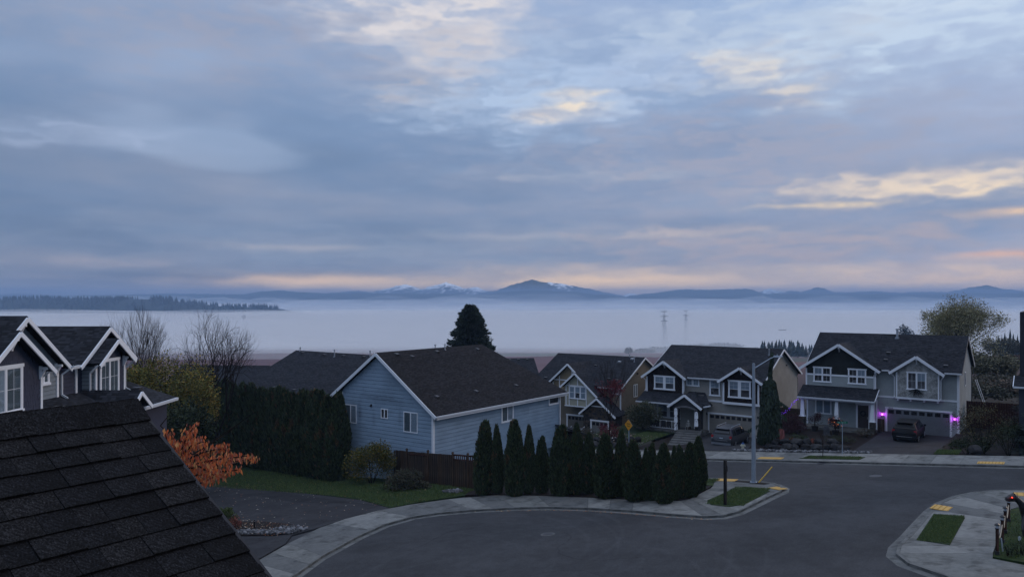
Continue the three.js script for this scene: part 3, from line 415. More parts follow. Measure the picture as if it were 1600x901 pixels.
function garageDoor(o, x0, x1, y0, y1, z, m, panes = 8) {
  const d = mesh('garage_door', (() => { const b = new MB(), n = 4, h = (y1 - y0) / n; for (let i = 0; i < n; i++) { b.box(x0, x1, y0 + i * h + 0.012, y0 + (i + 1) * h, z - 0.02, z + 0.03); if (i < 3) b.box(x0 + 0.03, x1 - 0.03, y0 + i * h + h * 0.48, y0 + i * h + h * 0.54, z + 0.03, z + 0.036); } b.box(x0, x1, y0, y1, z - 0.03, z); return b; })(), m, o);
  const h = (y1 - y0) / 4, w = (x1 - x0) / panes;
  for (let k = 0; k < panes; k++) { const a = x0 + k * w + w * 0.14, c = a + w * 0.72; mesh('pane', new MB().box(a, c, y1 - h * 0.82, y1 - h * 0.2, z + 0.031, z + 0.036), pmat([0.012, 0.013, 0.016], { roughness: 0.12 }), d); }
  const t = 0.16; mesh('door_trim', new MB().box(x0 - t, x0, y0, y1, z - 0.02, z + 0.06).box(x1, x1 + t, y0, y1, z - 0.02, z + 0.06).box(x0 - t - 0.04, x1 + t + 0.04, y1, y1 + t, z - 0.02, z + 0.07), M.trim, o);
  return d;
}
function ventBox(o, x, y, z, tilt, m = M.ventMetal) { const v = mesh('roof_vent', new MB().hexa([[-0.2, 0, -0.2], [0.2, 0, -0.2], [-0.17, 0.05, -0.17], [0.17, 0.05, -0.17], [-0.2, 0, 0.22], [0.2, 0, 0.22], [-0.17, 0.17, 0.18], [0.17, 0.17, 0.18]]), m, o); v.position.set(x, y - 0.02, z); v.rotation.x = tilt; return v; }
function pipe(o, x, y, z, h = 0.5, r = 0.05, cap = true, m = M.metal) { const b = new MB().cyl([0, -0.2, 0], [0, h, 0], r, r, 8); if (cap) b.cyl([0, h, 0], [0, h + 0.05, 0], r * 2, r * 2, 8).cyl([0, h + 0.05, 0], [0, h + 0.12, 0], r * 2, r * 0.6, 8); b.cyl([0, -0.12, 0], [0, 0.10, 0], r * 3, r * 1.1, 8); const v = mesh('roof_pipe', b, m, o); v.position.set(x, y, z); return v; }
function downspout(o, x, y0, y1, z, dx = 0, kick = 0.25, m = M.gutter) { const b = new MB().bar([x, y0 + 0.2, z], [x, y1 - 0.35, z], 0.075, 0.06, [0, 0, 1]).bar([x, y1 - 0.35, z], [x + dx, y1, z + 0.4], 0.06, 0.07).bar([x, y0 + 0.2, z], [x, y0 + 0.05, z + kick], 0.06, 0.07); return mesh('downspout', b, m, o); }
function cornerBoard(o, x, y0, y1, z, w = 0.14) { return mesh('corner_board', new MB().box(x - w / 2, x + w / 2, y0, y1, z - 0.03, z + 0.035), M.trim, o); }
function belt(o, x0, x1, y, z, h = 0.16, d = 0.05) { return mesh('belt_board', new MB().box(x0, x1, y, y + h, z, z + d), M.trim, o); }
// a gable that faces +z: roof slopes back to zb, rake boards, bracket at the peak
function frontGable(o, xa, ya, yl, yr, k, zf, zb, m = M.roof, h = 0.24) {
  const xl = xa - (ya - yl) / k, xr = xa + (ya - yr) / k, b = new MB();
  slope(b, [xl, yl, zf], [xl, yl, zb], [xa, ya, zb], [xa, ya, zf]); mesh('gable_roof', b, m, o); const c = new MB(); slope(c, [xr, yr, zb], [xr, yr, zf], [xa, ya, zf], [xa, ya, zb]); mesh('gable_roof', c, m, o);
  rake(o, [xl - 0.02, yl - 0.15, zf + 0.03], [xa, ya - 0.13, zf + 0.03], h); rake(o, [xr + 0.02, yr - 0.15, zf + 0.034], [xa, ya - 0.13, zf + 0.034], h);
  return [xl, xr];
}
function bracket(o, x, y, z, len = 0.45) { return mesh('bracket', new MB().box(x - 0.05, x + 0.05, y - 0.5, y, z, z + 0.08).box(x - 0.05, x + 0.05, y - 0.14, y - 0.04, z + 0.08, z + len).bar([x, y - 0.42, z + 0.06], [x, y - 0.12, z + len - 0.08], 0.07, 0.07), M.trim, o); }
function lamp(o, x, y, z, lit) { const l = mesh('wall_lamp', new MB().box(x - 0.06, x + 0.06, y - 0.02, y + 0.14, z, z + 0.03).box(x - 0.02, x + 0.02, y + 0.05, y + 0.09, z + 0.03, z + 0.12).cyl([x, y + 0.10, z + 0.13], [x, y + 0.17, z + 0.13], 0.10, 0.02, 8).cyl([x, y - 0.10, z + 0.13], [x, y - 0.07, z + 0.13], 0.03, 0.06, 8), M.blackMetal, o); mesh('lamp_glass', new MB().cyl([x, y - 0.07, z + 0.13], [x, y + 0.10, z + 0.13], 0.06, 0.08, 8), lit ? mat([0.5, 0.2, 0.6], { emissive: lin(0.75, 0.10, 1.0), emissiveIntensity: lit }) : pmat([0.05, 0.05, 0.05], { roughness: 0.2 }), l); return l; }

// ---------------------------------------------------------------- the grey house with violet lamps
const S = { // siding colours
  grey: mat([0.40, 0.44, 0.44], { map: scaled(tPaint, 3) }), olive: mat([0.030, 0.034, 0.032], { map: scaled(tPaint, 1) }), shakeGrey: mat([0.86, 0.94, 0.97], { map: scaled(tStone, 1.3) }),
  tan: mat([0.40, 0.385, 0.345], { map: scaled(tPaint, 3) }), brownShake: mat([0.050, 0.036, 0.034], { map: scaled(tWood, 0.8) }), khaki: mat([0.215, 0.190, 0.145], { map: scaled(tPaint, 3) }), cream: mat([0.48, 0.47, 0.37], { map: scaled(tPaint, 2) }), ochre: mat([0.30, 0.24, 0.155], { map: scaled(tPaint, 2) }),
  blue: mat([0.31, 0.42, 0.53], { map: scaled(tBoards(71, false), 14) }), blueGable: mat([0.31, 0.42, 0.53], { map: scaled(tBoards(72, true), 14) }), navy: mat([0.060, 0.066, 0.098], { map: scaled(tPaint, 2) }), paleGrey: mat([0.27, 0.31, 0.34], { map: scaled(tPaint, 2) }),
  stone: mat([0.22, 0.195, 0.165], { map: scaled(tStone, 0.8) }), stoneGrey: mat([0.15, 0.145, 0.14], { map: scaled(tStone, 0.6) }),
};
// a pier of rough stones laid in courses
function stonePier(o, x, y0, y1, z, w, seed, m2 = S.stone) { const p = mesh('stone_pier', new MB().box(x - w / 2 + 0.03, x + w / 2 - 0.03, y0, y1, z - w / 2 + 0.03, z + w / 2 - 0.03), S.stoneGrey, o), r = rng(seed); for (let y = y0; y < y1 - 0.05; y += 0.13) { let a = -w / 2; while (a < w / 2 - 0.03) { const l = Math.min(0.14 + 0.2 * r(), w / 2 - a), d = 0.03 * r(), h = 0.13; mesh('stone', new MB().box(x + a + 0.006, x + a + l - 0.006, y + 0.005, Math.min(y + h, y1) - 0.006, z + w / 2 - 0.04, z + w / 2 + d), [m2, S.stoneGrey, M.rock2][Math.floor(r() * 3)], p); mesh('stone', new MB().box(x + w / 2 - 0.04, x + w / 2 + d, y + 0.005, Math.min(y + h, y1) - 0.006, z + a + 0.006, z + a + l - 0.006), [m2, S.stoneGrey, M.rock2][Math.floor(r() * 3)], p); a += l; } } return p; }
{
  const o = thing('two_storey_house', 'grey two-storey house with dark gable, porch and two violet lamps by its garage', 'house', W(-14.55, 0, 79.6), 'houses across the street');
  // walls
  mesh('wall', new MB().box(-7.1, 5.9, -1, 5.7, -9.8, -0.02), S.grey, o);
  mesh('siding', lap(flatSide(-0.8), flatSide(5.95), 0, 5.72), S.grey, o);
  const H1 = [-6.32, -4.85, 4.34, 5.64], H2 = [-3.14, -1.72, 4.34, 5.62], H3 = [-6.16, -4.82, 1.27, 2.54], H4 = [1.9, 3.33, 4.14, 5.6];
  mesh('wall_block', new MB().openBox(-7.1, -0.82, -1, 5.6, 0, 0.58, ['front']), S.grey, o);
  put(mesh('siding', lap(flatSide(-7.12), flatSide(-0.80), -0.6, 4.92, 0.18, 0.022, 0.022, [H1, H2, H3]), S.grey, o), [0, 0, 0.585]);
  put(mesh('siding', lap(flatSide(-7.1), flatSide(-0.8), -0.6, 2.95, 0.18, 0.022, 0.022, [H3]), S.grey, o), [0, 0, 0.604]);
  put(mesh('gable_shakes', shakes(gableL(-4.0, 7.9, 0.665, -7.12), gableR(-4.0, 7.9, 0.665, -0.8), 5.05, 7.85, 11, 0.19, [H1, H2]), S.olive, o), [0, 0, 0.588]);
  mesh('wall_gable', new MB().prism([[-7.1, 4.9], [-0.82, 4.9], [-0.82, 5.75], [-4.0, 7.85], [-7.1, 5.75]], 0, 0.58, true), S.olive, o);
  put(mesh('siding', lap(gableL(4.75, 8.6, 0.6, 0), gableR(4.75, 8.6, 0.6, 9.8), 0, 8.5), S.grey, o), [5.93, 0, 0], Math.PI / 2);
  mesh('wall_gable', new MB().prism([[0, 5.7], [9.8, 5.7], [4.8, 8.55]], -0.02, 0).mul(new THREE.Matrix4().makeRotationY(Math.PI / 2)).mul(new THREE.Matrix4().makeTranslation(5.9, 0, 0)), S.grey, o);
  belt(o, -0.75, 5.9, 3.12, 0.015); belt(o, -7.1, -0.82, 4.90, 0.60);
  for (const x of [-7.08, -0.84]) cornerBoard(o, x, 3.0, 5.55, 0.60); cornerBoard(o, 5.88, -0.2, 5.6, 0.02, 0.2); cornerBoard(o, -0.72, 0, 2.9, 0.60, 0.12); cornerBoard(o, -6.98, -0.4, 2.8, 0.62, 0.12);
  // main roof
  { const b = new MB(); slope(b, [-7.2, 5.78, 0.5], [6.2, 5.78, 0.5], [6.2, 8.86, -4.75], [-7.2, 8.86, -4.75]); mesh('roof', b, M.roof, o); const c = new MB(); slope(c, [6.2, 5.72, -10.2], [-7.2, 5.72, -10.2], [-7.2, 8.86, -4.75], [6.2, 8.86, -4.75]); mesh('roof', c, M.roof, o); }
  eaveBoard(o, [-0.3, 5.68, 0.55], [0.35, 5.68, 0.55]); eaveBoard(o, [4.85, 5.68, 0.55], [6.2, 5.68, 0.55]);
  rake(o, [6.2, 5.66, 0.48], [6.2, 8.74, -4.76], 0.2, 0.05, M.blackMetal); rake(o, [6.2, 5.6, -10.2], [6.2, 8.735, -4.76], 0.2, 0.05, M.gutter); rake(o, [-7.2, 5.66, 0.48], [-7.2, 8.74, -4.76], 0.2); rake(o, [-7.2, 5.6, -10.2], [-7.2, 8.735, -4.76], 0.2);
  // left gable and the bay over the garage
  frontGable(o, -4.02, 8.06, 5.66, 5.64, 0.665, 1.05, -4.2); bracket(o, -4.02, 7.75, 0.62);
  mesh('bay', new MB().openBox(0.9, 4.45, 3.2, 5.62, 0.0, 0.48, ['front', 'back', 'top']).prism([[0.9, 5.62], [4.45, 5.62], [2.66, 6.85]], 0, 0.48), S.shakeGrey, o);
  put(mesh('bay_shakes', shakes(gableL(2.66, 6.95, 0.70, 0.92), gableR(2.66, 6.95, 0.70, 4.43), 3.35, 6.9, 12, 0.16, [H4]), S.shakeGrey, o), [0, 0, 0.483]);
  frontGable(o, 2.62, 7.19, 5.62, 5.62, 0.70, 0.88, -2.4); bracket(o, 2.62, 6.9, 0.5, 0.36);
  cornerBoard(o, 0.96, 3.3, 5.6, 0.49, 0.12); cornerBoard(o, 4.39, 3.3, 5.6, 0.49, 0.12); belt(o, 0.86, 4.5, 3.16, 0.45, 0.17, 0.08);
  for (const x of [1.05, 2.1, 3.2, 4.3]) mesh('corbel', new MB().box(x - 0.07, x + 0.07, 2.98, 3.16, 0.02, 0.42), M.trim, o);
  windowIn(o, 1.80, 3.43, 4.12, 5.62, 0.50, { parts: 2, blind: ['none', 'top'], grid: true, deep: 0.42 });
  windowIn(o, -6.42, -4.75, 4.32, 5.66, 0.60, { blind: ['top', 'none'], grid: true }); windowIn(o, -3.24, -1.62, 4.32, 5.64, 0.60, { blind: ['none', 'top'], grid: true });
  windowIn(o, -6.26, -4.72, 1.25, 2.56, 0.62, { blind: ['full', 'full'], wide: 0.05 });
  // porch
  { const b = new MB(); slope(b, [-7.42, 2.98, 2.6], [-0.52, 2.98, 2.6], [-0.52, 3.93, 0.6], [-7.42, 3.93, 0.6], 0.10); mesh('porch_roof', b, M.roof, o); }
  eaveBoard(o, [-7.42, 2.90, 2.64], [-0.52, 2.90, 2.64]); rake(o, [-0.5, 2.9, 2.58], [-0.5, 3.84, 0.62], 0.14); mesh('porch_beam', new MB().box(-7.2, -0.6, 2.68, 2.86, 2.1, 2.3), M.trim, o); mesh('porch_floor', new MB().box(-7.2, -0.6, -0.9, 0.15, 0.6, 2.5), M.concrete2, o);
  for (const x of [-7.0, -3.88, -0.76]) { mesh('column', new MB().hexa([[x - 0.19, 1.1, 2.03], [x + 0.19, 1.1, 2.03], [x - 0.13, 2.68, 2.08], [x + 0.13, 2.68, 2.08], [x - 0.19, 1.1, 2.41], [x + 0.19, 1.1, 2.41], [x - 0.13, 2.68, 2.34], [x + 0.13, 2.68, 2.34]]).box(x - 0.27, x + 0.27, 1.04, 1.1, 1.95, 2.49), M.trim, o); if (x !== -3.88) stonePier(o, x, -0.75, 1.04, 2.22, 0.46, 40 + x); else mesh('pedestal', new MB().box(x - 0.2, x + 0.2, 0.1, 1.04, 2.0, 2.42), M.rock3, o); }
  { const d = mesh('front_door', new MB().box(-2.36, -1.42, 0.18, 2.32, 0.60, 0.65).box(-2.25, -1.53, 0.3, 1.2, 0.65, 0.665).box(-2.25, -1.53, 1.35, 2.2, 0.65, 0.665), mat([0.032, 0.020, 0.018], { roughness: 0.5 }), o); mesh('door_handle', new MB().box(-1.52, -1.49, 1.05, 1.25, 0.66, 0.72), M.metal, d); mesh('wreath', new THREE.TorusGeometry(0.21, 0.06, 8, 18), mat([0.012, 0.013, 0.012]), d).position.set(-1.88, 1.55, 0.70); mesh('door_trim', new MB().box(-2.52, -2.36, 0.15, 2.45, 0.60, 0.67).box(-1.42, -1.28, 0.15, 2.45, 0.60, 0.67).box(-2.56, -1.24, 2.32, 2.48, 0.60, 0.68), M.trim, o); }
  garageDoor(o, 0.10, 5.22, 0, 2.12, 0.03, mat([0.185, 0.20, 0.215], { map: scaled(tPaint, 3) }), 8);
  const f = new MB(); { const dig = [[0.22, 0.05], [0.30, 0.05], [0.38, 0.04], [0.46, 0.05], [0.54, 0.04]]; for (const [x, w] of dig) f.box(x, x + w, 2.155, 2.25, 0.10, 0.11); } mesh('house_number', f, M.dark, o);
  lamp(o, -0.32, 1.55, 0.02, 5); lamp(o, 5.62, 1.62, 0.02, 4);
  pipe(o, 0.2, 8.55, -4.25, 0.75, 0.10); pipe(o, -1.2, 8.4, -4.1, 0.3, 0.04, false, M.ventMetal); for (const [x, z] of [[-0.15, -1.9], [-0.2, -0.85], [4.85, -0.4]]) ventBox(o, x, 5.78 + (0.5 - z) * 0.587, z, 0.53); pipe(o, 1.6, 7.2, -1.9, 0.35, 0.03, false, M.ventMetal);
  { const v = ventBox(o, -1.9, 6.72, -0.5, 0); v.rotation.z = -0.58; const w2 = ventBox(o, 3.6, 6.58, -0.2, 0); w2.rotation.z = -0.58; }
  downspout(o, -0.95, 3.1, 5.5, 0.66, 0.3); downspout(o, 5.98, 0, 5.6, -9.6, 0, 0.1, M.ventMetal); downspout(o, 0.78, 3.2, 5.5, 0.56, -0.25); downspout(o, 4.58, 3.2, 5.4, 0.56, 0.25);
  windowIn(o, 0, 0.7, 4.1, 5.4, 0, { turn: Math.PI / 2, at: [5.95, 4.2, -4.0], trim: 0, parts: 1, flat: true });
  { const p = new MB(), r = rng(61); for (let i = 0; i < 46; i++) { const a = r() * 6.28, l = 0.35 + 0.5 * r(), x = 2.62 + 0.15 * (r() - 0.5); p.bar([x, 4.15, 0.62], [x + Math.cos(a) * l * 0.9, 4.15 - 0.25 - l * 0.7 * r() + 0.25 * Math.abs(Math.cos(a)), 0.68 + 0.15 * r()], 0.03, 0.02); } mesh('dried_wreath', p, mat([0.016, 0.017, 0.016]), o); }
}
for (const [s, y, v] of [[-14.55 - 0.32, 1.55, 79.38], [-14.55 + 5.62, 1.62, 79.38]]) { const l = new THREE.PointLight(lin(0.62, 0.06, 1.0), 0.8, 0, 2); l.position.copy(W(s, y - 0.02, v)); l.castShadow = true; scene.add(l); }

// ---------------------------------------------------------------- the tan house with brown gables (plan measured in units of 1.155 m)
{
  const K = 1.155, o = thing('two_storey_house', 'tan two-storey house with two brown shake gables and ghosts on its porch', 'house', W(-31.9, -1.94, 79.5), 'houses across the street'), q = (...a) => a.map((x) => x * K);
  const hole = (x0, x1, y0, y1, t) => [x0 * K + t * 0.8, x1 * K - t * 0.8, y0 * K + 0.02, y1 * K - 0.02], C1 = hole(-5.16, -3.04, 3.82, 4.98, 0.13), C2 = hole(-2.18, -0.86, 4.27, 4.86, 0.11), C3 = hole(0.12, 1.14, 3.52, 4.88, 0.13), C4 = hole(2.08, 4.14, 3.56, 4.97, 0.13), C5 = hole(-4.86, -2.5, 1.18, 2.36, 0.13), inv = (h) => h.map((x) => x / K);
  mesh('wall', new MB().openBox(-6.0 * K, 4.95 * K, -1.5, 5.0 * K, -10.7 * K, -0.02, ['front']), S.tan, o);
  mesh('siding', lap(flatSide(-6.0 * K), flatSide(4.97 * K), -0.6, 5.05 * K, 0.18, 0.022, 0.022, [C2, C3]), S.tan, o);
  put(mesh('siding', lap((y) => gableL(5.25, 7.55, 0.462, 0)(y / K) * K, (y) => gableR(5.25, 7.55, 0.462, 10.75)(y / K) * K, -0.4, 7.45 * K), S.tan, o), [4.975 * K, 0, 0], Math.PI / 2);
  mesh('wall_gable', new MB().prism([[0, 5.0 * K], [10.7 * K, 5.0 * K], [5.25 * K, 7.5 * K]], -0.02, 0).mul(new THREE.Matrix4().makeRotationY(Math.PI / 2)).mul(new THREE.Matrix4().makeTranslation(4.93 * K, 0, 0)), S.tan, o);
  mesh('wall_block', new MB().openBox(-5.97 * K, -2.2 * K, -1.5, 5.0 * K, 0, 0.58 * K, ['front', 'back']).prism([[-5.97 * K, 5 * K], [-2.2 * K, 5 * K], [-4.06 * K, 6.25 * K]], 0, 0.58 * K), S.tan, o);
  put(mesh('siding', lap(flatSide(-5.97 * K), flatSide(-0.2 * K), 0.3, 3.5 * K, 0.18, 0.022, 0.022, [C5]), S.tan, o), [0, 0, 0.59 * K]); mesh('entry_wall', new MB().box(-2.2 * K, -0.15 * K, -0.5, 2.9 * K, 0, 0.58 * K), S.tan, o);
  put(mesh('gable_shakes', shakes(gableL(-4.06, 6.35, 0.68, -5.98), gableR(-4.06, 6.35, 0.68, -2.2), 3.45, 6.3, 21, 0.16, [inv(C1)]), S.brownShake, o), [0, 0, 0.585 * K]); o.children.at(-1).geometry.scale(K, K, 1);
  { const b = new MB(); slope(b, q(-6.05, 5.08, 0.45), q(5.32, 5.08, 0.45), q(5.32, 7.66, -5.2), q(-6.05, 7.66, -5.2)); mesh('roof', b, M.roof, o); const c = new MB(); slope(c, q(5.32, 4.95, -11.05), q(-6.05, 4.95, -11.05), q(-6.05, 7.66, -5.2), q(5.32, 7.66, -5.2)); mesh('roof', c, M.roof, o); }
  rake(o, q(5.33, 4.98, 0.43), q(5.33, 7.56, -5.2), 0.2); rake(o, q(5.33, 4.86, -11.05), q(5.33, 7.555, -5.2), 0.2); rake(o, q(-6.06, 4.98, 0.43), q(-6.06, 7.56, -5.2), 0.2);
  eaveBoard(o, q(-1.85, 5.0, 0.5), q(1.2, 5.0, 0.5));
  frontGable(o, -4.06 * K, 6.52 * K, 4.96 * K, 4.97 * K, 0.69, 1.0 * K, -3.0 * K, mat([0.085, 0.087, 0.095], { map: M.roof.map })); bracket(o, -4.06 * K, 6.25 * K, 0.62 * K);
  mesh('bay', new MB().openBox(1.58 * K, 4.85 * K, 2.95 * K, 4.95 * K, 0, 0.48 * K, ['front', 'back', 'top']).prism([[1.58 * K, 4.95 * K], [4.85 * K, 4.95 * K], [3.25 * K, 6.05 * K]], 0, 0.48 * K), S.brownShake, o);
  put(mesh('bay_shakes', shakes(gableL(3.25, 6.1, 0.66, 1.6), gableR(3.25, 6.1, 0.66, 4.83), 3.1, 6.05, 22, 0.16, [inv(C4)]), S.brownShake, o), [0, 0, 0.487 * K]); o.children.at(-1).geometry.scale(K, K, 1);
  frontGable(o, 3.27 * K, 6.30 * K, 4.98 * K, 4.98 * K, 0.655, 1.0 * K, -2.3 * K); bracket(o, 3.27 * K, 6.03 * K, 0.5 * K);
  for (const x of [-5.93, -2.24]) cornerBoard(o, x * K, 3.5 * K, 4.9 * K, 0.60 * K, 0.16); for (const x of [1.63, 4.8]) cornerBoard(o, x * K, 3.0 * K, 4.8 * K, 0.50 * K, 0.16); cornerBoard(o, 4.92 * K, -0.3, 2.9 * K, 0.03);
  belt(o, -0.15 * K, 1.58 * K, 2.9 * K, 0.02, 0.2); belt(o, 1.54 * K, 4.9 * K, 2.86 * K, 0.40 * K, 0.24, 0.14); belt(o, 4.4 * K, 4.95 * K, 0, 0.02, 0.16);
  windowIn(o, -5.16 * K, -3.04 * K, 3.82 * K, 4.98 * K, 0.62 * K, { hung: true, grid: true, blind: ['top', 'top'], wide: 0.24, trim: 0.13 });
  windowIn(o, -2.18 * K, -0.86 * K, 4.27 * K, 4.86 * K, 0.03, { blind: ['full', 'full'], wide: 0.16, trim: 0.11, grid: true }); windowIn(o, 0.12 * K, 1.14 * K, 3.52 * K, 4.88 * K, 0.03, { parts: 1, hung: true, blind: 'top', grid: true, trim: 0.13 });
  windowIn(o, 2.08 * K, 4.14 * K, 3.56 * K, 4.97 * K, 0.52 * K, { hung: true, grid: true, blind: ['top', 'top'], wide: 0.26, trim: 0.13 });
  windowIn(o, -4.86 * K, -2.5 * K, 1.18 * K, 2.36 * K, 0.62 * K, { hung: true, blind: ['top', 'none'], wide: 0.3, trim: 0.13 });
  windowIn(o, 0, 0.55, 0, 1.0, 0, { turn: Math.PI / 2, at: [5.0 * K, 3.3 * K, -2.6 * K], trim: 0, parts: 2, blind: ['full', 'full'], flat: true });
  // porch
  { const b = new MB(); slope(b, q(-6.2, 2.76, 2.4), q(-1.9, 2.76, 2.4), q(-1.9, 3.52, 0.6), q(-6.2, 3.52, 0.6), 0.1); mesh('porch_roof', b, M.roof, o); const c = new MB(); slope(c, q(-1.9, 2.76, 2.4), q(0.98, 2.86, 2.0), q(-0.3, 3.7, 0.05), q(-1.9, 3.70, 0.05), 0.1); mesh('porch_roof', c, M.roof, o); }
  eaveBoard(o, q(-6.2, 2.70, 2.43), q(-2.6, 2.70, 2.43)); eaveBoard(o, q(0.55, 2.68, 2.5), q(1.0, 2.78, 2.02));
  frontGable(o, -1.13 * K, 3.76 * K, 2.62 * K, 2.62 * K, 0.70, 2.85 * K, 0.2); mesh('porch_gable', new MB().prism([[-2.45 * K, 2.55 * K], [0.2 * K, 2.55 * K], [-1.13 * K, 3.55 * K]], 2.45 * K, 2.6 * K), mat([0.055, 0.056, 0.058]), o);
  { const a = new MB(), n = 10; for (let i = 0; i < n; i++) { const A = (t) => [(-1.13 + 1.15 * (2 * t - 1)) * K, (2.28 + 0.26 * Math.sin(Math.PI * t)) * K]; const p = A(i / n), r2 = A((i + 1) / n); a.hexa([[p[0], p[1], 2.42 * K], [r2[0], r2[1], 2.42 * K], [p[0], p[1] + 0.17, 2.42 * K], [r2[0], r2[1] + 0.17, 2.42 * K], [p[0], p[1], 2.64 * K], [r2[0], r2[1], 2.64 * K], [p[0], p[1] + 0.17, 2.64 * K], [r2[0], r2[1] + 0.17, 2.64 * K]]); } mesh('arch', a, mat([0.16, 0.16, 0.165]), o); }
  mesh('porch_floor', new MB().box(-5.9 * K, 0.3 * K, -0.8, 0.36 * K, 0.6 * K, 2.75 * K), M.concrete3, o);
  for (const x of [-1.98, 0.0]) { stonePier(o, x * K, 0.34 * K, 2.4 * K, 2.5 * K, 0.44, 70 + x, M.rock3); mesh('pier_base', new MB().box(x * K - 0.3, x * K + 0.3, -0.5, 0.36 * K, 2.5 * K - 0.3, 2.5 * K + 0.3), M.concrete2, o); }
  for (const x of [-5.55, -5.0]) mesh('post', new MB().box(x * K - 0.07, x * K + 0.07, 0.4, 2.66 * K, 2.2 * K - 0.07, 2.2 * K + 0.07), M.trim, o);
  { const rl = mesh('railing', new MB().box(-5.0 * K, -2.2 * K, 1.10 * K, 1.16 * K, 2.35 * K, 2.45 * K).box(-5.0 * K, -2.2 * K, 0.44 * K, 0.49 * K, 2.37 * K, 2.43 * K), M.trim, o); for (let i = 0; i <= 11; i++) { const x = lerp(-4.9, -2.3, i / 11) * K; mesh('baluster', new MB().box(x - 0.02, x + 0.02, 0.49 * K, 1.10 * K, 2.38 * K, 2.42 * K), M.trim, rl); } for (const [a, c] of [[-4.85, -3.75], [-3.55, -3.1], [-3.0, -2.6]]) { const cl = new MB(), n = 9; for (let i = 0; i < n; i++) { const x0 = lerp(a, c, i / n) * K, x1 = lerp(a, c, (i + 1) / n) * K, b0 = (0.52 + 0.2 * hash(i, 4)) * K; cl.quad([x0, b0, 2.49 * K + 0.02 * (i % 2)], [x1, b0, 2.49 * K + 0.02 * ((i + 1) % 2)], [x1, 1.15 * K, 2.47 * K], [x0, 1.15 * K, 2.47 * K]); } mesh('black_cloth', cl, M.dark, rl); } }
  { const d = mesh('front_door', new MB().box(-0.98 * K, -0.28 * K, 0.40 * K, 2.28 * K, 0.60 * K, 0.66 * K), mat([0.035, 0.030, 0.028], { roughness: 0.5 }), o); mesh('door_handle', new MB().box(-0.9 * K, -0.87 * K, 1.2 * K, 1.36 * K, 0.66 * K, 0.72 * K), M.metal, d); mesh('door_trim', new MB().box(-1.12 * K, -0.98 * K, 0.38 * K, 2.36 * K, 0.6 * K, 0.68 * K), M.trim, o); }
  garageDoor(o, 0.12 * K, 4.15 * K, 0, 1.79 * K, 0.03, mat([0.29, 0.275, 0.24], { map: scaled(tPaint, 3) }), 8);
  lamp(o, -0.5 * K + 0.45, 1.75 * K, 0.02); lamp(o, 4.62 * K, 1.8 * K, 0.02);
  pipe(o, 4.3 * K, 7.15 * K, -4.0 * K, 0.55, 0.05); { const v = ventBox(o, 4.0 * K, 5.95 * K, 0.1, 0); v.rotation.z = -0.55; const w = ventBox(o, 4.75 * K, 5.35 * K, 0.2, 0); w.rotation.z = -0.55; const x = ventBox(o, 3.9 * K, 6.0 * K, -1.2, 0); x.rotation.z = -0.55; }
  downspout(o, -2.1 * K, 3.6 * K, 4.85 * K, 0.66 * K, 0.2); downspout(o, 1.45 * K, 3 * K, 4.9 * K, 0.4, -0.2); downspout(o, 4.98 * K, 0, 4.8 * K, -10.6 * K, 0, 0.1, M.ventMetal); downspout(o, -6.02 * K, 3.5 * K, 4.85 * K, 0.66 * K, -0.15);
  mesh('flood_light', new MB().box(4.98 * K, 5.1 * K, 5.95 * K, 6.05 * K, -7.0 * K, -6.85 * K), M.dark, o);
}

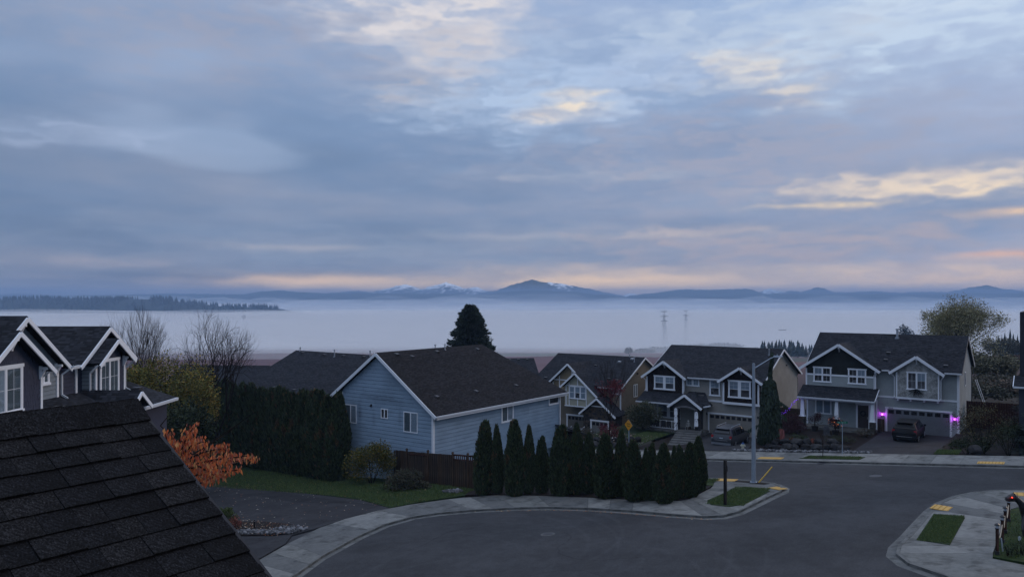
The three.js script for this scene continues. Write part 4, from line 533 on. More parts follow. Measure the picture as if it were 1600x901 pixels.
// ---------------------------------------------------------------- the half-timbered house (plan in units of 1.226 m)
{
  const K = 1.226, o = thing('two_storey_house', 'khaki house with half-timbered cream gables and a stone-faced garage, behind the bare red maple', 'house', W(-46.5, -2.825, 79.5), 'houses across the street'), q = (...a) => a.map((x) => x * K);
  const T1 = [2.55 * K + 0.09, 3.22 * K - 0.09, 3.48 * K, 3.90 * K];
  mesh('wall', new MB().openBox(-6.2 * K, 3.36 * K, -1.6, 4.0 * K, -9.2 * K, -0.02, ['front']), S.khaki, o);
  mesh('siding', lap(flatSide(-6.2 * K), flatSide(3.38 * K), -1.2, 4.0 * K, 0.18, 0.022, 0.022, [T1]), S.khaki, o);
  put(mesh('siding', lap((y) => gableL(4.6, 6.5, 0.5, 0)(y / K) * K, (y) => gableR(4.6, 6.5, 0.5, 9.2)(y / K) * K, -1.2, 6.4 * K), S.khaki, o), [3.385 * K, 0, 0], Math.PI / 2);
  mesh('wall_gable', new MB().prism([[0, 4.0 * K], [9.2 * K, 4.0 * K], [4.6 * K, 6.45 * K]], -0.02, 0).mul(new THREE.Matrix4().makeRotationY(Math.PI / 2)).mul(new THREE.Matrix4().makeTranslation(3.35 * K, 0, 0)), S.khaki, o);
  { const b = new MB(); slope(b, q(-6.5, 4.08, 0.45), q(3.62, 4.08, 0.45), q(3.62, 6.62, -4.6), q(-6.5, 6.62, -4.6)); mesh('roof', b, M.roof, o); const c = new MB(); slope(c, q(3.62, 4.08, -9.65), q(-6.5, 4.08, -9.65), q(-6.5, 6.62, -4.6), q(3.62, 6.62, -4.6)); mesh('roof', c, M.roof, o); }
  rake(o, q(3.63, 3.98, 0.43), q(3.63, 6.52, -4.6), 0.18); rake(o, q(3.63, 3.98, -9.65), q(3.63, 6.515, -4.6), 0.18); eaveBoard(o, q(1.2, 4.0, 0.5), q(3.62, 4.0, 0.5));
  const timber = (list, z) => { for (const [x0, x1, y0, y1] of list) mesh('timber', new MB().box(x0 * K, x1 * K, y0 * K, y1 * K, z, z + 0.035), M.trim, o); };
  mesh('gable_wall', new MB().prism([[-3.9 * K, 3.5 * K], [0.1 * K, 3.5 * K], [0.1 * K, 4.25 * K], [-1.87 * K, 5.95 * K], [-3.9 * K, 4.2 * K]], -0.5, 0.62 * K), S.ochre, o);
  timber([[-3.05, -2.95, 3.6, 4.82], [-1.62, -1.52, 4.2, 5.6], [-3.75, -1.1, 4.42, 4.52], [-3.78, -3.68, 3.6, 4.2]], 0.625 * K);
  frontGable(o, -1.87 * K, 6.14 * K, 4.16 * K, 4.2 * K, 0.87, 1.0 * K, -3.8 * K, M.roof, 0.2);
  mesh('bay', new MB().prism([[-2.1 * K, 2.1 * K], [0.35 * K, 2.1 * K], [1.2 * K, 2.7 * K], [1.2 * K, 3.45 * K], [-0.78 * K, 5.12 * K], [-2.1 * K, 3.98 * K]], 0, 1.12 * K, true), S.cream, o); { const z = 1.12 * K, a = -1.51 * K, c = 0.23 * K, y0 = 2.88 * K, y1 = 3.96 * K, b = new MB(); for (const P of [[[-2.1 * K, 2.1 * K], [0.35 * K, 2.1 * K], [1.2 * K, 2.7 * K], [1.2 * K, y0], [-2.1 * K, y0]], [[-2.1 * K, y0], [a, y0], [a, y1], [-2.1 * K, y1]], [[c, y0], [1.2 * K, y0], [1.2 * K, 3.45 * K], [0.596 * K, y1], [c, y1]], [[-2.1 * K, y1], [0.596 * K, y1], [-0.78 * K, 5.12 * K], [-2.1 * K, 3.98 * K]]]) { const f = THREE.ShapeUtils.triangulateShape(P.map((q) => new THREE.Vector2(...q)), []); for (const t of f) b.tri(...t.map((i) => [...P[i], z])); } mesh('bay_panel', b, S.cream, o); }
  timber([[-1.98, -1.88, 2.1, 4.0], [-1.62, -1.54, 2.1, 4.3], [0.28, 0.36, 2.1, 4.15], [-0.68, -0.60, 4.1, 4.9], [-1.9, 0.5, 4.02, 4.1], [-0.68, -0.60, 2.1, 2.9], [-2.1, 0.4, 2.06, 2.16]], 1.125 * K);
  windowIn(o, -1.58 * K, 0.30 * K, 2.86 * K, 3.98 * K, 1.14 * K, { parts: 3, hung: true, wide: 0.12, blind: ['full', 'top', 'full'], trim: 0.09 });
  frontGable(o, -0.78 * K, 5.36 * K, 3.96 * K, 3.26 * K, 0.86, 1.5 * K, -3.0 * K, M.roof, 0.2);
  // stone-faced garage front
  mesh('garage_front', new MB().prism([[0.3 * K, -1.3], [3.5 * K, -1.3], [3.5 * K, 1.75 * K], [1.9 * K, 3.0 * K], [0.3 * K, 1.75 * K]], 0, 1.66 * K), S.stoneGrey, o);
  { const r = rng(93), f = mesh('stone_facing', new MB().box(0.31 * K, 3.49 * K, 1.2 * K, 1.22 * K, 1.66 * K, 1.665 * K), S.stoneGrey, o); const ms = [S.stone, M.rock2, S.stoneGrey, mat([0.26, 0.21, 0.16], { map: scaled(tStone, 0.5) })]; for (let y = -0.9; y < 2.9; y += 0.19) { let x = 0.32; while (x < 3.46) { const w = 0.14 + 0.24 * r(), h = 0.15 + 0.05 * r(), d = 0.03 + 0.03 * r(), inGable = y + h < 3.0 - Math.abs(x + w / 2 - 1.9) * 0.78 - 0.05, inDoor = y < 1.1 && x + w > 1.14 && x < 3.0; if (inGable && !inDoor) { const c = (a) => a * K + 0.03 * (r() - 0.5), z = 1.66 * K; mesh('stone', new MB().hexa([[c(x), c(y), z], [c(x + w), c(y), z], [c(x), c(y + h), z], [c(x + w), c(y + h), z], [c(x + 0.015), c(y + 0.01), z + d], [c(x + w - 0.015), c(y + 0.015), z + d], [c(x + 0.015), c(y + h - 0.015), z + d], [c(x + w - 0.015), c(y + h - 0.01), z + d]]), ms[Math.floor(r() * 4)], f); } x += w; } } }
  frontGable(o, 1.9 * K, 3.22 * K, 1.68 * K, 1.6 * K, 0.82, 2.0 * K, -0.4, M.roof, 0.2); timber([[1.2, 2.6, 2.34, 2.42]], 1.72 * K);
  garageDoor(o, 1.24 * K, 2.92 * K, -0.85 * K, 1.0 * K, 1.70 * K, mat([0.20, 0.205, 0.19], { map: scaled(tPaint, 3) }), 4); garageDoor(o, -2.42 * K, -0.4 * K, -0.8 * K, 1.0 * K, 0.04, mat([0.17, 0.165, 0.145], { map: scaled(tPaint, 3) }), 5);
  windowIn(o, 2.55 * K, 3.22 * K, 3.46 * K, 3.92 * K, 0.03, { parts: 1, trim: 0.11 }); windowIn(o, 0, 1.0, 0, 1.5, 0, { turn: Math.PI / 2, at: [3.40 * K, 2.9 * K, -2.5 * K], trim: 0, parts: 2, flat: true });
  for (const [x, z, m] of [[-0.9, -2.8, M.ventMetal], [1.3, -3.6, M.metal], [-5.2, -0.3, M.ventMetal], [2.6, -0.7, M.ventMetal], [1.7, -0.8, M.ventMetal], [2.4, -4.2, M.metal]]) ventBox(o, x * K, (4.08 + (0.45 - z) * 0.503) * K, z * K, 0.46, m); pipe(o, 2.85 * K, 6.15 * K, -3.75 * K, 0.6, 0.06); pipe(o, 1.95 * K, 6.5 * K, -4.5 * K, 0.3, 0.05);
  cornerBoard(o, 3.34 * K, 1.5 * K, 3.95 * K, 0.02); downspout(o, 3.42 * K, 1.2 * K, 3.9 * K, 0.1, 0.1); mesh('security_light', new MB().box(3.4 * K, 3.55 * K, 5.05 * K, 5.2 * K, -3.3 * K, -3.15 * K), M.dark, o);
}
// ---------------------------------------------------------------- the blue house (plan in units of 1.2037 m; its front corner is the origin)
{
  const K = 1.2037, o = thing('two_storey_house', 'blue lap-sided house with a plain gable and long side wall behind the wooden fence', 'house', W(-43.5, -2.55, 48.7)), q = (...a) => a.map((x) => x * K);
  const hb = (x0, x1, y0, y1, t = 0.04) => [x0 * K + t, x1 * K - t, y0 * K + 0.04, y1 * K - 0.04], B1 = hb(-8.9, -7.61, 3.03, 4.42), B2 = hb(-5.04, -4.33, 3.69, 4.4), B3 = hb(-2.77, -1.41, 2.93, 4.38), B4 = hb(7.83, 9.43, 2.84, 4.16, 0.11), B5 = hb(14.49, 16.09, 3.46, 4.01, 0.11);
  mesh('wall', new MB().openBox(-9.2 * K, -0.02, -1.6, 4.3 * K, -16.3 * K, -0.02, ['front', 'right']), S.blue, o);
  mesh('siding', lap((y) => gableL(-5.33, 8.22, 0.708, -9.25)(y / K) * K, (y) => gableR(-5.33, 8.22, 0.708, 0)(y / K) * K, -1.2, 8.2 * K, 0.33, 0.035, 0.035, [B1, B2, B3]), S.blueGable, o);
  put(mesh('siding', lap(flatSide(0), flatSide(16.35 * K), -1.2, 4.32 * K, 0.33, 0.035, 0.035, [B4, B5]), S.blue, o), [0.004, 0, 0], Math.PI / 2);
  { const b = new MB(); slope(b, q(0.5, 4.33, 0.32), q(0.5, 4.33, -16.8), q(-5.33, 8.46, -12.2), q(-5.33, 8.46, 0.32)); mesh('roof', b, M.roofBrown, o); const c = new MB(); slope(c, q(-10.9, 4.5, -16.8), q(-10.9, 4.5, 0.32), q(-5.33, 8.46, 0.32), q(-5.33, 8.46, -12.2)); mesh('roof', c, M.roofBrown, o); const d = new MB(); slope(d, q(0.5, 4.33, -16.8), q(-10.9, 4.5, -16.8), q(-5.34, 8.46, -12.2), q(-5.33, 8.46, -12.2)); mesh('roof', d, M.roofBrown, o); }
  rake(o, q(0.53, 4.2, 0.34), q(-5.33, 8.34, 0.34), 0.26); rake(o, q(-10.9, 4.40, 0.345), q(-5.33, 8.34, 0.345), 0.26); eaveBoard(o, q(0.55, 4.26, 0.3), q(0.55, 4.26, -16.85)); mesh('fascia', new MB().box(0.44 * K, 0.49 * K, 4.05 * K, 4.24 * K, -16.75 * K, 0.2), M.trim, o);
  mesh('soffit', new MB().box(0, 0.46 * K, 4.18 * K, 4.2 * K, -16.4 * K, 0.2), M.trim, o);
  cornerBoard(o, -0.06, -1.3, 4.25 * K, 0.01, 0.17); { const c = cornerBoard(o, 0, -1.3, 4.2 * K, 0, 0.16); c.rotation.y = Math.PI / 2; c.position.set(0.01, 0, -0.06); } cornerBoard(o, -9.2 * K, -1.2, 5.3 * K, 0.01, 0.2); { const c = cornerBoard(o, 0, -1.3, 4.2 * K, 0, 0.14); c.rotation.y = Math.PI / 2; c.position.set(0.01, 0, -16.3 * K); }
  windowIn(o, -8.9 * K, -7.61 * K, 3.03 * K, 4.42 * K, 0.03, { trim: 0, blind: ['dim', 'full'], wide: 0.05 }); windowIn(o, -5.04 * K, -4.33 * K, 3.69 * K, 4.4 * K, 0.03, { trim: 0, wide: 0.05 }); windowIn(o, -2.77 * K, -1.41 * K, 2.93 * K, 4.38 * K, 0.03, { trim: 0, blind: ['dim', 'full'], wide: 0.05 });
  windowIn(o, 0, 1.6 * K, 0, 1.32 * K, 0, { turn: Math.PI / 2, at: [0.03, 2.84 * K, -7.83 * K], trim: 0.13, blind: ['dim', 'full'], wide: 0.05 }); windowIn(o, 0, 1.6 * K, 0, 0.55 * K, 0, { turn: Math.PI / 2, at: [0.03, 3.46 * K, -14.49 * K], trim: 0.13, parts: 1 });
  { const tilt = -0.616; for (const [u, y, v] of [[-1.02, 5.39, 1.51], [-0.96, 5.35, 5.95], [-0.92, 5.32, 11.09], [-5.0, 8.25, 1.51], [-4.72, 8.01, 2.88], [-4.95, 8.2, 5.97], [-4.86, 8.11, 11.0]]) { const x = ventBox(o, u * K, y * K, -v * K, 0); x.rotation.order = 'ZYX'; x.rotation.set(0, Math.PI / 2, tilt); } }
  pipe(o, -0.44 * K, 4.98 * K, -10.1 * K, 0.45, 0.035, false, M.ventMetal); pipe(o, -0.66 * K, 5.13 * K, -13.26 * K, 0.45, 0.035, false, M.ventMetal); pipe(o, -5.1 * K, 8.28 * K, -7.13 * K, 0.45, 0.05); pipe(o, -5.5 * K, 8.3 * K, -6.4 * K, 0.4, 0.05);
  mesh('wall_vent', new MB().cyl([-6.05 * K, 4.55 * K, 0], [-6.05 * K, 4.5 * K, 0.14], 0.1, 0.12, 10), M.ventMetal, o); downspout(o, 0.12, -0.6, 4.15 * K, -16.1 * K, 0.3, 0.1); mesh('gutter_elbow', new MB().bar(q(0.5, 4.16, 0.12), q(0.32, 4.08, 0.14), 0.08, 0.08).bar(q(0.32, 4.08, 0.14), q(0.2, 4.1, 0.16), 0.08, 0.08), M.gutter, o);
  // low entrance roof at the far end
  { const b = new MB(); slope(b, [3.2, 0.95, -20.4], [0.3, 0.95, -22.8], [-0.4, 2.0, -19.5], [0.05, 2.0, -18.6], 0.1); mesh('entrance_roof', b, M.roof, o); }
}
// ---------------------------------------------------------------- roofs of the houses further down the hill
function backHouse(label, x, y, z, len, run, pitch, over, vents, pipes, turn = -TH) {
  const o = thing('hillside_house', label, 'house', V3(x, y, z), 'houses down the hill', turn), d = run * pitch;
  { const b = new MB(); slope(b, [0, -d, run], [len, -d, run], [len, 0, 0], [0, 0, 0]); mesh('roof', b, M.roof, o); const c = new MB(); slope(c, [len, -d, -run], [0, -d, -run], [0, 0, 0], [len, 0, 0]); mesh('roof', c, M.roof, o); }
  mesh('wall', new MB().box(0.3, len - 0.3, -d - 7.5, -d + 0.1, -run + 0.4, run - 0.4).prism([[-run + 0.4, -d], [run - 0.4, -d], [0, -0.3]], 0, len - 0.6).mul(new THREE.Matrix4().makeTranslation(0, 0, 0)), S.khaki, o); o.children.at(-1).geometry = new MB().box(0.3, len - 0.3, -d - 7.5, -d + 0.15, -run + 0.4, run - 0.4).geo();
  for (const e of [0.31, len - 0.31]) mesh('gable_wall', new MB().prism([[-run + 0.5, -d - 0.1], [run - 0.5, -d - 0.1], [0, -0.35]], -0.03, 0.03).mul(new THREE.Matrix4().makeRotationY(Math.PI / 2)).mul(new THREE.Matrix4().makeTranslation(e, 0, 0)), S.khaki, o);
  rake(o, [-0.01, -d - 0.1, run], [-0.01, -0.1, 0], 0.16, 0.04, M.ventMetal); rake(o, [len + 0.01, -d - 0.1, run], [len + 0.01, -0.1, 0], 0.16, 0.04, M.ventMetal); eaveBoard(o, [0, -d - 0.08, run + 0.04], [len, -d - 0.08, run + 0.04]);
  for (const [u, v] of vents) ventBox(o, u, v * pitch * -1, v, Math.atan(pitch)); for (const [u, v, h] of pipes) pipe(o, u, -Math.abs(v) * pitch, v, h, 0.06);
  return o;
}
backHouse('long dark roof with rows of small vents directly behind the blue gable', -26.3, 6.04, -95, 17, 9.0, 0.45, 0, [[1.87, 0.47], [5.9, 0.58], [9.18, 0.58], [12.46, 0.51], [1.97, 7.53], [5.92, 7.58], [9.36, 7.64], [12.44, 7.62]], [[0.9, 0.1, 0.35], [7.9, 0.84, 0.7], [13.1, 0.24, 0.5]]);
{ const X = (px, d) => (px - 800) * d / 1220; backHouse('small dark roof partly behind the bare trees and hedge, beyond the long roof', X(300, 125), 12.5 - 102.5 * 125 / 1220, -121, 14, 7, 0.45, 0, [[11.2, 0.5], [8, 0.6]], [[9.5, 0.2, 0.3]], -0.06); backHouse('dark roof end showing between the blue house and the half-timbered house', X(772, 115), 12.5 - 97 * 115 / 1220, -116.5, 6.0, 7, 0.5, 0, [[1.0, 0.4], [2.3, 0.4], [3.6, 0.4], [4.9, 0.4]], [], 0.16); }

// ---------------------------------------------------------------- the navy house at the left (its gables face the camera's right)
{
  const o = thing('two_storey_house', 'navy blue house at the left with white-trimmed double gables', 'house', V3(-19, 0, -33), undefined, Math.PI / 2);   // local x runs away from the camera, +z faces right
  const L = (d) => d - 33;                                     // depth to local x
  const big = (da, ya, dl, dr, k, z0, wallZ, name) => 0;
  mesh('wall', new MB().box(L(25), L(38.2), -2, 9.5, -9, -0.02), S.navy, o);
  // left pair
  frontGable(o, L(30.0), 11.78, 9.58, 9.58, 0.73, 0.35, -9, M.roof, 0.165);
  put(mesh('gable_siding', lap(gableL(L(30), 11.6, 0.73, L(27.2)), gableR(L(30), 11.6, 0.73, L(32.6)), 8.0, 11.5, 0.17), S.paleGrey, o), [0, 0, 0]); mesh('gable_backing', new MB().prism([[L(27.2), 9.4], [L(32.6), 9.4], [L(30), 11.45]], -0.3, -0.01), S.paleGrey, o);
  frontGable(o, L(28.3), 11.3, 9.70, 9.70, 0.73, 1.15, -2, M.roof, 0.165);
  const N1 = [L(27.0) + 0.1, L(28.95) - 0.1, 8.37, 9.93], N2 = [L(34.75) + 0.1, L(36.45) - 0.1, 8.14, 9.6];
  mesh('bay', new MB().openBox(L(26.4), L(30.2), 6.8, 9.7, 0, 0.78, ['front', 'back', 'top']).prism([[L(26.4), 9.6], [L(30.2), 9.6], [L(28.3), 11.0]], 0, 0.78, true), S.navy, o);
  put(mesh('bay_shakes', shakes(gableL(L(28.3), 11.1, 0.73, L(26.4)), gableR(L(28.3), 11.1, 0.73, L(30.2)), 6.8, 11, 31, 0.2, [N1]), S.navy, o), [0, 0, 0.785]);
  windowIn(o, L(27.0), L(28.95), 8.35, 9.95, 0.81, { parts: 2, blind: ['full', 'dim'], grid: true, trim: 0.11 }); cornerBoard(o, L(30.14), 7.9, 9.5, 0.80, 0.12);
  windowIn(o, L(31.15), L(31.95), 9.0, 9.68, 0.02, { parts: 2, trim: 0.1, wide: 0.05, flat: true }); cornerBoard(o, L(32.55), 7.9, 9.5, 0.02, 0.14); downspout(o, L(30.35), 8.0, 9.6, 0.5, 0.25); downspout(o, L(32.75), 8.2, 9.6, 0.1, 0.2); bracket(o, L(32.4), 9.75, 0.02, 0.3); bracket(o, L(30.05), 9.85, 0.8, 0.3); bracket(o, L(30), 11.5, 0.02, 0.3); bracket(o, L(28.3), 11.05, 0.8, 0.3);
  // right pair
  put(mesh('siding', lap(flatSide(L(32.6)), flatSide(L(38.2)), 7.5, 9.5, 0.17), S.navy, o), [0, 0, 0]);
  frontGable(o, L(36.2), 11.15, 9.57, 9.57, 0.64, 0.35, -9, M.roof, 0.165); mesh('gable_backing', new MB().prism([[L(34.0), 9.4], [L(38.2), 9.4], [L(36.2), 10.85]], -0.3, -0.01), S.navy, o);
  frontGable(o, L(35.75), 10.62, 9.60, 9.58, 0.64, 0.95, -1.5, M.roof, 0.165); mesh('bay', new MB().openBox(L(34.45), L(37.05), 7.4, 9.6, 0, 0.58, ['front', 'back', 'top']).prism([[L(34.45), 9.55], [L(37.05), 9.55], [L(35.75), 10.35]], 0, 0.58, true), S.navy, o);
  put(mesh('bay_shakes', shakes(gableL(L(35.75), 10.4, 0.64, L(34.45)), gableR(L(35.75), 10.4, 0.64, L(37.05)), 7.4, 10.35, 32, 0.2, [N2]), S.navy, o), [0, 0, 0.585]);
  put(mesh('bay_side', lap(flatSide(0), flatSide(0.58), 7.6, 9.5, 0.17), S.paleGrey, o), [L(34.45) - 0.002, 0, 0], -Math.PI / 2);
  windowIn(o, L(34.75), L(36.45), 8.12, 9.62, 0.61, { parts: 2, blind: ['dim', 'dim'], grid: true, trim: 0.10, wide: 0.06 }); for (const d of [34.5, 37.0]) cornerBoard(o, L(d), 7.9, 9.5, 0.59, 0.12); cornerBoard(o, L(33.95), 7.6, 9.4, 0.02, 0.14); downspout(o, L(37.2), 8.0, 9.5, 0.55, 0.25); downspout(o, L(34.3), 8.1, 9.5, 0.45, -0.1); bracket(o, L(36.9), 9.75, 0.6, 0.25); eaveBoard(o, [L(32.95), 9.5, 0.3], [L(34.05), 9.5, 0.3]); eaveBoard(o, [L(34.3), 9.52, 0.9], [L(34.62), 9.52, 0.9]);
  // lower roof along the front
  { const b = new MB(); slope(b, [L(25), 7.55, 2.4], [L(38.6), 7.55, 2.4], [L(38.6), 8.35, 0], [L(25), 8.35, 0], 0.1); mesh('lower_roof', b, M.roof, o); } eaveBoard(o, [L(25), 7.48, 2.44], [L(38.6), 7.48, 2.44]); rake(o, [L(38.62), 7.45, 2.4], [L(38.62), 8.25, 0], 0.14);
  frontGable(o, L(34.3), 8.42, 7.7, 7.7, 0.75, 2.7, 0, M.roof, 0.16); mesh('lower_gable', new MB().prism([[L(33.4), 7.5], [L(35.2), 7.5], [L(34.3), 8.2]], 2.2, 2.4), S.stoneGrey, o);
  ventBox(o, L(33.2), 10.2, -2.4, 0.3); { const v = ventBox(o, L(30.9), 8.1, 1.0, 0.32); const w = ventBox(o, L(37.4), 8.1, 1.0, 0.32); }
  mesh('lower_wall', new MB().box(L(25.2), L(38.4), -4, 7.5, -0.02, 2.0), S.navy, o);
}
// ---------------------------------------------------------------- own garage roof in the foreground, shingle by shingle
{
  const o = thing('shingled_roof', 'black shingled garage roof close in the foreground', 'roof', V3(-2.341, 11.835, -4.8)), pitch = 0.6015, len = Math.hypot(1, pitch), dn = [1 / len, -pitch / len, 0], up = [pitch / len, 1 / len, 0];
  const X = (t, n, z) => [dn[0] * t + up[0] * n, dn[1] * t + up[1] * n, z];          // t down the slope, n off it
  const sm = [[0.034, 0.035, 0.039], [0.050, 0.050, 0.052], [0.026, 0.027, 0.030], [0.062, 0.060, 0.060], [0.042, 0.043, 0.047]].map((c) => mat(c, { map: scaled(tSpeck, 2.1), roughness: 0.95, bumpMap: scaled(tSpeck, 2.1), bumpScale: 0.004 }));
  { const b = new MB(); b.hexa([X(0, -0.08, -0.01), X(4.2, -0.08, -0.01), X(0, -0.004, -0.01), X(4.2, -0.004, -0.01), X(0, -0.08, 4), X(4.2, -0.08, 4), X(0, -0.004, 4), X(4.2, -0.004, 4)]); mesh('roof_deck', b, M.roof, o); const c = new MB(); const Y = (t, n, z) => { const q = X(t, n, z); return [-q[0], q[1], q[2]]; }; slope(c, Y(4.2, 0, 4), Y(4.2, 0, 0), [0, 0, 0], [0, 0, 4], 0.08); mesh('far_slope', c, M.roof, o); }
  const e = 0.146, widths = [0.13, 0.17, 0.21, 0.25, 0.30], r = rng(2024), gs = widths.map((w) => [0, 1, 2].map((k) => { const th = 0.009 + 0.004 * k, b = new MB(), p = (t, n, z) => X(t, n, z); const l = e + 0.09; b.hexa([p(-l, -0.004, 0), p(0, 0.006, 0), p(-l, 0.0, 0), p(0, 0.006 + th, 0), p(-l, -0.004, w - 0.003), p(0, 0.006, w - 0.003), p(-l, 0.0, w - 0.003), p(0, 0.006 + th, w - 0.003)]); const g = b.geo(); const u = g.attributes.uv, q = g.attributes.position; for (let i = 0; i < q.count; i++) u.setXY(i, q.getZ(i), (q.getX(i) * dn[0] + q.getY(i) * dn[1])); return g; }));
  for (let c = 0; c < 17; c++) { let z = -0.02 - 0.004 * r(), last = -1; const t = 0.175 + c * e; while (z < 2.35) { const w = z < 0 ? Math.floor(r() * 4) : Math.floor(r() * 5); let k = Math.floor(r() * 3), m = Math.floor(r() * 5); if (m === last) m = (m + 1 + Math.floor(r() * 3)) % 5; last = m; const s = mesh('shingle', gs[w][k], sm[m], o); const q = X(t + 0.003 * (r() - 0.5), 0.001 * r(), z); s.position.set(...q); z += widths[w]; } }
  // ridge caps lapping away from the gable end
  { let i = 0; for (let z = -0.03; z < 2.4; z += 0.21, i++) { const a = 0.185, th = 0.012, lift = 0.018, b = new MB(); const L = (sx, t, n, zz) => { const q = X(t, n, zz); return [sx * q[0], q[1], q[2]]; }; for (const sx of [1, -1]) b.hexa([L(sx, 0, lift + 0.006, 0.0), L(sx, a, lift * 0.5, 0.0), L(sx, 0, lift + th + 0.014, 0.0), L(sx, a, lift * 0.5 + th, 0.0), L(sx, 0, lift - 0.004, 0.30), L(sx, a, lift * 0.5 - 0.008, 0.30), L(sx, 0, lift + th - 0.004, 0.30), L(sx, a, lift * 0.5 + th - 0.008, 0.30)]); const s = mesh('ridge_cap', b, sm[(i * 2) % 5], o); s.position.z = z + 0.004 * r(); s.position.y = 0.004; } }
  mesh('drip_edge', new MB().bar(X(0.02, 0.002, -0.028), X(4.2, 0.002, -0.028), 0.02, 0.02), mat([0.03, 0.03, 0.033], { roughness: 0.8 }), o); mesh('rake_board', new MB().bar(X(0, -0.12, 0.01), X(4.2, -0.12, 0.01), 0.03, 0.2), mat([0.05, 0.055, 0.065]), o);
  mesh('wall', new MB().prism([[-3.3, -11.5], [3.3, -11.5], [3.3, -2.1], [0, -0.13], [-3.3, -2.1]], 0.3, 3.8), S.blue, o);
}

// ---------------------------------------------------------------- plants
class LB {
  constructor() { this.p = []; this.n = []; this.c = []; }
  leaf(x, y, z, d, s, len, wid, col, bend = 0.15) {
    const nx = d[1] * s[2] - d[2] * s[1], ny = d[2] * s[0] - d[0] * s[2], nz = d[0] * s[1] - d[1] * s[0], h = len * 0.48, w = wid / 2, b = bend * len;
    const T = [x + d[0] * len, y + d[1] * len, z + d[2] * len], A = [x + d[0] * h + s[0] * w + nx * b, y + d[1] * h + s[1] * w + ny * b, z + d[2] * h + s[2] * w + nz * b], B = [x + d[0] * h - s[0] * w + nx * b, y + d[1] * h - s[1] * w + ny * b, z + d[2] * h - s[2] * w + nz * b];
    this.p.push(x, y, z, ...B, ...A, ...B, ...T, ...A); for (let i = 0; i < 6; i++) { this.n.push(nx, ny, nz); this.c.push(...col); }
  }
  geo() { const g = new THREE.BufferGeometry(); g.setAttribute('position', new THREE.Float32BufferAttribute(this.p, 3)); g.setAttribute('normal', new THREE.Float32BufferAttribute(this.n, 3)); g.setAttribute('color', new THREE.Float32BufferAttribute(this.c, 3)); return g; }
}
const unit = (a) => { const l = Math.hypot(...a) || 1; return [a[0] / l, a[1] / l, a[2] / l]; };
const cross = (a, b) => [a[1] * b[2] - a[2] * b[1], a[2] * b[0] - a[0] * b[2], a[0] * b[1] - a[1] * b[0]];
const tone = (c, r, v = 0.35) => { const k = 1 + v * (r() - 0.5) * 2, w = 1 + 0.12 * (r() - 0.5); return [c[0] * k * w, c[1] * k, c[2] * k / w]; };
// clipped columnar conifer, 5 m tall before scaling: fans of scale-leaved sprays round a dark inner column
function columnar(seed, leaders, n = 5200) {
  const r = rng(seed), L = new LB(), H = 5, R = 0.82, core = new MB(), ph = r() * 9;
  for (const [ox, oz, hk, rk] of leaders) {
    const prof = (t) => R * rk * Math.pow(Math.min(1, (1 - t) * 1.9), 0.72) * (0.72 + 0.28 * Math.min(1, t * 4 + 0.25));
    for (let i = 0; i < 8; i++) core.cyl([ox, i / 8 * H * hk * 0.97, oz], [ox, (i + 1) / 8 * H * hk * 0.97, oz], prof(i / 8) * 0.80, Math.max(0.01, prof((i + 1) / 8) * 0.80), 10, false);
    for (let i = 0; i < n / leaders.length; i++) {
      const t = Math.pow(r(), 0.9), a = r() * 6.2832, lump = 0.80 + 0.36 * fbm(a * 1.9 + ph, t * 11 + ph, 3) + 0.06 * Math.sin(a * 5 + ph), rad = prof(t) * lump * (0.86 + 0.2 * r()), x = ox + Math.cos(a) * rad, z = oz + Math.sin(a) * rad, y = t * H * hk * (1 + 0.02 * (r() - 0.5));
      const out = [Math.cos(a), 0, Math.sin(a)], d = unit([out[0] * (0.28 + 0.35 * r()) + 0.25 * (r() - 0.5), 1, out[2] * (0.28 + 0.35 * r()) + 0.25 * (r() - 0.5)]), tw = r() * 3.14, tan = [-out[2], 0, out[0]], s = unit([tan[0] * Math.cos(tw) + out[0] * Math.sin(tw), 0.15 * (r() - 0.5), tan[2] * Math.cos(tw) + out[2] * Math.sin(tw)]);
      const c = r() < 0.03 || fbm(a * 1.2 + ph * 3, t * 6 + ph, 3) > 0.75 ? [0.095, 0.066, 0.032] : [0.044, 0.060, 0.027]; L.leaf(x, y, z, d, s, (0.18 + 0.26 * r() * r() + 0.05), 0.09 + 0.09 * r(), tone(c, r, 0.55));
    }
  }
  return [L.geo(), core.geo()];
}
const inner = mat([0.036, 0.050, 0.026], { roughness: 1 });
const columns = [columnar(1, [[0, 0, 1, 1]]), columnar(2, [[-0.12, 0, 1, 0.92], [0.26, 0.05, 0.93, 0.72]]), columnar(3, [[0, 0, 1, 0.85], [-0.3, 0.1, 0.97, 0.62], [0.3, -0.05, 0.99, 0.62]]), columnar(4, [[0, 0, 1, 1.02]]), columnar(5, [[-0.2, 0, 1, 0.8], [0.22, 0, 0.98, 0.8]])];
function column(label, group, x, y, z, h, w, v, turn) { const t = thing('arborvitae', label, 'conifer', V3(x, y, z), group, turn); mesh('foliage', columns[v][0], M.leaf, t); mesh('inner_branches', columns[v][1], inner, t); mesh('trunk', trunkGeo, M.bark, t); t.scale.set(w / 1.75, h / 5, w / 1.75); t.rotation.z = 0.07 * (hash(Math.round(x * 31), Math.round(z * 17)) - 0.5); return t; }
const trunkGeo = new MB().cyl([0, -0.3, 0], [0, 1.2, 0], 0.09, 0.06, 7).geo();
const PL = (px, py, h = 0) => { const A = (px - 800) / 1220, B = (py - 464) / 1220, d = (11.05 - h) / (B + 0.0809 * A - 0.0588); return [A * d, 12.5 - B * d, -d]; };
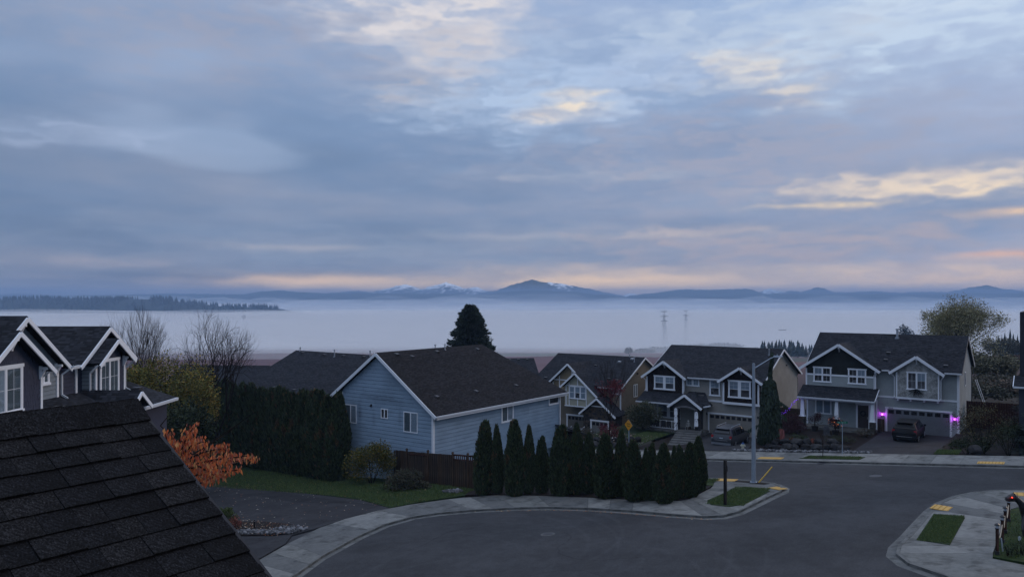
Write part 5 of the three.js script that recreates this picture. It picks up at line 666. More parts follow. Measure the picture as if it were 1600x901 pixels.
{
  const ord = ['first', 'second', 'third', 'fourth', 'fifth', 'sixth', 'seventh', 'eighth', 'ninth', 'tenth', 'eleventh', 'twelfth', 'thirteenth', 'fourteenth', 'fifteenth', 'sixteenth', 'seventeenth', 'eighteenth', 'nineteenth', 'twentieth', 'twenty-first', 'twenty-second'];
  const front = [[755.7, 773, 663, 36, 2], [778, 772, 669, 19, 0], [804, 775, 661.5, 36, 4], [825.5, 772, 670, 19, 0], [847.5, 771, 686, 22, 1], [876, 775, 669, 35, 1], [901, 773, 667, 24, 3], [921, 772, 681.5, 24, 0], [948, 779, 683, 35, 3], [971, 777, 677, 22, 0], [993.6, 784, 693.5, 33, 3], [1011, 783, 705, 16, 0], [1021, 783, 696.5, 19, 1], [1039, 787, 698, 31, 3], [1056, 782, 701.5, 15, 0], [1066.5, 779, 700, 18, 1], [1080, 777, 696.5, 28, 3], [1094, 768, 686.5, 24, 0]], r = rng(8);
  front.forEach(([px, py, top, w, v], i) => { const [x, y, z] = PL(px, py, 0.12), d = -z; column(`slim dark columnar conifer along the kerb, ${ord[i]} from the wooden fence`, 'clipped conifers along the kerb', x, y, z - 0.3, (py - top) * d / 1220, w * d / 1220 * 1.03, v, r() * 6); });
  const n = 22; for (let i = 0; i < n; i++) { const t = i / (n - 1), s = lerp(-86, -53.4, Math.pow(t, 0.92)), v = lerp(54.2, 46.9, t), p = W(s, gY(s) + 0.1, v), d = -p.z, top = lerp(594, 621, Math.pow(t, 0.85)) + 9 * (r() - 0.5) - (i === n - 1 ? 6 : 0), h = p.y - (12.5 - (top - 464) * d / 1220); column(`tall dark conifer in the dense hedge by the lawn, ${ord[n - 1 - i]} from the blue house`, 'tall conifer hedge by the lawn', p.x, p.y, p.z, -h, 2.1 + 0.5 * r(), [0, 3, 1, 4, 3][i % 5], r() * 6); }
}
// a leafy mass: lumpy ellipsoid shells of leaves on a few stems
function leafMass(seed, rx, ry, rz, n, len, cols, op = {}) {
  const r = rng(seed), L = new LB(), lumps = []; const k = op.lumps ?? 9; for (let i = 0; i < k; i++) { const a = r() * 6.283, b = Math.acos(1 - 1.5 * r()), q = 0.55 + 0.2 * r(); lumps.push([Math.cos(a) * Math.sin(b) * q, Math.cos(b) * q, Math.sin(a) * Math.sin(b) * q, 0.32 + 0.24 * r()]); }
  for (let i = 0; i < n; i++) {
    const lm = lumps[Math.floor(r() * k)], a = r() * 6.283, c = 2 * r() - 1, sn = Math.sqrt(1 - c * c), rad = lm[3] * Math.pow(r(), op.fill ?? 0.35), o = [Math.cos(a) * sn, c, Math.sin(a) * sn];
    const x = (lm[0] + o[0] * rad) * rx, y = (lm[1] + o[1] * rad) * ry, z = (lm[2] + o[2] * rad) * rz; if (y < -ry * 0.97) continue;
    const d = unit([o[0] + 1.2 * (r() - 0.5), o[1] * 0.6 + (op.droop ?? 0.1) + 1.0 * (r() - 0.5), o[2] + 1.2 * (r() - 0.5)]), s = unit(cross(d, [r() - 0.5, r() - 0.5, r() - 0.5]));
    L.leaf(x, y, z, d, s, len * (0.7 + 0.6 * r()), len * (op.slim ?? 0.55) * (0.7 + 0.6 * r()), tone(cols[Math.floor(r() * cols.length)], r, 0.3));
  }
  return L.geo();
}
function stems(seed, n, rx, y0, y1, rad = 0.02) { const r = rng(seed), b = new MB(); for (let i = 0; i < n; i++) { const a = r() * 6.28, e = (0.3 + 0.6 * r()) * rx; b.cyl([0.1 * Math.cos(a), y0, 0.1 * Math.sin(a)], [Math.cos(a) * e * 0.5, lerp(y0, y1, 0.5), Math.sin(a) * e * 0.5], rad, rad * 0.8, 5, false).cyl([Math.cos(a) * e * 0.5, lerp(y0, y1, 0.5), Math.sin(a) * e * 0.5], [Math.cos(a) * e, y1, Math.sin(a) * e], rad * 0.8, rad * 0.4, 5, false); } return b; }
function bush(name, label, category, pos, rx, ry, rz, n, len, cols, seed, op = {}) { const t = thing(name, label, category, pos, op.group, op.turn ?? 0), f = mesh('foliage', leafMass(seed, rx, ry, rz, n, len, cols, op), op.m ?? M.leaf, t); f.position.y = ry * 0.86; mesh('stem', stems(seed + 9, op.stems ?? 7, rx, -0.1, ry * 1.3, op.stemR ?? 0.025), M.bark, t); return t; }
// tree skeleton: tapered limbs that fork; returns the wood and the twig ends
function skeleton(seed, H, op = {}) {
  const r = rng(seed), trunk = new MB(), limbs = new MB(), ends = [], depth = op.depth ?? 6, spread = op.spread ?? 0.55;
  function grow(p, d, len, rad, lev) {
    const q = [p[0] + d[0] * len, p[1] + d[1] * len, p[2] + d[2] * len]; (lev === 0 ? trunk : limbs).cyl(p, q, rad, rad * 0.72, lev < 2 ? 7 : lev < 4 ? 5 : 3, false);
    if (lev >= (op.leafFrom ?? 3)) ends.push([q, d, lev]); if (lev >= depth) return;
    const n = lev === 0 ? (op.first ?? 4) : 2 + (r() < 0.45 ? 1 : 0);
    for (let i = 0; i < n; i++) { const a = r() * 6.283, k = spread * (0.55 + 0.8 * r()), o = unit(cross(d, [Math.cos(a), 0.3 * Math.sin(a), Math.sin(a)])), up = op.up ?? 0.12; grow(q, unit([d[0] + o[0] * k, d[1] + o[1] * k + up, d[2] + o[2] * k]), len * (0.66 + 0.22 * r()), rad * (i === 0 ? 0.68 : 0.52), lev + 1); }
    if (lev < 3 && r() < 0.8) grow(q, unit([d[0] + 0.15 * (r() - 0.5), d[1] + 0.2, d[2] + 0.15 * (r() - 0.5)]), len * 0.85, rad * 0.66, lev + 1);
  }
  grow([0, 0, 0], unit([0.04 * (r() - 0.5), 1, 0.04 * (r() - 0.5)]), H * (op.trunk ?? 0.24), op.rad ?? H * 0.016, 0);
  return { trunk, limbs, ends };
}
function tree(name, label, pos, sk, leafN, len, cols, seed, op = {}) {
  const t = thing(name, label, 'tree', pos, op.group, op.turn ?? 0); if (op.height) { const bx = new THREE.Box3().setFromBufferAttribute(sk.limbs.geo().attributes.position), wd = Math.max(bx.max.x - bx.min.x, bx.max.z - bx.min.z) * 0.9; t.scale.set(op.width / wd, op.height / bx.max.y, op.width / wd); } mesh('trunk', sk.trunk, op.bark ?? M.bark, t); mesh('branches', sk.limbs, op.bark ?? M.bark, t);
  if (leafN) { const r = rng(seed), L = new LB(), e = op.keep ? sk.ends.filter((x) => op.keep(x[0], r)) : sk.ends; for (let i = 0; i < leafN && e.length; i++) { const [q, d] = e[Math.floor(r() * e.length)], j = op.jit ?? 0.35, o = unit([d[0] + 1.5 * (r() - 0.5), d[1] - (op.droop ?? 0.2) + 1.2 * (r() - 0.5), d[2] + 1.5 * (r() - 0.5)]), s = unit(cross(o, [r() - 0.5, r() - 0.5, r() - 0.5])); L.leaf(q[0] + j * (r() - 0.5), q[1] + j * (r() - 0.5), q[2] + j * (r() - 0.5), o, s, len * (0.7 + 0.6 * r()), len * (op.slim ?? 0.6) * (0.7 + 0.5 * r()), tone(cols[Math.floor(r() * cols.length)], r, 0.3)); } mesh('leaves', L.geo(), op.m ?? M.leaf, t); }
  return t;
}
const at = (px, py, d) => V3((px - 800) * d / 1220, 12.5 - (py - 464) * d / 1220, -d);
// left: bare trees, yellowing trees, dark shrubs below them
{
  const gl = [[0.125, 0.125, 0.032], [0.17, 0.145, 0.034], [0.095, 0.105, 0.034]], yl = [[0.34, 0.22, 0.04], [0.26, 0.17, 0.035]];
  const base = (px, d) => { const x = (px - 800) * d / 1220; return V3(x, landY(x, -d), -d); };
  let p = base(214, 74); tree('bare_tree', 'leafless tree with an upright fan of fine twigs beside the navy house', p, skeleton(12, 17.5, { depth: 7, spread: 0.50, up: 0.2, first: 5, trunk: 0.27, rad: 0.36 }), 260, 0.16, yl, 3, { bark: M.barkPale, keep: (q) => q[1] < 13.5, height: 17.6, width: 7.2 });
  p = base(338, 78); tree('bare_tree', 'leafless tree with long crooked branches above the conifer hedge', p, skeleton(31, 18.5, { depth: 7, spread: 0.70, up: 0.1, first: 3, trunk: 0.33, rad: 0.42, leafFrom: 3 }), 200, 0.16, yl, 4, { bark: M.barkPale, keep: (q) => q[1] < 13, height: 17.2, width: 9.0 });
  p = base(172, 82); tree('bare_tree', 'thin leafless sapling top just right of the navy gable', p, skeleton(44, 15, { depth: 6, spread: 0.5, first: 2, trunk: 0.35, rad: 0.12 }), 0, 0, [], 5, { bark: M.barkPale, height: 17.2, width: 3.0 });
  const add = (label, px, top, d, w, h, n, cols, seed) => { const b = base(px, d), y1 = 12.5 - (top - 464) * d / 1220, t = thing('leafy_tree', label, 'tree', V3(b.x, b.y, b.z), 'yellowing trees behind the hedge', 0); const f = mesh('crown', leafMass(seed, w, h, w, n, 0.21, cols, { lumps: 14, fill: 0.5 }), M.leaf, t); f.position.y = y1 - b.y - h * 0.85; mesh('trunk', new MB().cyl([0, -0.3, 0], [0.3, y1 - b.y - h, 0], 0.2, 0.12, 7), M.bark, t); mesh('branches', stems(seed, 8, w, y1 - b.y - h * 2, y1 - b.y - h * 0.3, 0.06), M.bark, t); };
  add('yellow green tree nearest the navy house, below the fan of twigs', 210, 572, 71, 3.4, 3.6, 9000, [...gl, ...gl, yl[1]], 51); add('broad olive tree with yellow flecks between the navy house and the hedge', 262, 566, 73, 4.0, 4.0, 11000, [...gl, ...gl, yl[1]], 52); add('yellow leaved tree just left of the tall conifer hedge', 303, 572, 75, 2.4, 3.8, 4200, [...yl, ...gl], 53);
  const dk = [[0.022, 0.032, 0.016], [0.030, 0.040, 0.018]];
  [[232, 640, 62, 'dark evergreen shrub below the navy eave'], [262, 634, 64, 'dark evergreen shrub behind the top of the orange tree'], [292, 630, 67, 'dark evergreen shrub touching the first tall hedge conifer']].forEach(([px, top, d, l], i) => { const b = base(px, d), h = (12.5 - (top - 464) * d / 1220 - b.y) / 1.85; bush('evergreen_shrub', l, 'shrub', b, 2.3, h, 2.2, 5200, 0.28, dk, 60 + i, { lumps: 12, fill: 0.3, group: 'dark shrubs under the yellow trees' }); });
}
// conifer behind the blue house
{
  const d = 130, x = (735 - 800) * d / 1220, y0 = landY(x, -d) - 0.5, H = 11.2 - y0, t = thing('pine_tree', 'tall dark irregular pine rising behind the blue house', 'tree', V3(x, y0, -d), undefined, 0), r = rng(99), w = new MB(), L = new LB(), br = new MB();
  w.cyl([0, 0, 0], [0, H * 0.98, 0], 0.35, 0.04, 8); mesh('trunk', w, M.bark, t);
  for (let y = H * 0.42; y < H * 0.99; y += 0.22) { const f = (H - y) / (H * 0.58), reach = 4.9 * Math.pow(f, 0.62) * (f > 0.75 ? 1.08 - 0.5 * (f - 0.75) : 1), n = 4 + Math.floor(2 * r()); for (let i = 0; i < n; i++) { const a = r() * 6.283, l = reach * (0.45 + 0.62 * r()), rise = 0.18 - 0.1 * f + 0.2 * (r() - 0.5), e = [Math.cos(a) * l, y + l * rise, Math.sin(a) * l]; br.cyl([0, y, 0], e, 0.045, 0.015, 4, false); const m = Math.ceil(l * 46); for (let k = 0; k < m; k++) { const q = Math.pow(r(), 0.6), sp = 0.5 * (1.1 - q * 0.5), px = e[0] * q + sp * (r() - 0.5), py = lerp(y, e[1], q) + 0.28 * (r() - 0.4), pz = e[2] * q + sp * (r() - 0.5), dd = unit([Math.cos(a) + 1.1 * (r() - 0.5), 0.35 + 0.7 * (r() - 0.5), Math.sin(a) + 1.1 * (r() - 0.5)]); L.leaf(px, py, pz, dd, unit(cross(dd, [r() - 0.5, r() - 0.5, r() - 0.5])), 0.40 + 0.25 * r(), 0.14 + 0.10 * r(), tone([0.050, 0.066, 0.050], r, 0.4)); } } }
  for (let i = 0; i < 16000; i++) { const y = H * (0.42 + 0.57 * r()), f = (H - y) / (H * 0.58), a = r() * 6.283, R = 4.3 * Math.pow(f, 0.6) * Math.sqrt(r()) * (0.75 + 0.5 * fbm(a * 1.3, y * 0.8, 3)); if (fbm(Math.cos(a) * R * 0.8 + 9, y * 0.9 + Math.sin(a) * R * 0.8, 3) < 0.45) continue; const dd = unit([Math.cos(a) + 1.2 * (r() - 0.5), 0.4 + 0.8 * (r() - 0.5), Math.sin(a) + 1.2 * (r() - 0.5)]); L.leaf(Math.cos(a) * R, y, Math.sin(a) * R, dd, unit(cross(dd, [r() - 0.5, r() - 0.5, r() - 0.5])), 0.40 + 0.25 * r(), 0.14 + 0.1 * r(), tone([0.052, 0.068, 0.050], r, 0.4)); }
  mesh('branches', br, M.bark, t); mesh('needles', L.geo(), M.leaf, t);
}
// broad tree and misty trees behind the grey house
{
  const g = [[0.22, 0.205, 0.11], [0.27, 0.235, 0.12], [0.18, 0.18, 0.10]], d = 125, x = (1500 - 800) * d / 1220, y0 = landY(x, -d) - 0.5;
  tree('broad_tree', 'broad olive brown tree behind the right end of the grey house', V3(x, y0, -d), skeleton(71, 15.5, { depth: 6, spread: 0.62, up: 0.16, first: 5, trunk: 0.26, rad: 0.3, leafFrom: 3 }), 13000, 0.27, g, 72, { jit: 1.2, droop: 0, height: 13.4, width: 12.4 }); { const tr = scene.children.at(-1), f = mesh('lower_foliage', leafMass(74, 5.6, 6.0, 5.6, 13000, 0.27, g, { lumps: 26, fill: 0.9 }), M.leaf, tr); f.scale.set(1 / tr.scale.x, 1 / tr.scale.y, 1 / tr.scale.z); f.position.y = 6.6 / tr.scale.y; }
  const l = (label, px, top, dd, w, n, cols, seed) => { const X = (px - 800) * dd / 1220, y = landY(X, -dd) - 0.5, h = (12.5 - (top - 464) * dd / 1220 - y) / 1.8; bush('hazy_tree', label, 'tree', V3(X, y, -dd), w, h, w, n, 0.42, cols, seed, { lumps: 16, fill: 0.6, group: 'trees behind the grey house', stemR: 0.1 }); };
  l('reddish brown tree beside the dark wall at the right edge', 1585, 556, 150, 4.2, 5200, [[0.11, 0.075, 0.062], [0.09, 0.07, 0.055]], 81); l('pale olive tree at the right end of the grey house, below the broad tree', 1548, 548, 120, 3.6, 5200, [[0.12, 0.12, 0.075], [0.15, 0.135, 0.08]], 83); l('misty grey tree in the gap before the dark wall at the right', 1572, 530, 210, 5.5, 5200, [[0.08, 0.085, 0.07]], 84); l('dim bush filling the gap above the reddish fence', 1562, 590, 112, 3.4, 4200, [[0.10, 0.09, 0.065]], 85); l('low hazy bush above the reddish fence, nearest the grey house', 1538, 604, 96, 2.8, 2600, [[0.09, 0.085, 0.06], [0.07, 0.07, 0.05]], 86); l('low hazy bush above the reddish fence, behind the white pole', 1556, 600, 98, 2.8, 2600, [[0.10, 0.085, 0.06], [0.07, 0.07, 0.05]], 87); l('low hazy bush above the reddish fence, nearest the dark wall', 1580, 598, 97, 3.0, 2600, [[0.11, 0.08, 0.06], [0.08, 0.07, 0.05]], 88); l('grey green tree under the broad tree behind the grey house', 1535, 580, 140, 4.5, 5200, [[0.06, 0.065, 0.045]], 82);
}
// distant hedgerows and single trees on the field
{ const r = rng(33), c = [[0.05, 0.055, 0.042]]; [[982, 542, 800, 4, 'small round tree standing alone on the brown field'], [1006, 546, 900, 11, 'hedgerow bush left of the tan house ridge'], [1040, 543, 1000, 22, 'hedgerow clump above the left end of the tan house ridge'], [1085, 540, 1150, 28, 'hedgerow clump over the middle of the tan house ridge'], [1130, 538, 1200, 30, 'hedgerow clump left of the row of misty conifers'], [1417, 508, 520, 6, 'faint round tree in the fog above the grey house ridge'], [380, 492, 2000, 7, 'tiny dark tree top showing through the fog at the left']].forEach(([px, top, d, w, l], i) => { const X = (px - 800) * d / 1220, y1 = 12.5 - (top - 464) * d / 1220, y = landY(X, -d), h = px === 380 ? 5.5 : Math.max(2.5, (y1 - y) / 1.85); const t = bush('field_tree', l, 'tree', V3(X, y1 - h * 1.85, -d), w, h, w * 0.6, 1600, w * 0.12 + 0.4, c, 90 + i, { lumps: 12, fill: 0.4, group: 'single trees in the valley', stemR: 0.2 }); mesh('trunk', new MB().cyl([0, Math.min(-0.5, y - y1 + h * 1.85), 0], [0, h, 0], 0.3, 0.2, 6), M.bark, t); }); }
// orange cherry beside the garage roof
{
  const t = thing('cherry_tree', 'small tree with bright orange autumn leaves beside the foreground roof', 'tree', V3(-6.35, 0.6, -14.6), undefined, 0), r = rng(404), w = new MB(), b = new MB(), L = new LB();
  const P = (px, py, d) => { const q = at(px, py, d); return [q.x + 6.35, q.y - 0.6, q.z + 14.6]; };
  const fork = P(262, 790, 14.6); w.cyl([0, -0.4, 0], [fork[0], fork[1] * 0.6, fork[2]], 0.13, 0.10, 8).cyl([fork[0], fork[1] * 0.6, fork[2]], fork, 0.10, 0.08, 8); mesh('trunk', w, M.bark, t);
  const boughs = [[[300, 740], [350, 722], [402, 716]], [[290, 745], [330, 738], [372, 734]], [[285, 720], [320, 705], [352, 700]], [[275, 725], [288, 690], [301, 668]], [[280, 735], [310, 728], [345, 748]], [[270, 735], [262, 700], [258, 678]], [[285, 730], [335, 718], [385, 712]], [[300, 760], [320, 752], [340, 742]], [[278, 715], [300, 695], [318, 690]], [[270, 760], [285, 750], [305, 745]], [[265, 740], [268, 712], [275, 695]]];
  boughs.forEach((bo, i) => { const dd = 14.6 + 1.6 * (hash(i, 7) - 0.5) * 2; let last = fork; bo.forEach(([px, py], k) => { const q = P(px, py, lerp(14.6, dd, (k + 1) / 3)); b.cyl(last, q, 0.035 - 0.009 * k, 0.026 - 0.009 * k, 5, false); const m = k === 0 ? 52 : 84; for (let j = 0; j < m; j++) { const f = r(), x = lerp(last[0], q[0], f) + 0.20 * (r() - 0.5), y = lerp(last[1], q[1], f) + 0.04 + 0.16 * (r() - 0.5), z = lerp(last[2], q[2], f) + 0.26 * (r() - 0.5), d = unit([0.5 * (r() - 0.5), -1, 0.5 * (r() - 0.5)]), s = unit(cross(d, [r() - 0.5, 0, r() - 0.5])); L.leaf(x, y, z, d, s, 0.06 + 0.05 * r(), 0.032 + 0.022 * r(), tone([[0.56, 0.13, 0.032], [0.46, 0.10, 0.028], [0.62, 0.20, 0.055], [0.36, 0.065, 0.024], [0.30, 0.10, 0.05], [0.55, 0.26, 0.09]][Math.floor(r() * 6)], r, 0.3), 0.12); } last = q; }); });
  for (const [a, c, d2] of [[[330, 690], [372, 662], [398, 643]], [[250, 665], [262, 650], [275, 655]], [[350, 680], [365, 668], [380, 668]]].map((x) => x.map(([px, py]) => P(px, py, 14.9)))) b.cyl(P(300, 710, 14.7), a, 0.015, 0.011, 4, false).cyl(a, c, 0.011, 0.007, 4, false).cyl(c, d2, 0.007, 0.003, 4, false);
  mesh('branches', b, M.bark, t); mesh('leaves', L.geo(), M.leafThin, t);
}

// ---------------------------------------------------------------- lots, lawns, drives
struct('lawn', slabOf([[-39.4, 39.6], [-44.2, 41.2], [-52, 42.0], [-62, 42.6], [-80, 43.2], [-80, 56], [-56, 49.4], [-48, 48.6], [-38, 47.8], [-36.6, 44.6], [-38.3, 42.2]], (s, v) => gY(s) + 0.12 + 0.05 * (fbm(s, v, 2) - 0.5), 0.3), M.grass, 'dim green lawn strip below the tall hedge');
struct('driveway', slabOf([[-40.1, 31.6], [-39.9, 33.6], [-40.1, 36.0], [-39.7, 38.5], [-39.4, 39.5], [-44.2, 41.1], [-52, 41.9], [-62, 42.5], [-80, 43.1], [-80, 18], [-34.0, 16], [-36.9, 26.3], [-38.6, 29.9]], onHill(0.11), 0.25), M.drive, 'dark asphalt drive joining the cul-de-sac at the left');
struct('driveway_patch', slabOf([[-42.2, 40.1], [-55, 41.6], [-57, 40.2], [-49, 39.0]], onHill(0.115), 0.004), mat([0.060, 0.060, 0.064], { map: scaled(tAsphalt, 4), roughness: 0.9 }), 'newer darker asphalt patch on the drive');
struct('planting_bed', slabOf([[-40.25, 32.7], [-40.3, 31.7], [-41.3, 30.9], [-43.6, 30.1], [-46.6, 29.6], [-49.5, 30], [-48.6, 32.4], [-45.4, 33.4], [-42.6, 33.5]], (s, v) => gY(s) + 0.17 + 0.08 * (fbm(s * 1.3, v * 1.3, 3) - 0.5), 0.25), M.mulch, 'mulched planting island in the drive');
struct('hedge_bed', slabOf([[-38.2, 47.7], [-36.6, 44.5], [-34.5, 45.2], [-31, 45.85], [-27, 46.15], [-23.6, 46.25], [-21.6, 46.35], [-20.7, 46.75], [-20.35, 47.4], [-20.35, 51.2], [-20.7, 52], [-24, 52.1], [-28, 52.1], [-40, 52.1]], (s, v) => gY(s) + 0.14 + 0.07 * (fbm(s * 1.5, v * 1.5, 3) - 0.5), 0.3), M.mulch, 'dark bark bed under the row of clipped conifers');
struct('back_yard', slabOf([[-80, 56], [-56, 49.5], [-40, 52.2], [-46, 56], [-46, 70], [-80, 70]], onHill(0.0), 0.3), M.lawnDark, 'dark grass around the blue house');
struct('verge', slabOf([[-18.95, 47.0], [-18.3, 46.0], [-17.0, 45.7], [-16.45, 46.6], [-16.2, 49.0], [-16.15, 50.6], [-17.2, 51.4], [-18.2, 51.6], [-18.7, 50]], onHill(0.155), 0.03), M.grass, 'small grass verge at the kerb corner by the street light');
struct('verge', slabOf([[-20.3, 51.4], [-21.0, 53.6], [-27, 53.8], [-27, 52.3], [-23, 52.25]], onHill(0.155), 0.03), M.grass, 'thin grass verge at the end of the conifer row');
struct('verge', slabOf([[-6.25, 46.8], [-4.75, 46.4], [-4.8, 40.9], [-6.25, 41.4]], onHill(0.155), 0.03), M.grass, 'square grass patch set in the right-hand pavement');
struct('verge', slabOf([[-17.8, 63.0], [-13.4, 63.0], [-13.2, 64.2], [-17.4, 64.2]], onHill(0.155), 0.03), M.grass, 'long grass strip in the far pavement by the street sign');
struct('lawn', slabOf([[-3.0, 39.5], [-3.0, 47.8], [-2.85, 48.9], [-2.3, 49.9], [-1.5, 50.5], [0, 50.95], [3, 51.1], [20, 51.1], [20, 39.5], [0.4, 38.2]], onHill(0.14), 0.3), M.grass, 'green lawn behind the posts at the right edge');
struct('driveway', slabOf([[0.2, 37.7], [0.6, 38.1], [20, 39.4], [20, 26], [9.6, 26.8], [3.1, 34.7]], onHill(0.11), 0.3), M.drive, 'dark drive at the lower right corner');
// lots across the street: each rises from the pavement to its house
const ramp = (y1, v1 = 71, base = (s) => gY(s) + 0.12) => (s, v) => lerp(base(s), y1, sstep(66, v1, v));
function lotGrid(name, s0, s1, v0, v1, top, m, label) { const b = new MB(), n = 10, k = 9; for (let i = 0; i < n; i++) for (let j = 0; j < k; j++) { const a = lerp(s0, s1, i / n), c = lerp(s0, s1, (i + 1) / n), d = lerp(v0, v1, j / k), e = lerp(v0, v1, (j + 1) / k); slabs(b, [[a, d], [c, d], [c, e], [a, e]], top, 0); } return struct(name, b, m, label); }
lotGrid('driveway', -14.75, -8.9, 66, 79.7, ramp(0.0, 79), M.drive, 'dark drive in front of the grey house garage'); lotGrid('garden_bed', -23.2, -14.8, 66.0, 79.5, ramp(-0.08, 69.5), M.mulch, 'raised planted bed in front of the grey house porch');
lotGrid('garden_bed', -8.85, 6, 66.0, 90, ramp(0.35, 70), M.soil, 'planted bank right of the grey house'); { const b = new MB(), top = ramp(-1.93, 79); for (let i = 0; i < 8; i++) for (let j = 0; j < 10; j++) { const q = (a, t) => { const v = lerp(66, 79.7, t), k = lerp(0, -4.6, t); return [lerp(-28.2, -22.6, a) + k, v]; }; slabs(b, [q(i / 8, j / 10), q((i + 1) / 8, j / 10), q((i + 1) / 8, (j + 1) / 10), q(i / 8, (j + 1) / 10)], (s, v) => top(s, v) + 0.03, 0); } struct('driveway', b, M.drive, 'drive in front of the tan house garage'); } lotGrid('garden_bed', -34.2, -22.4, 66, 79.5, ramp(-1.95, 79), M.mulch, 'planted strip beside the tan house drive'); lotGrid('garden_bed', -41, -34.3, 66, 79.5, ramp(-1.72, 71), M.lawnDark, 'front garden left of the tan house steps');
lotGrid('driveway', -58, -41.1, 66, 80, ramp(-3.8, 78), M.drive, 'drive of the half-timbered house'); lotGrid('side_yard', -26.2, -22.4, 79.5, 95, () => -0.95, M.soil, 'narrow side yard between the tan and grey houses'); 
// steps to the tan house porch
{ const o = thing('front_steps', 'broad concrete steps climbing to the tan house porch', 'steps', W(-31.7, 0, 73.2), undefined, -TH + 0.28); const stepM = mat([0.19, 0.195, 0.20], { map: scaled(tConcrete, 2) }), n = 8; for (let i = 0; i < n; i++) { const z1 = 4.9 - i * 1.02, y = -1.66 + i * 0.055; mesh('step', new MB().box(-1.25, 1.25, y - 0.04, y, z1 - 1.2, z1).box(-1.25, 1.25, y - 0.6, y - 0.04, z1 - 1.2, z1 - 0.22), stepM, o); } const r = mesh('handrail', new MB().cyl([-1.3, -0.8, 1.6], [-1.3, -0.65, -2.6], 0.02, 0.02, 6), M.blackMetal, o); for (const z of [1.6, -2.6]) mesh('post', new MB().box(-1.32, -1.28, -1.7, -0.6, z - 0.02, z + 0.02), M.blackMetal, r); }
// ---------------------------------------------------------------- rocks
function rockGeo(seed, k = 0.35) { const g = new THREE.IcosahedronGeometry(1, 2), p = g.attributes.position, r = rng(seed), a = r() * 99; for (let i = 0; i < p.count; i++) { const x = p.getX(i), y = p.getY(i), z = p.getZ(i), f = 1 + k * (fbm(x * 1.7 + a + 5, y * 1.7 + z * 1.1 + a, 3) - 0.5) * 2; p.setXYZ(i, x * f, y * f, z * f); } const q = toCreasedNormals(g, 0.5); const u = new Float32Array(q.attributes.position.count * 2); for (let i = 0; i < q.attributes.position.count; i++) { u[2 * i] = q.attributes.position.getX(i) * 0.7; u[2 * i + 1] = q.attributes.position.getY(i) * 0.7 + q.attributes.position.getZ(i) * 0.4; } q.setAttribute('uv', new THREE.BufferAttribute(u, 2)); return q; }
const rocks = [1, 2, 3, 4, 5].map((i) => rockGeo(i)), rockM = [M.rock, M.rock2, M.rock3, M.rock];
function rockWall(label, list, seed, group) { const o = thing('rock_wall', label, 'rock wall', V3(0, 0, 0), group, 0), r = rng(seed); list.forEach(([s, y, v, w, h]) => { const m = mesh('stone', rocks[Math.floor(r() * 5)], rockM[Math.floor(r() * 4)], o); m.position.copy(W(s, y, v)); m.scale.set(w / 2, h / 2, w / 2 * (0.7 + 0.3 * r())); m.rotation.set(0.4 * (r() - 0.5), r() * 6, 0.4 * (r() - 0.5)); }); return o; }
{ const r = rng(17), l = []; for (let s = -21.6; s < -14.6; s += 0.62 + 0.35 * r()) l.push([s, gY(s) + 0.28, 67.2 + 0.25 * r(), 0.8 + 0.5 * r(), 0.55 + 0.3 * r()]); for (let s = -21.2; s < -16; s += 0.7 + 0.4 * r()) l.push([s, gY(s) + 0.68, 67.9 + 0.3 * r(), 0.7 + 0.4 * r(), 0.5 + 0.2 * r()]); rockWall('dark boulder wall edging the bed in front of the grey house', l, 18, 'boulder walls across the street'); const m = []; for (let s = -40; s < -34.2; s += 0.6 + 0.3 * r()) m.push([s, gY(s) + 0.32, 67.0 + 0.25 * r(), 0.75 + 0.4 * r(), 0.6 + 0.25 * r()], [s + 0.3, gY(s) + 0.75, 67.9 + 0.3 * r(), 0.6 + 0.4 * r(), 0.45 + 0.2 * r()]); rockWall('dark boulder wall below the tan house garden, behind the yellow sign', m, 19, 'boulder walls across the street'); }
{ const o = solo('boulder', 'pale angular boulder among the shrubs right of the violet-lit drive', 'rock', rocks[2], M.rock2); o.position.copy(W(-6.3, 1.0, 67.9)); o.scale.set(0.55, 0.38, 0.45); o.rotation.y = 1; }
function scatter(name, label, category, geo, m, n, seed, place) { const im = new THREE.InstancedMesh(geo, m, n), d = new THREE.Object3D(), r = rng(seed), c = new THREE.Color(); for (let i = 0; i < n; i++) { const t = place(r, d); d.updateMatrix(); im.setMatrixAt(i, d.matrix); if (t) im.setColorAt(i, c.setRGB(...t)); } im.name = numbered(name); tag(im, label, category, undefined, 'stuff'); im.castShadow = im.receiveShadow = true; scene.add(im); return im; }
const pebbleGeo = rockGeo(9, 0.3), white = mat([1, 1, 1], { roughness: 0.85 });
const greyTone = (r) => { const k = 0.05 + 0.22 * r() * r(); return [k, k, k * 1.03]; };
scatter('river_stones', 'band of pale river stones edging the planting island in the drive', 'stones', pebbleGeo, white, 420, 5, (r, d) => { const t = r(), e = r() < 0.7; const s = e ? lerp(-40.3, -47, t) : lerp(-40.3, -42.6, r()), v = e ? lerp(31.9, 29.9, Math.pow(t, 0.7)) + 0.7 * (r() - 0.3) : 31.6 + 1.3 * r(); d.position.copy(W(s, gY(s) + 0.19, v)); const k = 0.06 + 0.09 * r(); d.scale.set(k * 1.3, k * 0.75, k); d.rotation.set(r(), r() * 6, r()); return greyTone(r); });
scatter('river_stones', 'strip of small pale stones along the far pavement below the boulders', 'stones', pebbleGeo, white, 700, 6, (r, d) => { const s = r() < 0.7 ? lerp(-24.4, -13.2, r()) : lerp(-24.4, -21, r()), v = 66.05 + 0.75 * r() * r(); d.position.copy(W(s, gY(s) + 0.16, v)); const k = 0.05 + 0.08 * r(); d.scale.set(k * 1.3, k * 0.8, k); d.rotation.set(r(), r() * 6, r()); return greyTone(r); });
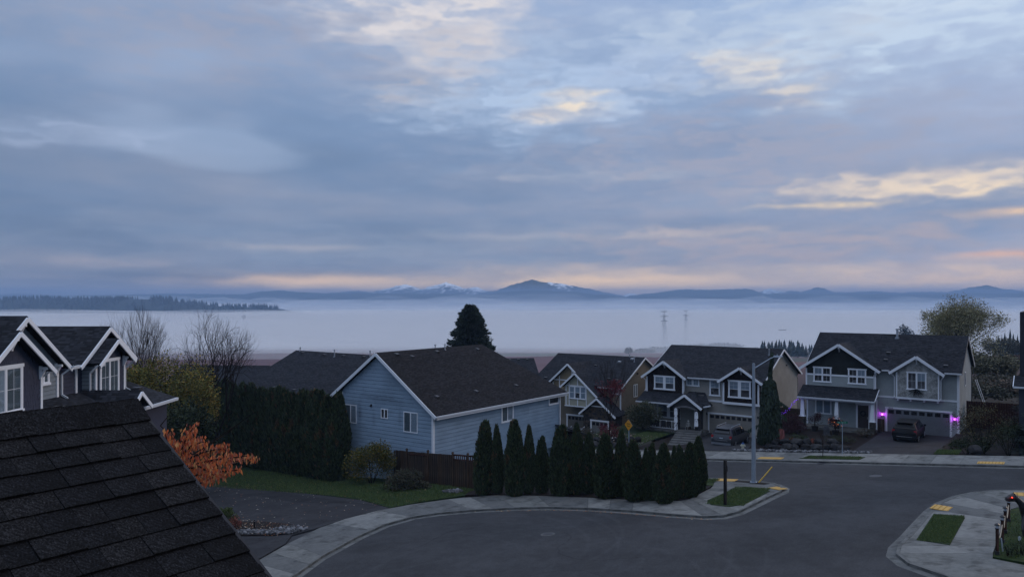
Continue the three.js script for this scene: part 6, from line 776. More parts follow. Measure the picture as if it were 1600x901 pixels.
scatter('river_stones', 'small heap of pale stones at the foot of the wooden fence', 'stones', pebbleGeo, white, 60, 7, (r, d) => { const s = -38.3 + 1.3 * r() - 0.6, v = 44.8 + 0.8 * r(); d.position.copy(W(s, gY(s) + 0.2, v)); const k = 0.06 + 0.1 * r(); d.scale.set(k * 1.3, k * 0.8, k); d.rotation.set(r(), r() * 6, r()); return greyTone(r); });
// fallen leaves
const leafGeo = (() => { const L = new LB(); L.leaf(-0.5, 0, 0, [1, 0, 0], [0, 0, 1], 1, 0.6, [1, 1, 1], 0.12); return L.geo(); })();
scatter('fallen_leaves', 'scattered pale and orange fallen leaves on the drive and bed', 'leaves', leafGeo, white, 520, 8, (r, d) => { const bed = r() < 0.6, s = bed ? lerp(-48, -40.4, r()) : lerp(-66, -40.5, r()), v = bed ? lerp(30.6, 33.3, r()) : lerp(33.8, 41.4, r()); d.position.copy(W(s, gY(s) + (bed ? 0.235 : 0.125), v)); const k = (0.07 + 0.06 * r()) * (bed ? 1 : 1.15); d.scale.set(k, k, k); d.rotation.set(0.5 * (r() - 0.5), r() * 6, 0.5 * (r() - 0.5)); return [[0.34, 0.15, 0.07], [0.42, 0.32, 0.22], [0.22, 0.09, 0.05], [0.5, 0.46, 0.38]][Math.floor(r() * 4)]; });
scatter('fallen_leaves', 'pale fallen leaves over the tan house front garden', 'leaves', leafGeo, white, 420, 81, (r, d) => { const s = lerp(-40.5, -34.4, r()), v = lerp(66.6, 73, r()), y = lerp(gY(s) + 0.12, -1.72, sstep(66, 71, v)); d.position.copy(W(s, y + 0.04 + (v < 68.4 ? 0.55 * sstep(66.6, 67.4, v) : 0), v)); const k = 0.10 + 0.08 * r(); d.scale.set(k, k, k); d.rotation.set(0.6 * (r() - 0.5), r() * 6, 0.6 * (r() - 0.5)); return [[0.42, 0.34, 0.30], [0.30, 0.16, 0.12], [0.5, 0.46, 0.42]][Math.floor(r() * 3)]; });
scatter('fallen_leaves', 'scattered orange brown leaves on the lawn strip and kerb', 'leaves', leafGeo, white, 420, 82, (r, d) => { const k = r() < 0.6, t = r(), s = k ? lerp(-66, -38, t) : lerp(-33, -17, t), v = k ? lerp(41.4, 47, r()) : 43.0 - 0.5 * r() * r() - (s < -26 ? (-26 - s) * 0.3 : 0); d.position.copy(W(s, gY(s) + (k ? 0.2 : 0.025), v)); const q = 0.07 + 0.06 * r(); d.scale.set(q, q, q); d.rotation.set(0.5 * (r() - 0.5), r() * 6, 0.5 * (r() - 0.5)); return [[0.30, 0.14, 0.07], [0.36, 0.26, 0.15], [0.20, 0.09, 0.05]][Math.floor(r() * 3)]; });
// grass blades on the lawns and verges
const blade = (() => { const b = new MB(); b.tri([-0.5, 0, 0], [0.5, 0, 0], [0.1, 1, 0.25]); return b.geo(); })();
function grassOn(label, n, seed, pick, h, c) { scatter('grass', label, 'grass', blade, white, n, seed, (r, d) => { const [s, v, y] = pick(r); d.position.copy(W(s, y, v)); const k = h * (0.6 + 0.8 * r()); d.scale.set(0.02 + 0.022 * r(), k, k); d.rotation.set(0.5 * (r() - 0.5), r() * 6.28, 0.5 * (r() - 0.5)); return tone(r() < 0.12 ? [c[0] * 1.7, c[1] * 1.25, c[2]] : c, r, 0.4); }); }
const gc = [0.085, 0.125, 0.045];
grassOn('rough grass of the lawn strip below the tall hedge', 42000, 1, (r) => { const t = Math.pow(r(), 0.8), s = lerp(-72, -37, t), lo = s > -39.4 ? lerp(39.7, 45, (s + 39.4) / 2.4) : s > -44.2 ? lerp(41.2, 39.8, (s + 44.2) / 4.8) : 41.6, v = lerp(lo, s < -52 ? 49 : 47.4, r()); return [s, v, gY(s) + 0.11]; }, 0.13, gc);
grassOn('short grass of the kerb corner verge', 9000, 2, (r) => { const v = lerp(46.1, 51.4, r()), s = lerp(-18.7, -16.3, r()); return [s, v, gY(s) + 0.15]; }, 0.07, gc); grassOn('short grass of the square pavement patch', 10000, 3, (r) => { const v = lerp(41.2, 46.7, r()), s = lerp(-6.2, -4.8, r()); return [s, v, gY(s) + 0.15]; }, 0.06, gc);
grassOn('short grass of the lawn at the right edge', 16000, 4, (r) => { const s = lerp(-2.9, 6, r()), v = lerp(39.6, s < -1 ? 48 : 50.6, r()); return [s, v, gY(s) + 0.13]; }, 0.07, gc); grassOn('short grass of the far pavement strip', 5000, 5, (r) => { const s = lerp(-17.4, -13.4, r()), v = lerp(63.05, 64.15, r()); return [s, v, gY(s) + 0.15]; }, 0.08, gc);
grassOn('grass of the tan house garden', 6000, 6, (r) => { const s = lerp(-37, -34.4, r()), v = lerp(69.6, 75, r()); return [s, v, lerp(gY(s) + 0.12, -1.72, sstep(66, 71, v))]; }, 0.10, gc); grassOn('grass beside the drive of the grey house', 4000, 9, (r) => { const s = lerp(-8.8, -7.2, r()), v = lerp(66.1, 68, r()); return [s, v, gY(s) + 0.13]; }, 0.10, gc); grassOn('thin grass of the verge behind the conifer row', 3000, 10, (r) => { const s = lerp(-26.5, -20.6, r()), v = lerp(52.4, 53.7, r()); return [s, v, gY(s) + 0.15]; }, 0.09, gc);
// ---------------------------------------------------------------- wooden fence by the blue house
{
  const o = thing('wooden_fence', 'weathered brown board fence between the yellow shrub and the clipped conifers', 'fence', W(0, 0, 0), undefined, 0), r = rng(30), A = [-49.5, 49.0], B = [-37.2, 46.5], n = 50, fm = [M.fence, M.fence2, M.fence3, M.fence], T = -TH + Math.atan2(2.5, 12.3);
  for (let i = 0; i < n; i++) { const t = (i + 0.5) / n, s = lerp(A[0], B[0], t), v = lerp(A[1], B[1], t), low = t > 0.78, h = low ? 2.12 : 2.5 + 0.03 * (r() - 0.5), p = mesh('plank', new MB().box(-0.116, 0.116, -0.25, h, -0.012, 0.012), fm[Math.floor(r() * 4)], o); p.position.copy(W(s, gY(s) + 0.1 + 0.02 * (r() - 0.5), v + 0.01 * (i % 2))); p.rotation.y = T; }
  for (const t of [0.02, 0.28, 0.52, 0.78, 0.93]) { const s = lerp(A[0], B[0], t), v = lerp(A[1], B[1], t), p = mesh('post', new MB().box(-0.06, 0.06, -0.2, 2.66, -0.06, 0.06).box(-0.09, 0.09, 2.66, 2.70, -0.09, 0.09).box(-0.06, 0.06, 2.70, 2.76, -0.06, 0.06), M.fence3, o); p.position.copy(W(s, gY(s) + 0.1, v - 0.08)); p.rotation.y = T; }
  const rail = (t0, t1, h, w = 0.09, z = 0) => { const a = W(lerp(A[0], B[0], t0), gY(lerp(A[0], B[0], t0)) + 0.1 + h, lerp(A[1], B[1], t0) - z), b = W(lerp(A[0], B[0], t1), gY(lerp(A[0], B[0], t1)) + 0.1 + h, lerp(A[1], B[1], t1) - z); mesh('rail', new MB().bar(a.toArray(), b.toArray(), 0.05, w), M.fenceRed, o); };
  rail(0.78, 1, 2.52, 0.12); rail(0.78, 1, 2.18, 0.08, 0.02); for (let i = 0; i < 11; i++) { const t = lerp(0.79, 0.99, i / 10), s = lerp(A[0], B[0], t), p = mesh('slat', new MB().box(-0.04, 0.04, 2.1, 2.5, -0.015, 0.015), M.fenceRed, o); p.position.copy(W(s, gY(s) + 0.1, lerp(A[1], B[1], t))); p.rotation.y = T; }
  rail(0.3, 0.52, 2.3, 0.1, 0.05);
}
// ---------------------------------------------------------------- shrubs
const yel = [[0.11, 0.095, 0.022], [0.065, 0.075, 0.024], [0.20, 0.14, 0.028], [0.05, 0.06, 0.022]], dkg = [[0.030, 0.042, 0.022], [0.040, 0.052, 0.026]];
const sv = (s, v, dy = 0.1) => W(s, gY(s) + dy, v);
bush('flowering_shrub', 'loose yellow and olive shrub at the left end of the wooden fence', 'shrub', sv(-48.6, 46.6), 2.1, 1.95, 1.7, 9500, 0.14, yel, 201, { lumps: 15, fill: 0.5, stems: 12 });
bush('low_shrub', 'low dark mound of ground cover in front of the fence', 'shrub', sv(-43.2, 45.4), 2.3, 0.75, 1.5, 4200, 0.16, [[0.045, 0.05, 0.03], [0.06, 0.05, 0.034]], 202, { lumps: 12, fill: 0.4 });
bush('low_shrub', 'small leafy green shrub with red sprigs in the planting island', 'shrub', sv(-46.8, 31.2, 0.15), 0.75, 0.75, 0.75, 1900, 0.11, [[0.05, 0.075, 0.022], [0.07, 0.09, 0.03]], 203, { lumps: 8 }); bush('red_sprig_plant', 'reddish sprigs beside the green shrub in the planting island', 'plant', sv(-45.6, 31.4, 0.15), 0.4, 0.45, 0.4, 380, 0.10, [[0.22, 0.075, 0.055], [0.16, 0.06, 0.05]], 204, { lumps: 6, fill: 0.8 });
bush('rhododendron', 'rounded grey green shrub left of the tan house porch', 'shrub', W(-37.9, -1.8, 76.2), 1.9, 1.75, 1.6, 4200, 0.22, [[0.055, 0.065, 0.040], [0.085, 0.085, 0.055], [0.06, 0.065, 0.035]], 205, { lumps: 12 });
bush('japanese_maple', 'dark red dome-shaped shrub by the grey house porch', 'shrub', W(-21.2, -0.2, 74.0), 1.5, 0.98, 1.3, 4200, 0.11, [[0.034, 0.014, 0.018], [0.046, 0.018, 0.022]], 206, { lumps: 12 });
bush('low_shrub', 'small green mound shrub behind the boulders of the grey house', 'shrub', W(-19.9, -0.25, 70.2), 0.8, 0.42, 0.6, 1000, 0.09, [[0.05, 0.065, 0.028]], 207); bush('flower_clump', 'orange red flowers by the coffin', 'flowers', W(-20.5, -0.3, 69.6), 0.42, 0.25, 0.3, 240, 0.08, [[0.42, 0.09, 0.055], [0.05, 0.06, 0.03]], 208); bush('flower_clump', 'orange red flowers behind the middle boulders of the grey house', 'flowers', W(-18.6, -0.25, 69.8), 0.55, 0.25, 0.3, 300, 0.08, [[0.42, 0.09, 0.055], [0.05, 0.06, 0.03]], 209); bush('low_shrub', 'straggly brown perennial beside the stone porch pier', 'shrub', W(-15.6, -0.15, 75.4), 0.7, 0.5, 0.6, 500, 0.10, [[0.10, 0.075, 0.05], [0.05, 0.05, 0.03]], 210, { fill: 0.8 });
bush('low_shrub', 'dull brown ground cover under the street sign', 'shrub', W(-16.8, -0.2, 71.5), 1.5, 0.35, 1.1, 1400, 0.10, [[0.05, 0.045, 0.03], [0.04, 0.05, 0.025]], 211);
for (const [s, v, l, i] of [[-20.1, 76.2, 'round dark red potted shrub below the porch window', 0], [-17.95, 74.9, 'round dark red potted shrub strung with orange lights', 1]]) { const t = thing('potted_shrub', l, 'shrub', W(s, -0.08, v)); const f = mesh('foliage', leafMass(220 + i, 0.68, 0.62, 0.68, 1500, 0.08, [[0.048, 0.016, 0.018], [0.035, 0.015, 0.016]], { lumps: 12 }), M.leaf, t); f.position.y = 1.15; mesh('stem', new MB().cyl([0, 0.3, 0], [0, 1.1, 0], 0.05, 0.04, 7), M.bark, t); mesh('pot', new MB().cyl([0, 0, 0], [0, 0.45, 0], 0.24, 0.32, 14), M.rock3, t); if (i) { const b = new MB(), r = rng(7); for (let k = 0; k < 16; k++) { const a = r() * 6.28, h = 0.85 + 0.8 * r(), q = 0.62 * Math.sqrt(Math.max(0.2, 1 - ((h - 1.15) / 0.62) ** 2)); b.add(new THREE.IcosahedronGeometry(k % 6 ? 0.022 : 0.045, 1), new THREE.Matrix4().makeTranslation(Math.cos(a) * q, h, Math.abs(Math.sin(a)) * q)); } mesh('string_light', b, mat([0.5, 0.15, 0.05], { emissive: lin(1, 0.28, 0.10), emissiveIntensity: 0.4 }), t).userData.kind = 'stuff'; } }
// right bank: twiggy shrub, dark shrubs, spruces
bush('twiggy_shrub', 'wide twiggy shrub with sparse yellow leaves right of the grey house drive', 'shrub', W(-6.0, 0.5, 70.6), 2.7, 2.2, 2.1, 2300, 0.12, [[0.085, 0.075, 0.035], [0.055, 0.055, 0.032], [0.12, 0.09, 0.04]], 230, { lumps: 16, fill: 0.9, stems: 46, stemR: 0.02 });
bush('evergreen_shrub', 'low dark evergreen shrub under the twiggy shrub', 'shrub', W(-7.0, 0.45, 69.3), 1.5, 0.75, 1.0, 2600, 0.12, dkg, 231); bush('evergreen_shrub', 'dark evergreen shrub between the twiggy shrub and the blue spruce', 'shrub', W(-4.3, 0.6, 70), 1.7, 1.3, 1.2, 3200, 0.13, dkg, 232, { lumps: 12 });
bush('japanese_maple', 'dark purple leafless-looking shrub before the red fence', 'shrub', W(-3.5, 0.6, 73.5), 1.9, 2.0, 1.6, 2400, 0.14, [[0.032, 0.020, 0.024], [0.045, 0.026, 0.028]], 233, { fill: 0.8, lumps: 14, stems: 20 });
function spruce(label, p, H, R, c, seed, n) { const t = thing('spruce', label, 'conifer', p), r = rng(seed), L = new LB(); mesh('trunk', new MB().cyl([0, -0.3, 0], [0, H * 0.95, 0], 0.13, 0.02, 7), M.bark, t); for (let i = 0; i < n; i++) { const y = H * (0.03 + 0.95 * Math.pow(r(), 1.25)), f = 1 - y / H, tier = 0.82 + 0.25 * Math.sin(y * 7 + Math.sin(seed)), rad = R * Math.pow(f, 0.85) * tier * (0.35 + 0.7 * Math.sqrt(r())), a = r() * 6.283, d = unit([Math.cos(a), 0.1 - 0.2 * f + 0.5 * (r() - 0.5), Math.sin(a)]); L.leaf(Math.cos(a) * rad, y, Math.sin(a) * rad, d, unit(cross(d, [0.4 * (r() - 0.5), 1, 0.4 * (r() - 0.5)])), 0.22 + 0.14 * r(), 0.07 + 0.05 * r(), tone(c, r, 0.35)); } mesh('needles', L.geo(), M.leaf, t); return t; }
spruce('blue green spruce at the right edge', W(-2.2, 0.7, 70), 5.6, 1.9, [0.045, 0.062, 0.055], 301, 7000); spruce('dark slender spruce in front of the reddish fence at the right', W(-3.0, 0.6, 76), 8.0, 1.7, [0.022, 0.030, 0.024], 302, 7000);
// weeping conifer between the tan and grey houses
{ const t = thing('weeping_conifer', 'tall narrow weeping conifer between the tan and grey houses', 'conifer', W(-21.9, -0.75, 68.6)), r = rng(88), L = new LB(), H = 8.6; const lead = (y) => [0.25 * sstep(6.5, 8.6, y) * Math.sin(y), 0.1 * Math.sin(y * 0.8)]; const w = new MB(); for (let i = 0; i < 14; i++) { const a = i / 14 * H, b = (i + 1) / 14 * H; w.cyl([lead(a)[0], a, lead(a)[1]], [lead(b)[0], b, lead(b)[1]], 0.13 * (1 - i / 15), 0.13 * (1 - (i + 1) / 15), 7, false); } w.cyl([lead(H)[0], H, lead(H)[1]], [lead(H)[0] - 0.16, H + 0.25, 0], 0.012, 0.008, 5).cyl([lead(H)[0] - 0.16, H + 0.25, 0], [lead(H)[0] - 0.3, H + 0.18, 0], 0.008, 0.004, 5); mesh('trunk', w, M.bark, t); for (let i = 0; i < 13500; i++) { const u = r(), y = 0.15 + (u < 0.93 ? 5.9 * Math.pow(u / 0.93, 0.95) : 5.9 + 2.5 * (u - 0.93) / 0.07), f = y < 6 ? 0.98 * Math.pow(Math.max(0, 1 - y / 6.3), 0.34) * (0.72 + 0.28 * Math.min(1, y / 1.2)) : 0.10 * (1 - (y - 6) / 3), a = r() * 6.283, q = f * (0.55 + 0.5 * Math.sqrt(r())) * (1 + 0.12 * Math.sin(a * 3 + y)), d = unit([0.35 * Math.cos(a) + 0.3 * (r() - 0.5), -1, 0.35 * Math.sin(a) + 0.3 * (r() - 0.5)]), c = lead(y); L.leaf(c[0] + Math.cos(a) * q, y, c[1] + Math.sin(a) * q, d, unit(cross(d, [r() - 0.5, 0.2, r() - 0.5])), 0.24 + 0.2 * r(), 0.07 + 0.05 * r(), tone([0.030, 0.044, 0.028], r, 0.4)); } for (const [a, y0, l] of [[0.4, 3.6, 1.5], [2.7, 2.3, 1.5], [3.3, 1.4, 1.4], [0.1, 4.4, 1.3]]) for (let k = 0; k < 60; k++) { const f = r() * l, x = Math.cos(a) * (0.7 + f * 0.75), z = Math.sin(a) * (0.7 + f * 0.75), d = unit([0.3 * (r() - 0.5), -1, 0.3 * (r() - 0.5)]); L.leaf(x, y0 - f * 0.45, z, d, [1, 0, 0], 0.3 + 0.2 * r(), 0.07, tone([0.030, 0.044, 0.028], r, 0.4)); } mesh('needles', L.geo(), M.leaf, t); }
// red maple in front of the half-timbered house, street sapling
{ const sk = skeleton(512, 8, { depth: 5, spread: 0.5, up: 0.25, first: 4, trunk: 0.24, rad: 0.085, leafFrom: 2 }); tree('red_maple', 'thin nearly bare maple holding dark red leaves low down, before the half-timbered house', W(-38.6, -2.5, 70.0), sk, 1500, 0.13, [[0.16, 0.022, 0.032], [0.11, 0.02, 0.028], [0.20, 0.04, 0.04]], 513, { keep: (q) => q[1] < 5.2, jit: 0.9, height: 9.2, width: 4.6 });
  bush('red_shrub', 'low crimson shrub at the foot of the bare maple', 'shrub', W(-38.9, -2.5, 70.4), 1.3, 1.2, 1.1, 1500, 0.13, [[0.15, 0.022, 0.032], [0.10, 0.02, 0.026]], 514, { fill: 0.7 }); bush('low_shrub', 'dull shrub between the black car and the boulder wall', 'shrub', W(-41.4, -2.6, 69.4), 1.5, 0.9, 1.1, 1800, 0.14, [[0.055, 0.055, 0.035], [0.08, 0.06, 0.04]], 515, { fill: 0.6 });
  const t = thing('street_sapling', 'thin leafless sapling in the far grass strip', 'tree', W(-16.2, gY(-16.2) + 0.15, 63.7)); mesh('trunk', new MB().cyl([0, -0.05, 0], [0, 1.3, 0], 0.03, 0.02, 6), M.bark, t); const s2 = skeleton(77, 1.2, { depth: 4, spread: 0.6, rad: 0.014, first: 3 }); const m = mesh('branches', s2.limbs, M.bark, t); m.position.y = 0.9; mesh('mulch_ring', new MB().cyl([0, -0.02, 0], [0, 0.03, 0], 0.55, 0.5, 14), M.mulch, t); }

// ---------------------------------------------------------------- vehicles
// a body lofted over stations [z, half width, sill, belt, top, half roof], rear at +z
function vehicle(name, label, pos, st, paint, op) {
  const t = thing(name, label, 'car', pos, undefined, op.turn ?? -TH), ring = ([z, w, a, b, c, r]) => { const right = [[w * 0.86, a], [w * 0.97, a + 0.10], [w, lerp(a, b, 0.5)], [w * 0.985, b], [lerp(w, r, 0.62), lerp(b, c, 0.62)], [r, c - 0.05], [r * 0.80, c]]; return [...right, ...right.slice().reverse().map(([x, y]) => [-x, y])].map(([x, y]) => [x, y, z]); };
  const R = st.map(ring), b = new MB(); for (let i = 0; i < R.length - 1; i++) for (let k = 0; k < R[0].length; k++) { const m = (k + 1) % R[0].length; b.quad(R[i][k], R[i][m], R[i + 1][m], R[i + 1][k]); } for (const e of [R[0], R.at(-1)]) for (let k = 1; k < e.length - 1; k++) b.tri(e[0], e[k], e[k + 1]);
  let g = b.geo(); g.deleteAttribute('normal'); g.deleteAttribute('uv'); g = toCreasedNormals(mergeVertices(g), 0.55); mesh('body', g, paint, t);
  const at = (z) => { let i = 1; while (i < st.length - 1 && st[i][0] > z) i++; const f = (st[i - 1][0] - z) / (st[i - 1][0] - st[i][0]); return st[i].map((x, k) => lerp(st[i - 1][k], x, clamp(f, 0, 1))); };
  const side = (z, f) => { const [, w, , be, c, r] = at(z); const p = f < 0.62 ? [lerp(w * 0.985, lerp(w, r, 0.62), f / 0.62), lerp(be, lerp(be, c, 0.62), f / 0.62)] : [lerp(lerp(w, r, 0.62), r, (f - 0.62) / 0.38), lerp(lerp(be, c, 0.62), c - 0.05, (f - 0.62) / 0.38)]; return p; };
  const glass = pmat([0.006, 0.007, 0.008], { roughness: 0.1, specularIntensity: 0.6 });
  for (const sx of [1, -1]) for (const [z0, z1, f0, f1] of op.windows) { const w = new MB(), n = 3; for (let i = 0; i < n; i++) for (const [fa, fb] of [[f0, Math.min(0.62, f1)], [0.62, f1]]) { if (fb <= fa) continue; const za = lerp(z0, z1, i / n), zb = lerp(z0, z1, (i + 1) / n), q = (z, f) => { const [x, y] = side(z, f); return [sx * (x + 0.012), y, z]; }; w.quad(q(za, fa), q(zb, fa), q(zb, fb), q(za, fb)); } mesh('side_window', w, glass, t); }
  // tailgate glass follows the rear slope
  { const [z0, z1] = op.tail, A = at(z0), B = at(z1), w = new MB(), o = 0.02; const wa = A[5] * 0.98, wb = B[5] * 0.95; w.quad([-wa, A[4] + 0.008, A[0] + o], [wa, A[4] + 0.008, A[0] + o], [wb, B[4] + 0.008, B[0] + o], [-wb, B[4] + 0.008, B[0] + o]); mesh('rear_window', w, glass, t); }
  { const [z0, z1] = op.shield, A = at(z0), B = at(z1); mesh('windscreen', new MB().quad([-A[5] * 0.95, A[4] + 0.012, A[0] - 0.01], [A[5] * 0.95, A[4] + 0.012, A[0] - 0.01], [B[5] * 0.95, B[4] + 0.015, B[0] - 0.01], [-B[5] * 0.95, B[4] + 0.015, B[0] - 0.01]), glass, t); }
  for (const z of op.axles) for (const sx of [1, -1]) { const x = sx * (op.w - 0.02), y = op.wheel, r = op.wheel, wh = mesh('wheel', new MB().cyl([x - sx * 0.25, y, z], [x, y, z], r, r, 20).cyl([x, y, z], [x + sx * 0.012, y, z], r * 0.98, r * 0.86, 20), M.dark, t); const rim = new MB().cyl([x + sx * 0.008, y, z], [x + sx * 0.02, y, z], r * 0.66, r * 0.6, 18); for (let k = 0; k < 5; k++) { const a = k / 5 * 6.283; rim.bar([x + sx * 0.024, y, z], [x + sx * 0.024, y + Math.sin(a) * r * 0.6, z + Math.cos(a) * r * 0.6], 0.02, 0.05, [1, 0, 0]); } mesh('rim', rim, op.rim ?? M.metal, wh); mesh('wheel_arch', new MB().cyl([sx * (op.w - 0.30), y, z], [sx * (op.w + 0.006), y, z], r * 1.13, r * 1.13, 20), M.dark, t); }
  for (const sx of [1, -1]) { mesh('tail_light', new MB().box(sx > 0 ? op.w - 0.24 : -op.w + 0.02, sx > 0 ? op.w - 0.02 : -op.w + 0.24, op.lampY[0], op.lampY[1], op.rear - 0.10, op.rear + 0.022), pmat([0.30, 0.02, 0.025], { roughness: 0.2 }), t); mesh('reverse_light', new MB().box(sx > 0 ? op.w - 0.2 : -op.w + 0.06, sx > 0 ? op.w - 0.06 : -op.w + 0.2, op.lampY[0] - 0.1, op.lampY[0] - 0.01, op.rear - 0.1, op.rear + 0.03), pmat([0.65, 0.62, 0.56], { roughness: 0.25 }), t); mesh('mirror', new MB().box(sx > 0 ? op.w : -op.w - 0.2, sx > 0 ? op.w + 0.2 : -op.w, op.mirror[1], op.mirror[1] + 0.16, op.mirror[0] - 0.06, op.mirror[0] + 0.06), paint, t); if (op.rails) mesh('roof_rail', new MB().bar([sx * op.rails[0], op.rails[1] + 0.05, op.rails[2]], [sx * op.rails[0], op.rails[1] + 0.08, op.rails[3]], 0.04, 0.04).box(sx * op.rails[0] - 0.02, sx * op.rails[0] + 0.02, op.rails[1] - 0.06, op.rails[1] + 0.05, op.rails[2] - 0.1, op.rails[2] - 0.04).box(sx * op.rails[0] - 0.02, sx * op.rails[0] + 0.02, op.rails[1] - 0.06, op.rails[1] + 0.06, op.rails[3] + 0.04, op.rails[3] + 0.1), M.metal, t); }
  mesh('number_plate', new MB().box(-0.16, 0.16, op.plate, op.plate + 0.16, op.rear - 0.05, op.rear + 0.045), mat([0.42, 0.46, 0.52]), t); mesh('bumper', new MB().box(-op.w * 0.93, op.w * 0.93, 0.36, 0.56, op.rear - 0.15, op.rear + 0.09), op.bumper ?? paint, t); if (op.chrome) mesh('trim_strip', new MB().box(-op.w * 0.62, op.w * 0.62, op.chrome, op.chrome + 0.045, op.rear - 0.05, op.rear + 0.10), mat([0.75, 0.76, 0.78], { metalness: 0.9, roughness: 0.2 }), t);
  mesh('underbody', new MB().box(-op.w * 0.85, op.w * 0.85, 0.22, 0.42, op.axles[1] - 0.5, op.rear - 0.1), M.dark, t);
  if (op.spoiler) mesh('spoiler', new MB().hexa([[-0.62, op.spoiler - 0.03, op.rear - 0.42], [0.62, op.spoiler - 0.03, op.rear - 0.42], [-0.62, op.spoiler + 0.03, op.rear - 0.42], [0.62, op.spoiler + 0.03, op.rear - 0.42], [-0.6, op.spoiler - 0.05, op.rear - 0.1], [0.6, op.spoiler - 0.05, op.rear - 0.1], [-0.6, op.spoiler - 0.01, op.rear - 0.1], [0.6, op.spoiler - 0.01, op.rear - 0.1]]), paint, t);
  return t;
}
const suvSt = [[2.66, 0.90, 0.40, 0.84, 0.88, 0.84], [2.60, 0.99, 0.36, 1.04, 1.10, 0.92], [2.44, 1.01, 0.34, 1.10, 1.52, 0.82], [2.22, 1.02, 0.34, 1.10, 1.84, 0.75], [1.0, 1.03, 0.34, 1.10, 1.90, 0.75], [-0.2, 1.03, 0.34, 1.10, 1.88, 0.74], [-0.75, 1.03, 0.34, 1.10, 1.80, 0.73], [-1.45, 1.02, 0.34, 1.10, 1.22, 0.82], [-2.3, 0.98, 0.36, 1.02, 1.10, 0.82], [-2.62, 0.90, 0.40, 0.86, 0.92, 0.76]];
const suvOp = { w: 1.0, rear: 2.60, windows: [[2.12, 1.35, 0.10, 0.86], [1.25, 0.15, 0.08, 0.88], [0.08, -0.95, 0.08, 0.84]], tail: [2.52, 2.26], shield: [-1.42, -0.78], axles: [1.55, -1.65], wheel: 0.40, lampY: [0.98, 1.22], plate: 0.86, mirror: [-1.0, 1.14], rails: [0.70, 1.90, 1.9, -0.5], chrome: 0.76, spoiler: 1.86 };
vehicle('suv', 'dark grey SUV parked facing the tan house garage', W(-27.0, -1.62, 73.0), suvSt, pmat([0.036, 0.040, 0.047], { metalness: 0.2, roughness: 0.45, clearcoat: 0.35, clearcoatRoughness: 0.15 }), { ...suvOp, bumper: mat([0.25, 0.27, 0.30], { metalness: 0.5, roughness: 0.4 }) });
vehicle('suv', 'black car parked by the half-timbered house, half hidden by the clipped conifers', W(-43.4, -3.35, 71.6), suvSt, pmat([0.012, 0.012, 0.014], { roughness: 0.5, specularIntensity: 0.5 }), { ...suvOp, turn: -TH + 0.35 });
vehicle('minivan', 'black minivan parked facing the grey house garage', W(-12.05, 0.09, 76.0), [[2.52, 0.86, 0.36, 0.80, 0.84, 0.80], [2.46, 0.95, 0.32, 0.98, 1.02, 0.88], [2.34, 0.98, 0.30, 1.02, 1.36, 0.82], [2.05, 0.99, 0.30, 1.02, 1.70, 0.72], [0.8, 0.99, 0.30, 1.02, 1.76, 0.74], [-0.5, 0.99, 0.30, 1.02, 1.70, 0.72], [-1.0, 0.99, 0.30, 1.02, 1.56, 0.70], [-1.85, 0.97, 0.30, 0.98, 1.06, 0.80], [-2.4, 0.90, 0.34, 0.82, 0.88, 0.76], [-2.54, 0.82, 0.40, 0.7, 0.74, 0.7]], pmat([0.009, 0.009, 0.010], { roughness: 0.5, specularIntensity: 0.35 }), { w: 0.97, rear: 2.45, windows: [[1.95, 1.15, 0.10, 0.86], [1.05, -0.05, 0.08, 0.88], [-0.12, -1.25, 0.08, 0.80]], tail: [2.40, 2.08], shield: [-1.82, -1.02], axles: [1.5, -1.55], wheel: 0.34, lampY: [0.82, 1.08], plate: 0.70, mirror: [-1.15, 1.06], chrome: 0.50, spoiler: 1.71 });
// ---------------------------------------------------------------- street furniture
{ const [x, y, z] = PL(1178, 754, 0.12), t = thing('street_light', 'tall grey street light on the corner with one arm reaching right', 'street light', V3(x, y, z), undefined, 0), H = 8.15; mesh('pole', new MB().cyl([0, 0.06, 0], [0, H, 0], 0.155, 0.095, 16), M.galvanised, t); mesh('base_plate', new MB().cyl([0, 0, 0], [0, 0.07, 0], 0.26, 0.24, 14), M.galvanised, t); mesh('pole_cap', new MB().cyl([0, H, 0], [0, H + 0.06, 0], 0.10, 0.06, 14), M.galvanised, t); const arm = new MB(), pt = [[0.08, H - 0.28, 0], [0.7, H + 0.10, 0], [1.15, H + 0.38, 0], [1.5, H + 0.52, 0]]; for (let i = 0; i < 3; i++) arm.cyl(pt[i], pt[i + 1], 0.042 - 0.006 * i, 0.036 - 0.006 * i, 10); mesh('arm', arm, M.galvanised, t); const hd = mesh('lamp_head', new MB().hexa([[1.38, H + 0.47, -0.10], [2.0, H + 0.50, -0.08], [1.40, H + 0.58, -0.07], [1.97, H + 0.55, -0.05], [1.38, H + 0.47, 0.10], [2.0, H + 0.50, 0.08], [1.40, H + 0.58, 0.07], [1.97, H + 0.55, 0.05]]).cyl([1.62, H + 0.56, 0], [1.62, H + 0.66, 0], 0.035, 0.03, 8), M.galvanised, t); mesh('lens', new MB().box(1.5, 1.94, H + 0.462, H + 0.475, -0.06, 0.06), mat([0.3, 0.3, 0.28], { roughness: 0.3 }), hd); mesh('access_cover', new MB().box(-0.06, 0.06, 0.5, 0.75, 0.13, 0.16), M.galvanised, t);
  struct('pole_pit', slabOf([[-19.7, 53.55], [-18.3, 53.5], [-16.9, 52.95], [-17.2, 52.6], [-18.6, 53.0], [-19.6, 53.2]], onHill(0.15), 0.02), M.soil, 'bare soil strip round the street light base'); }
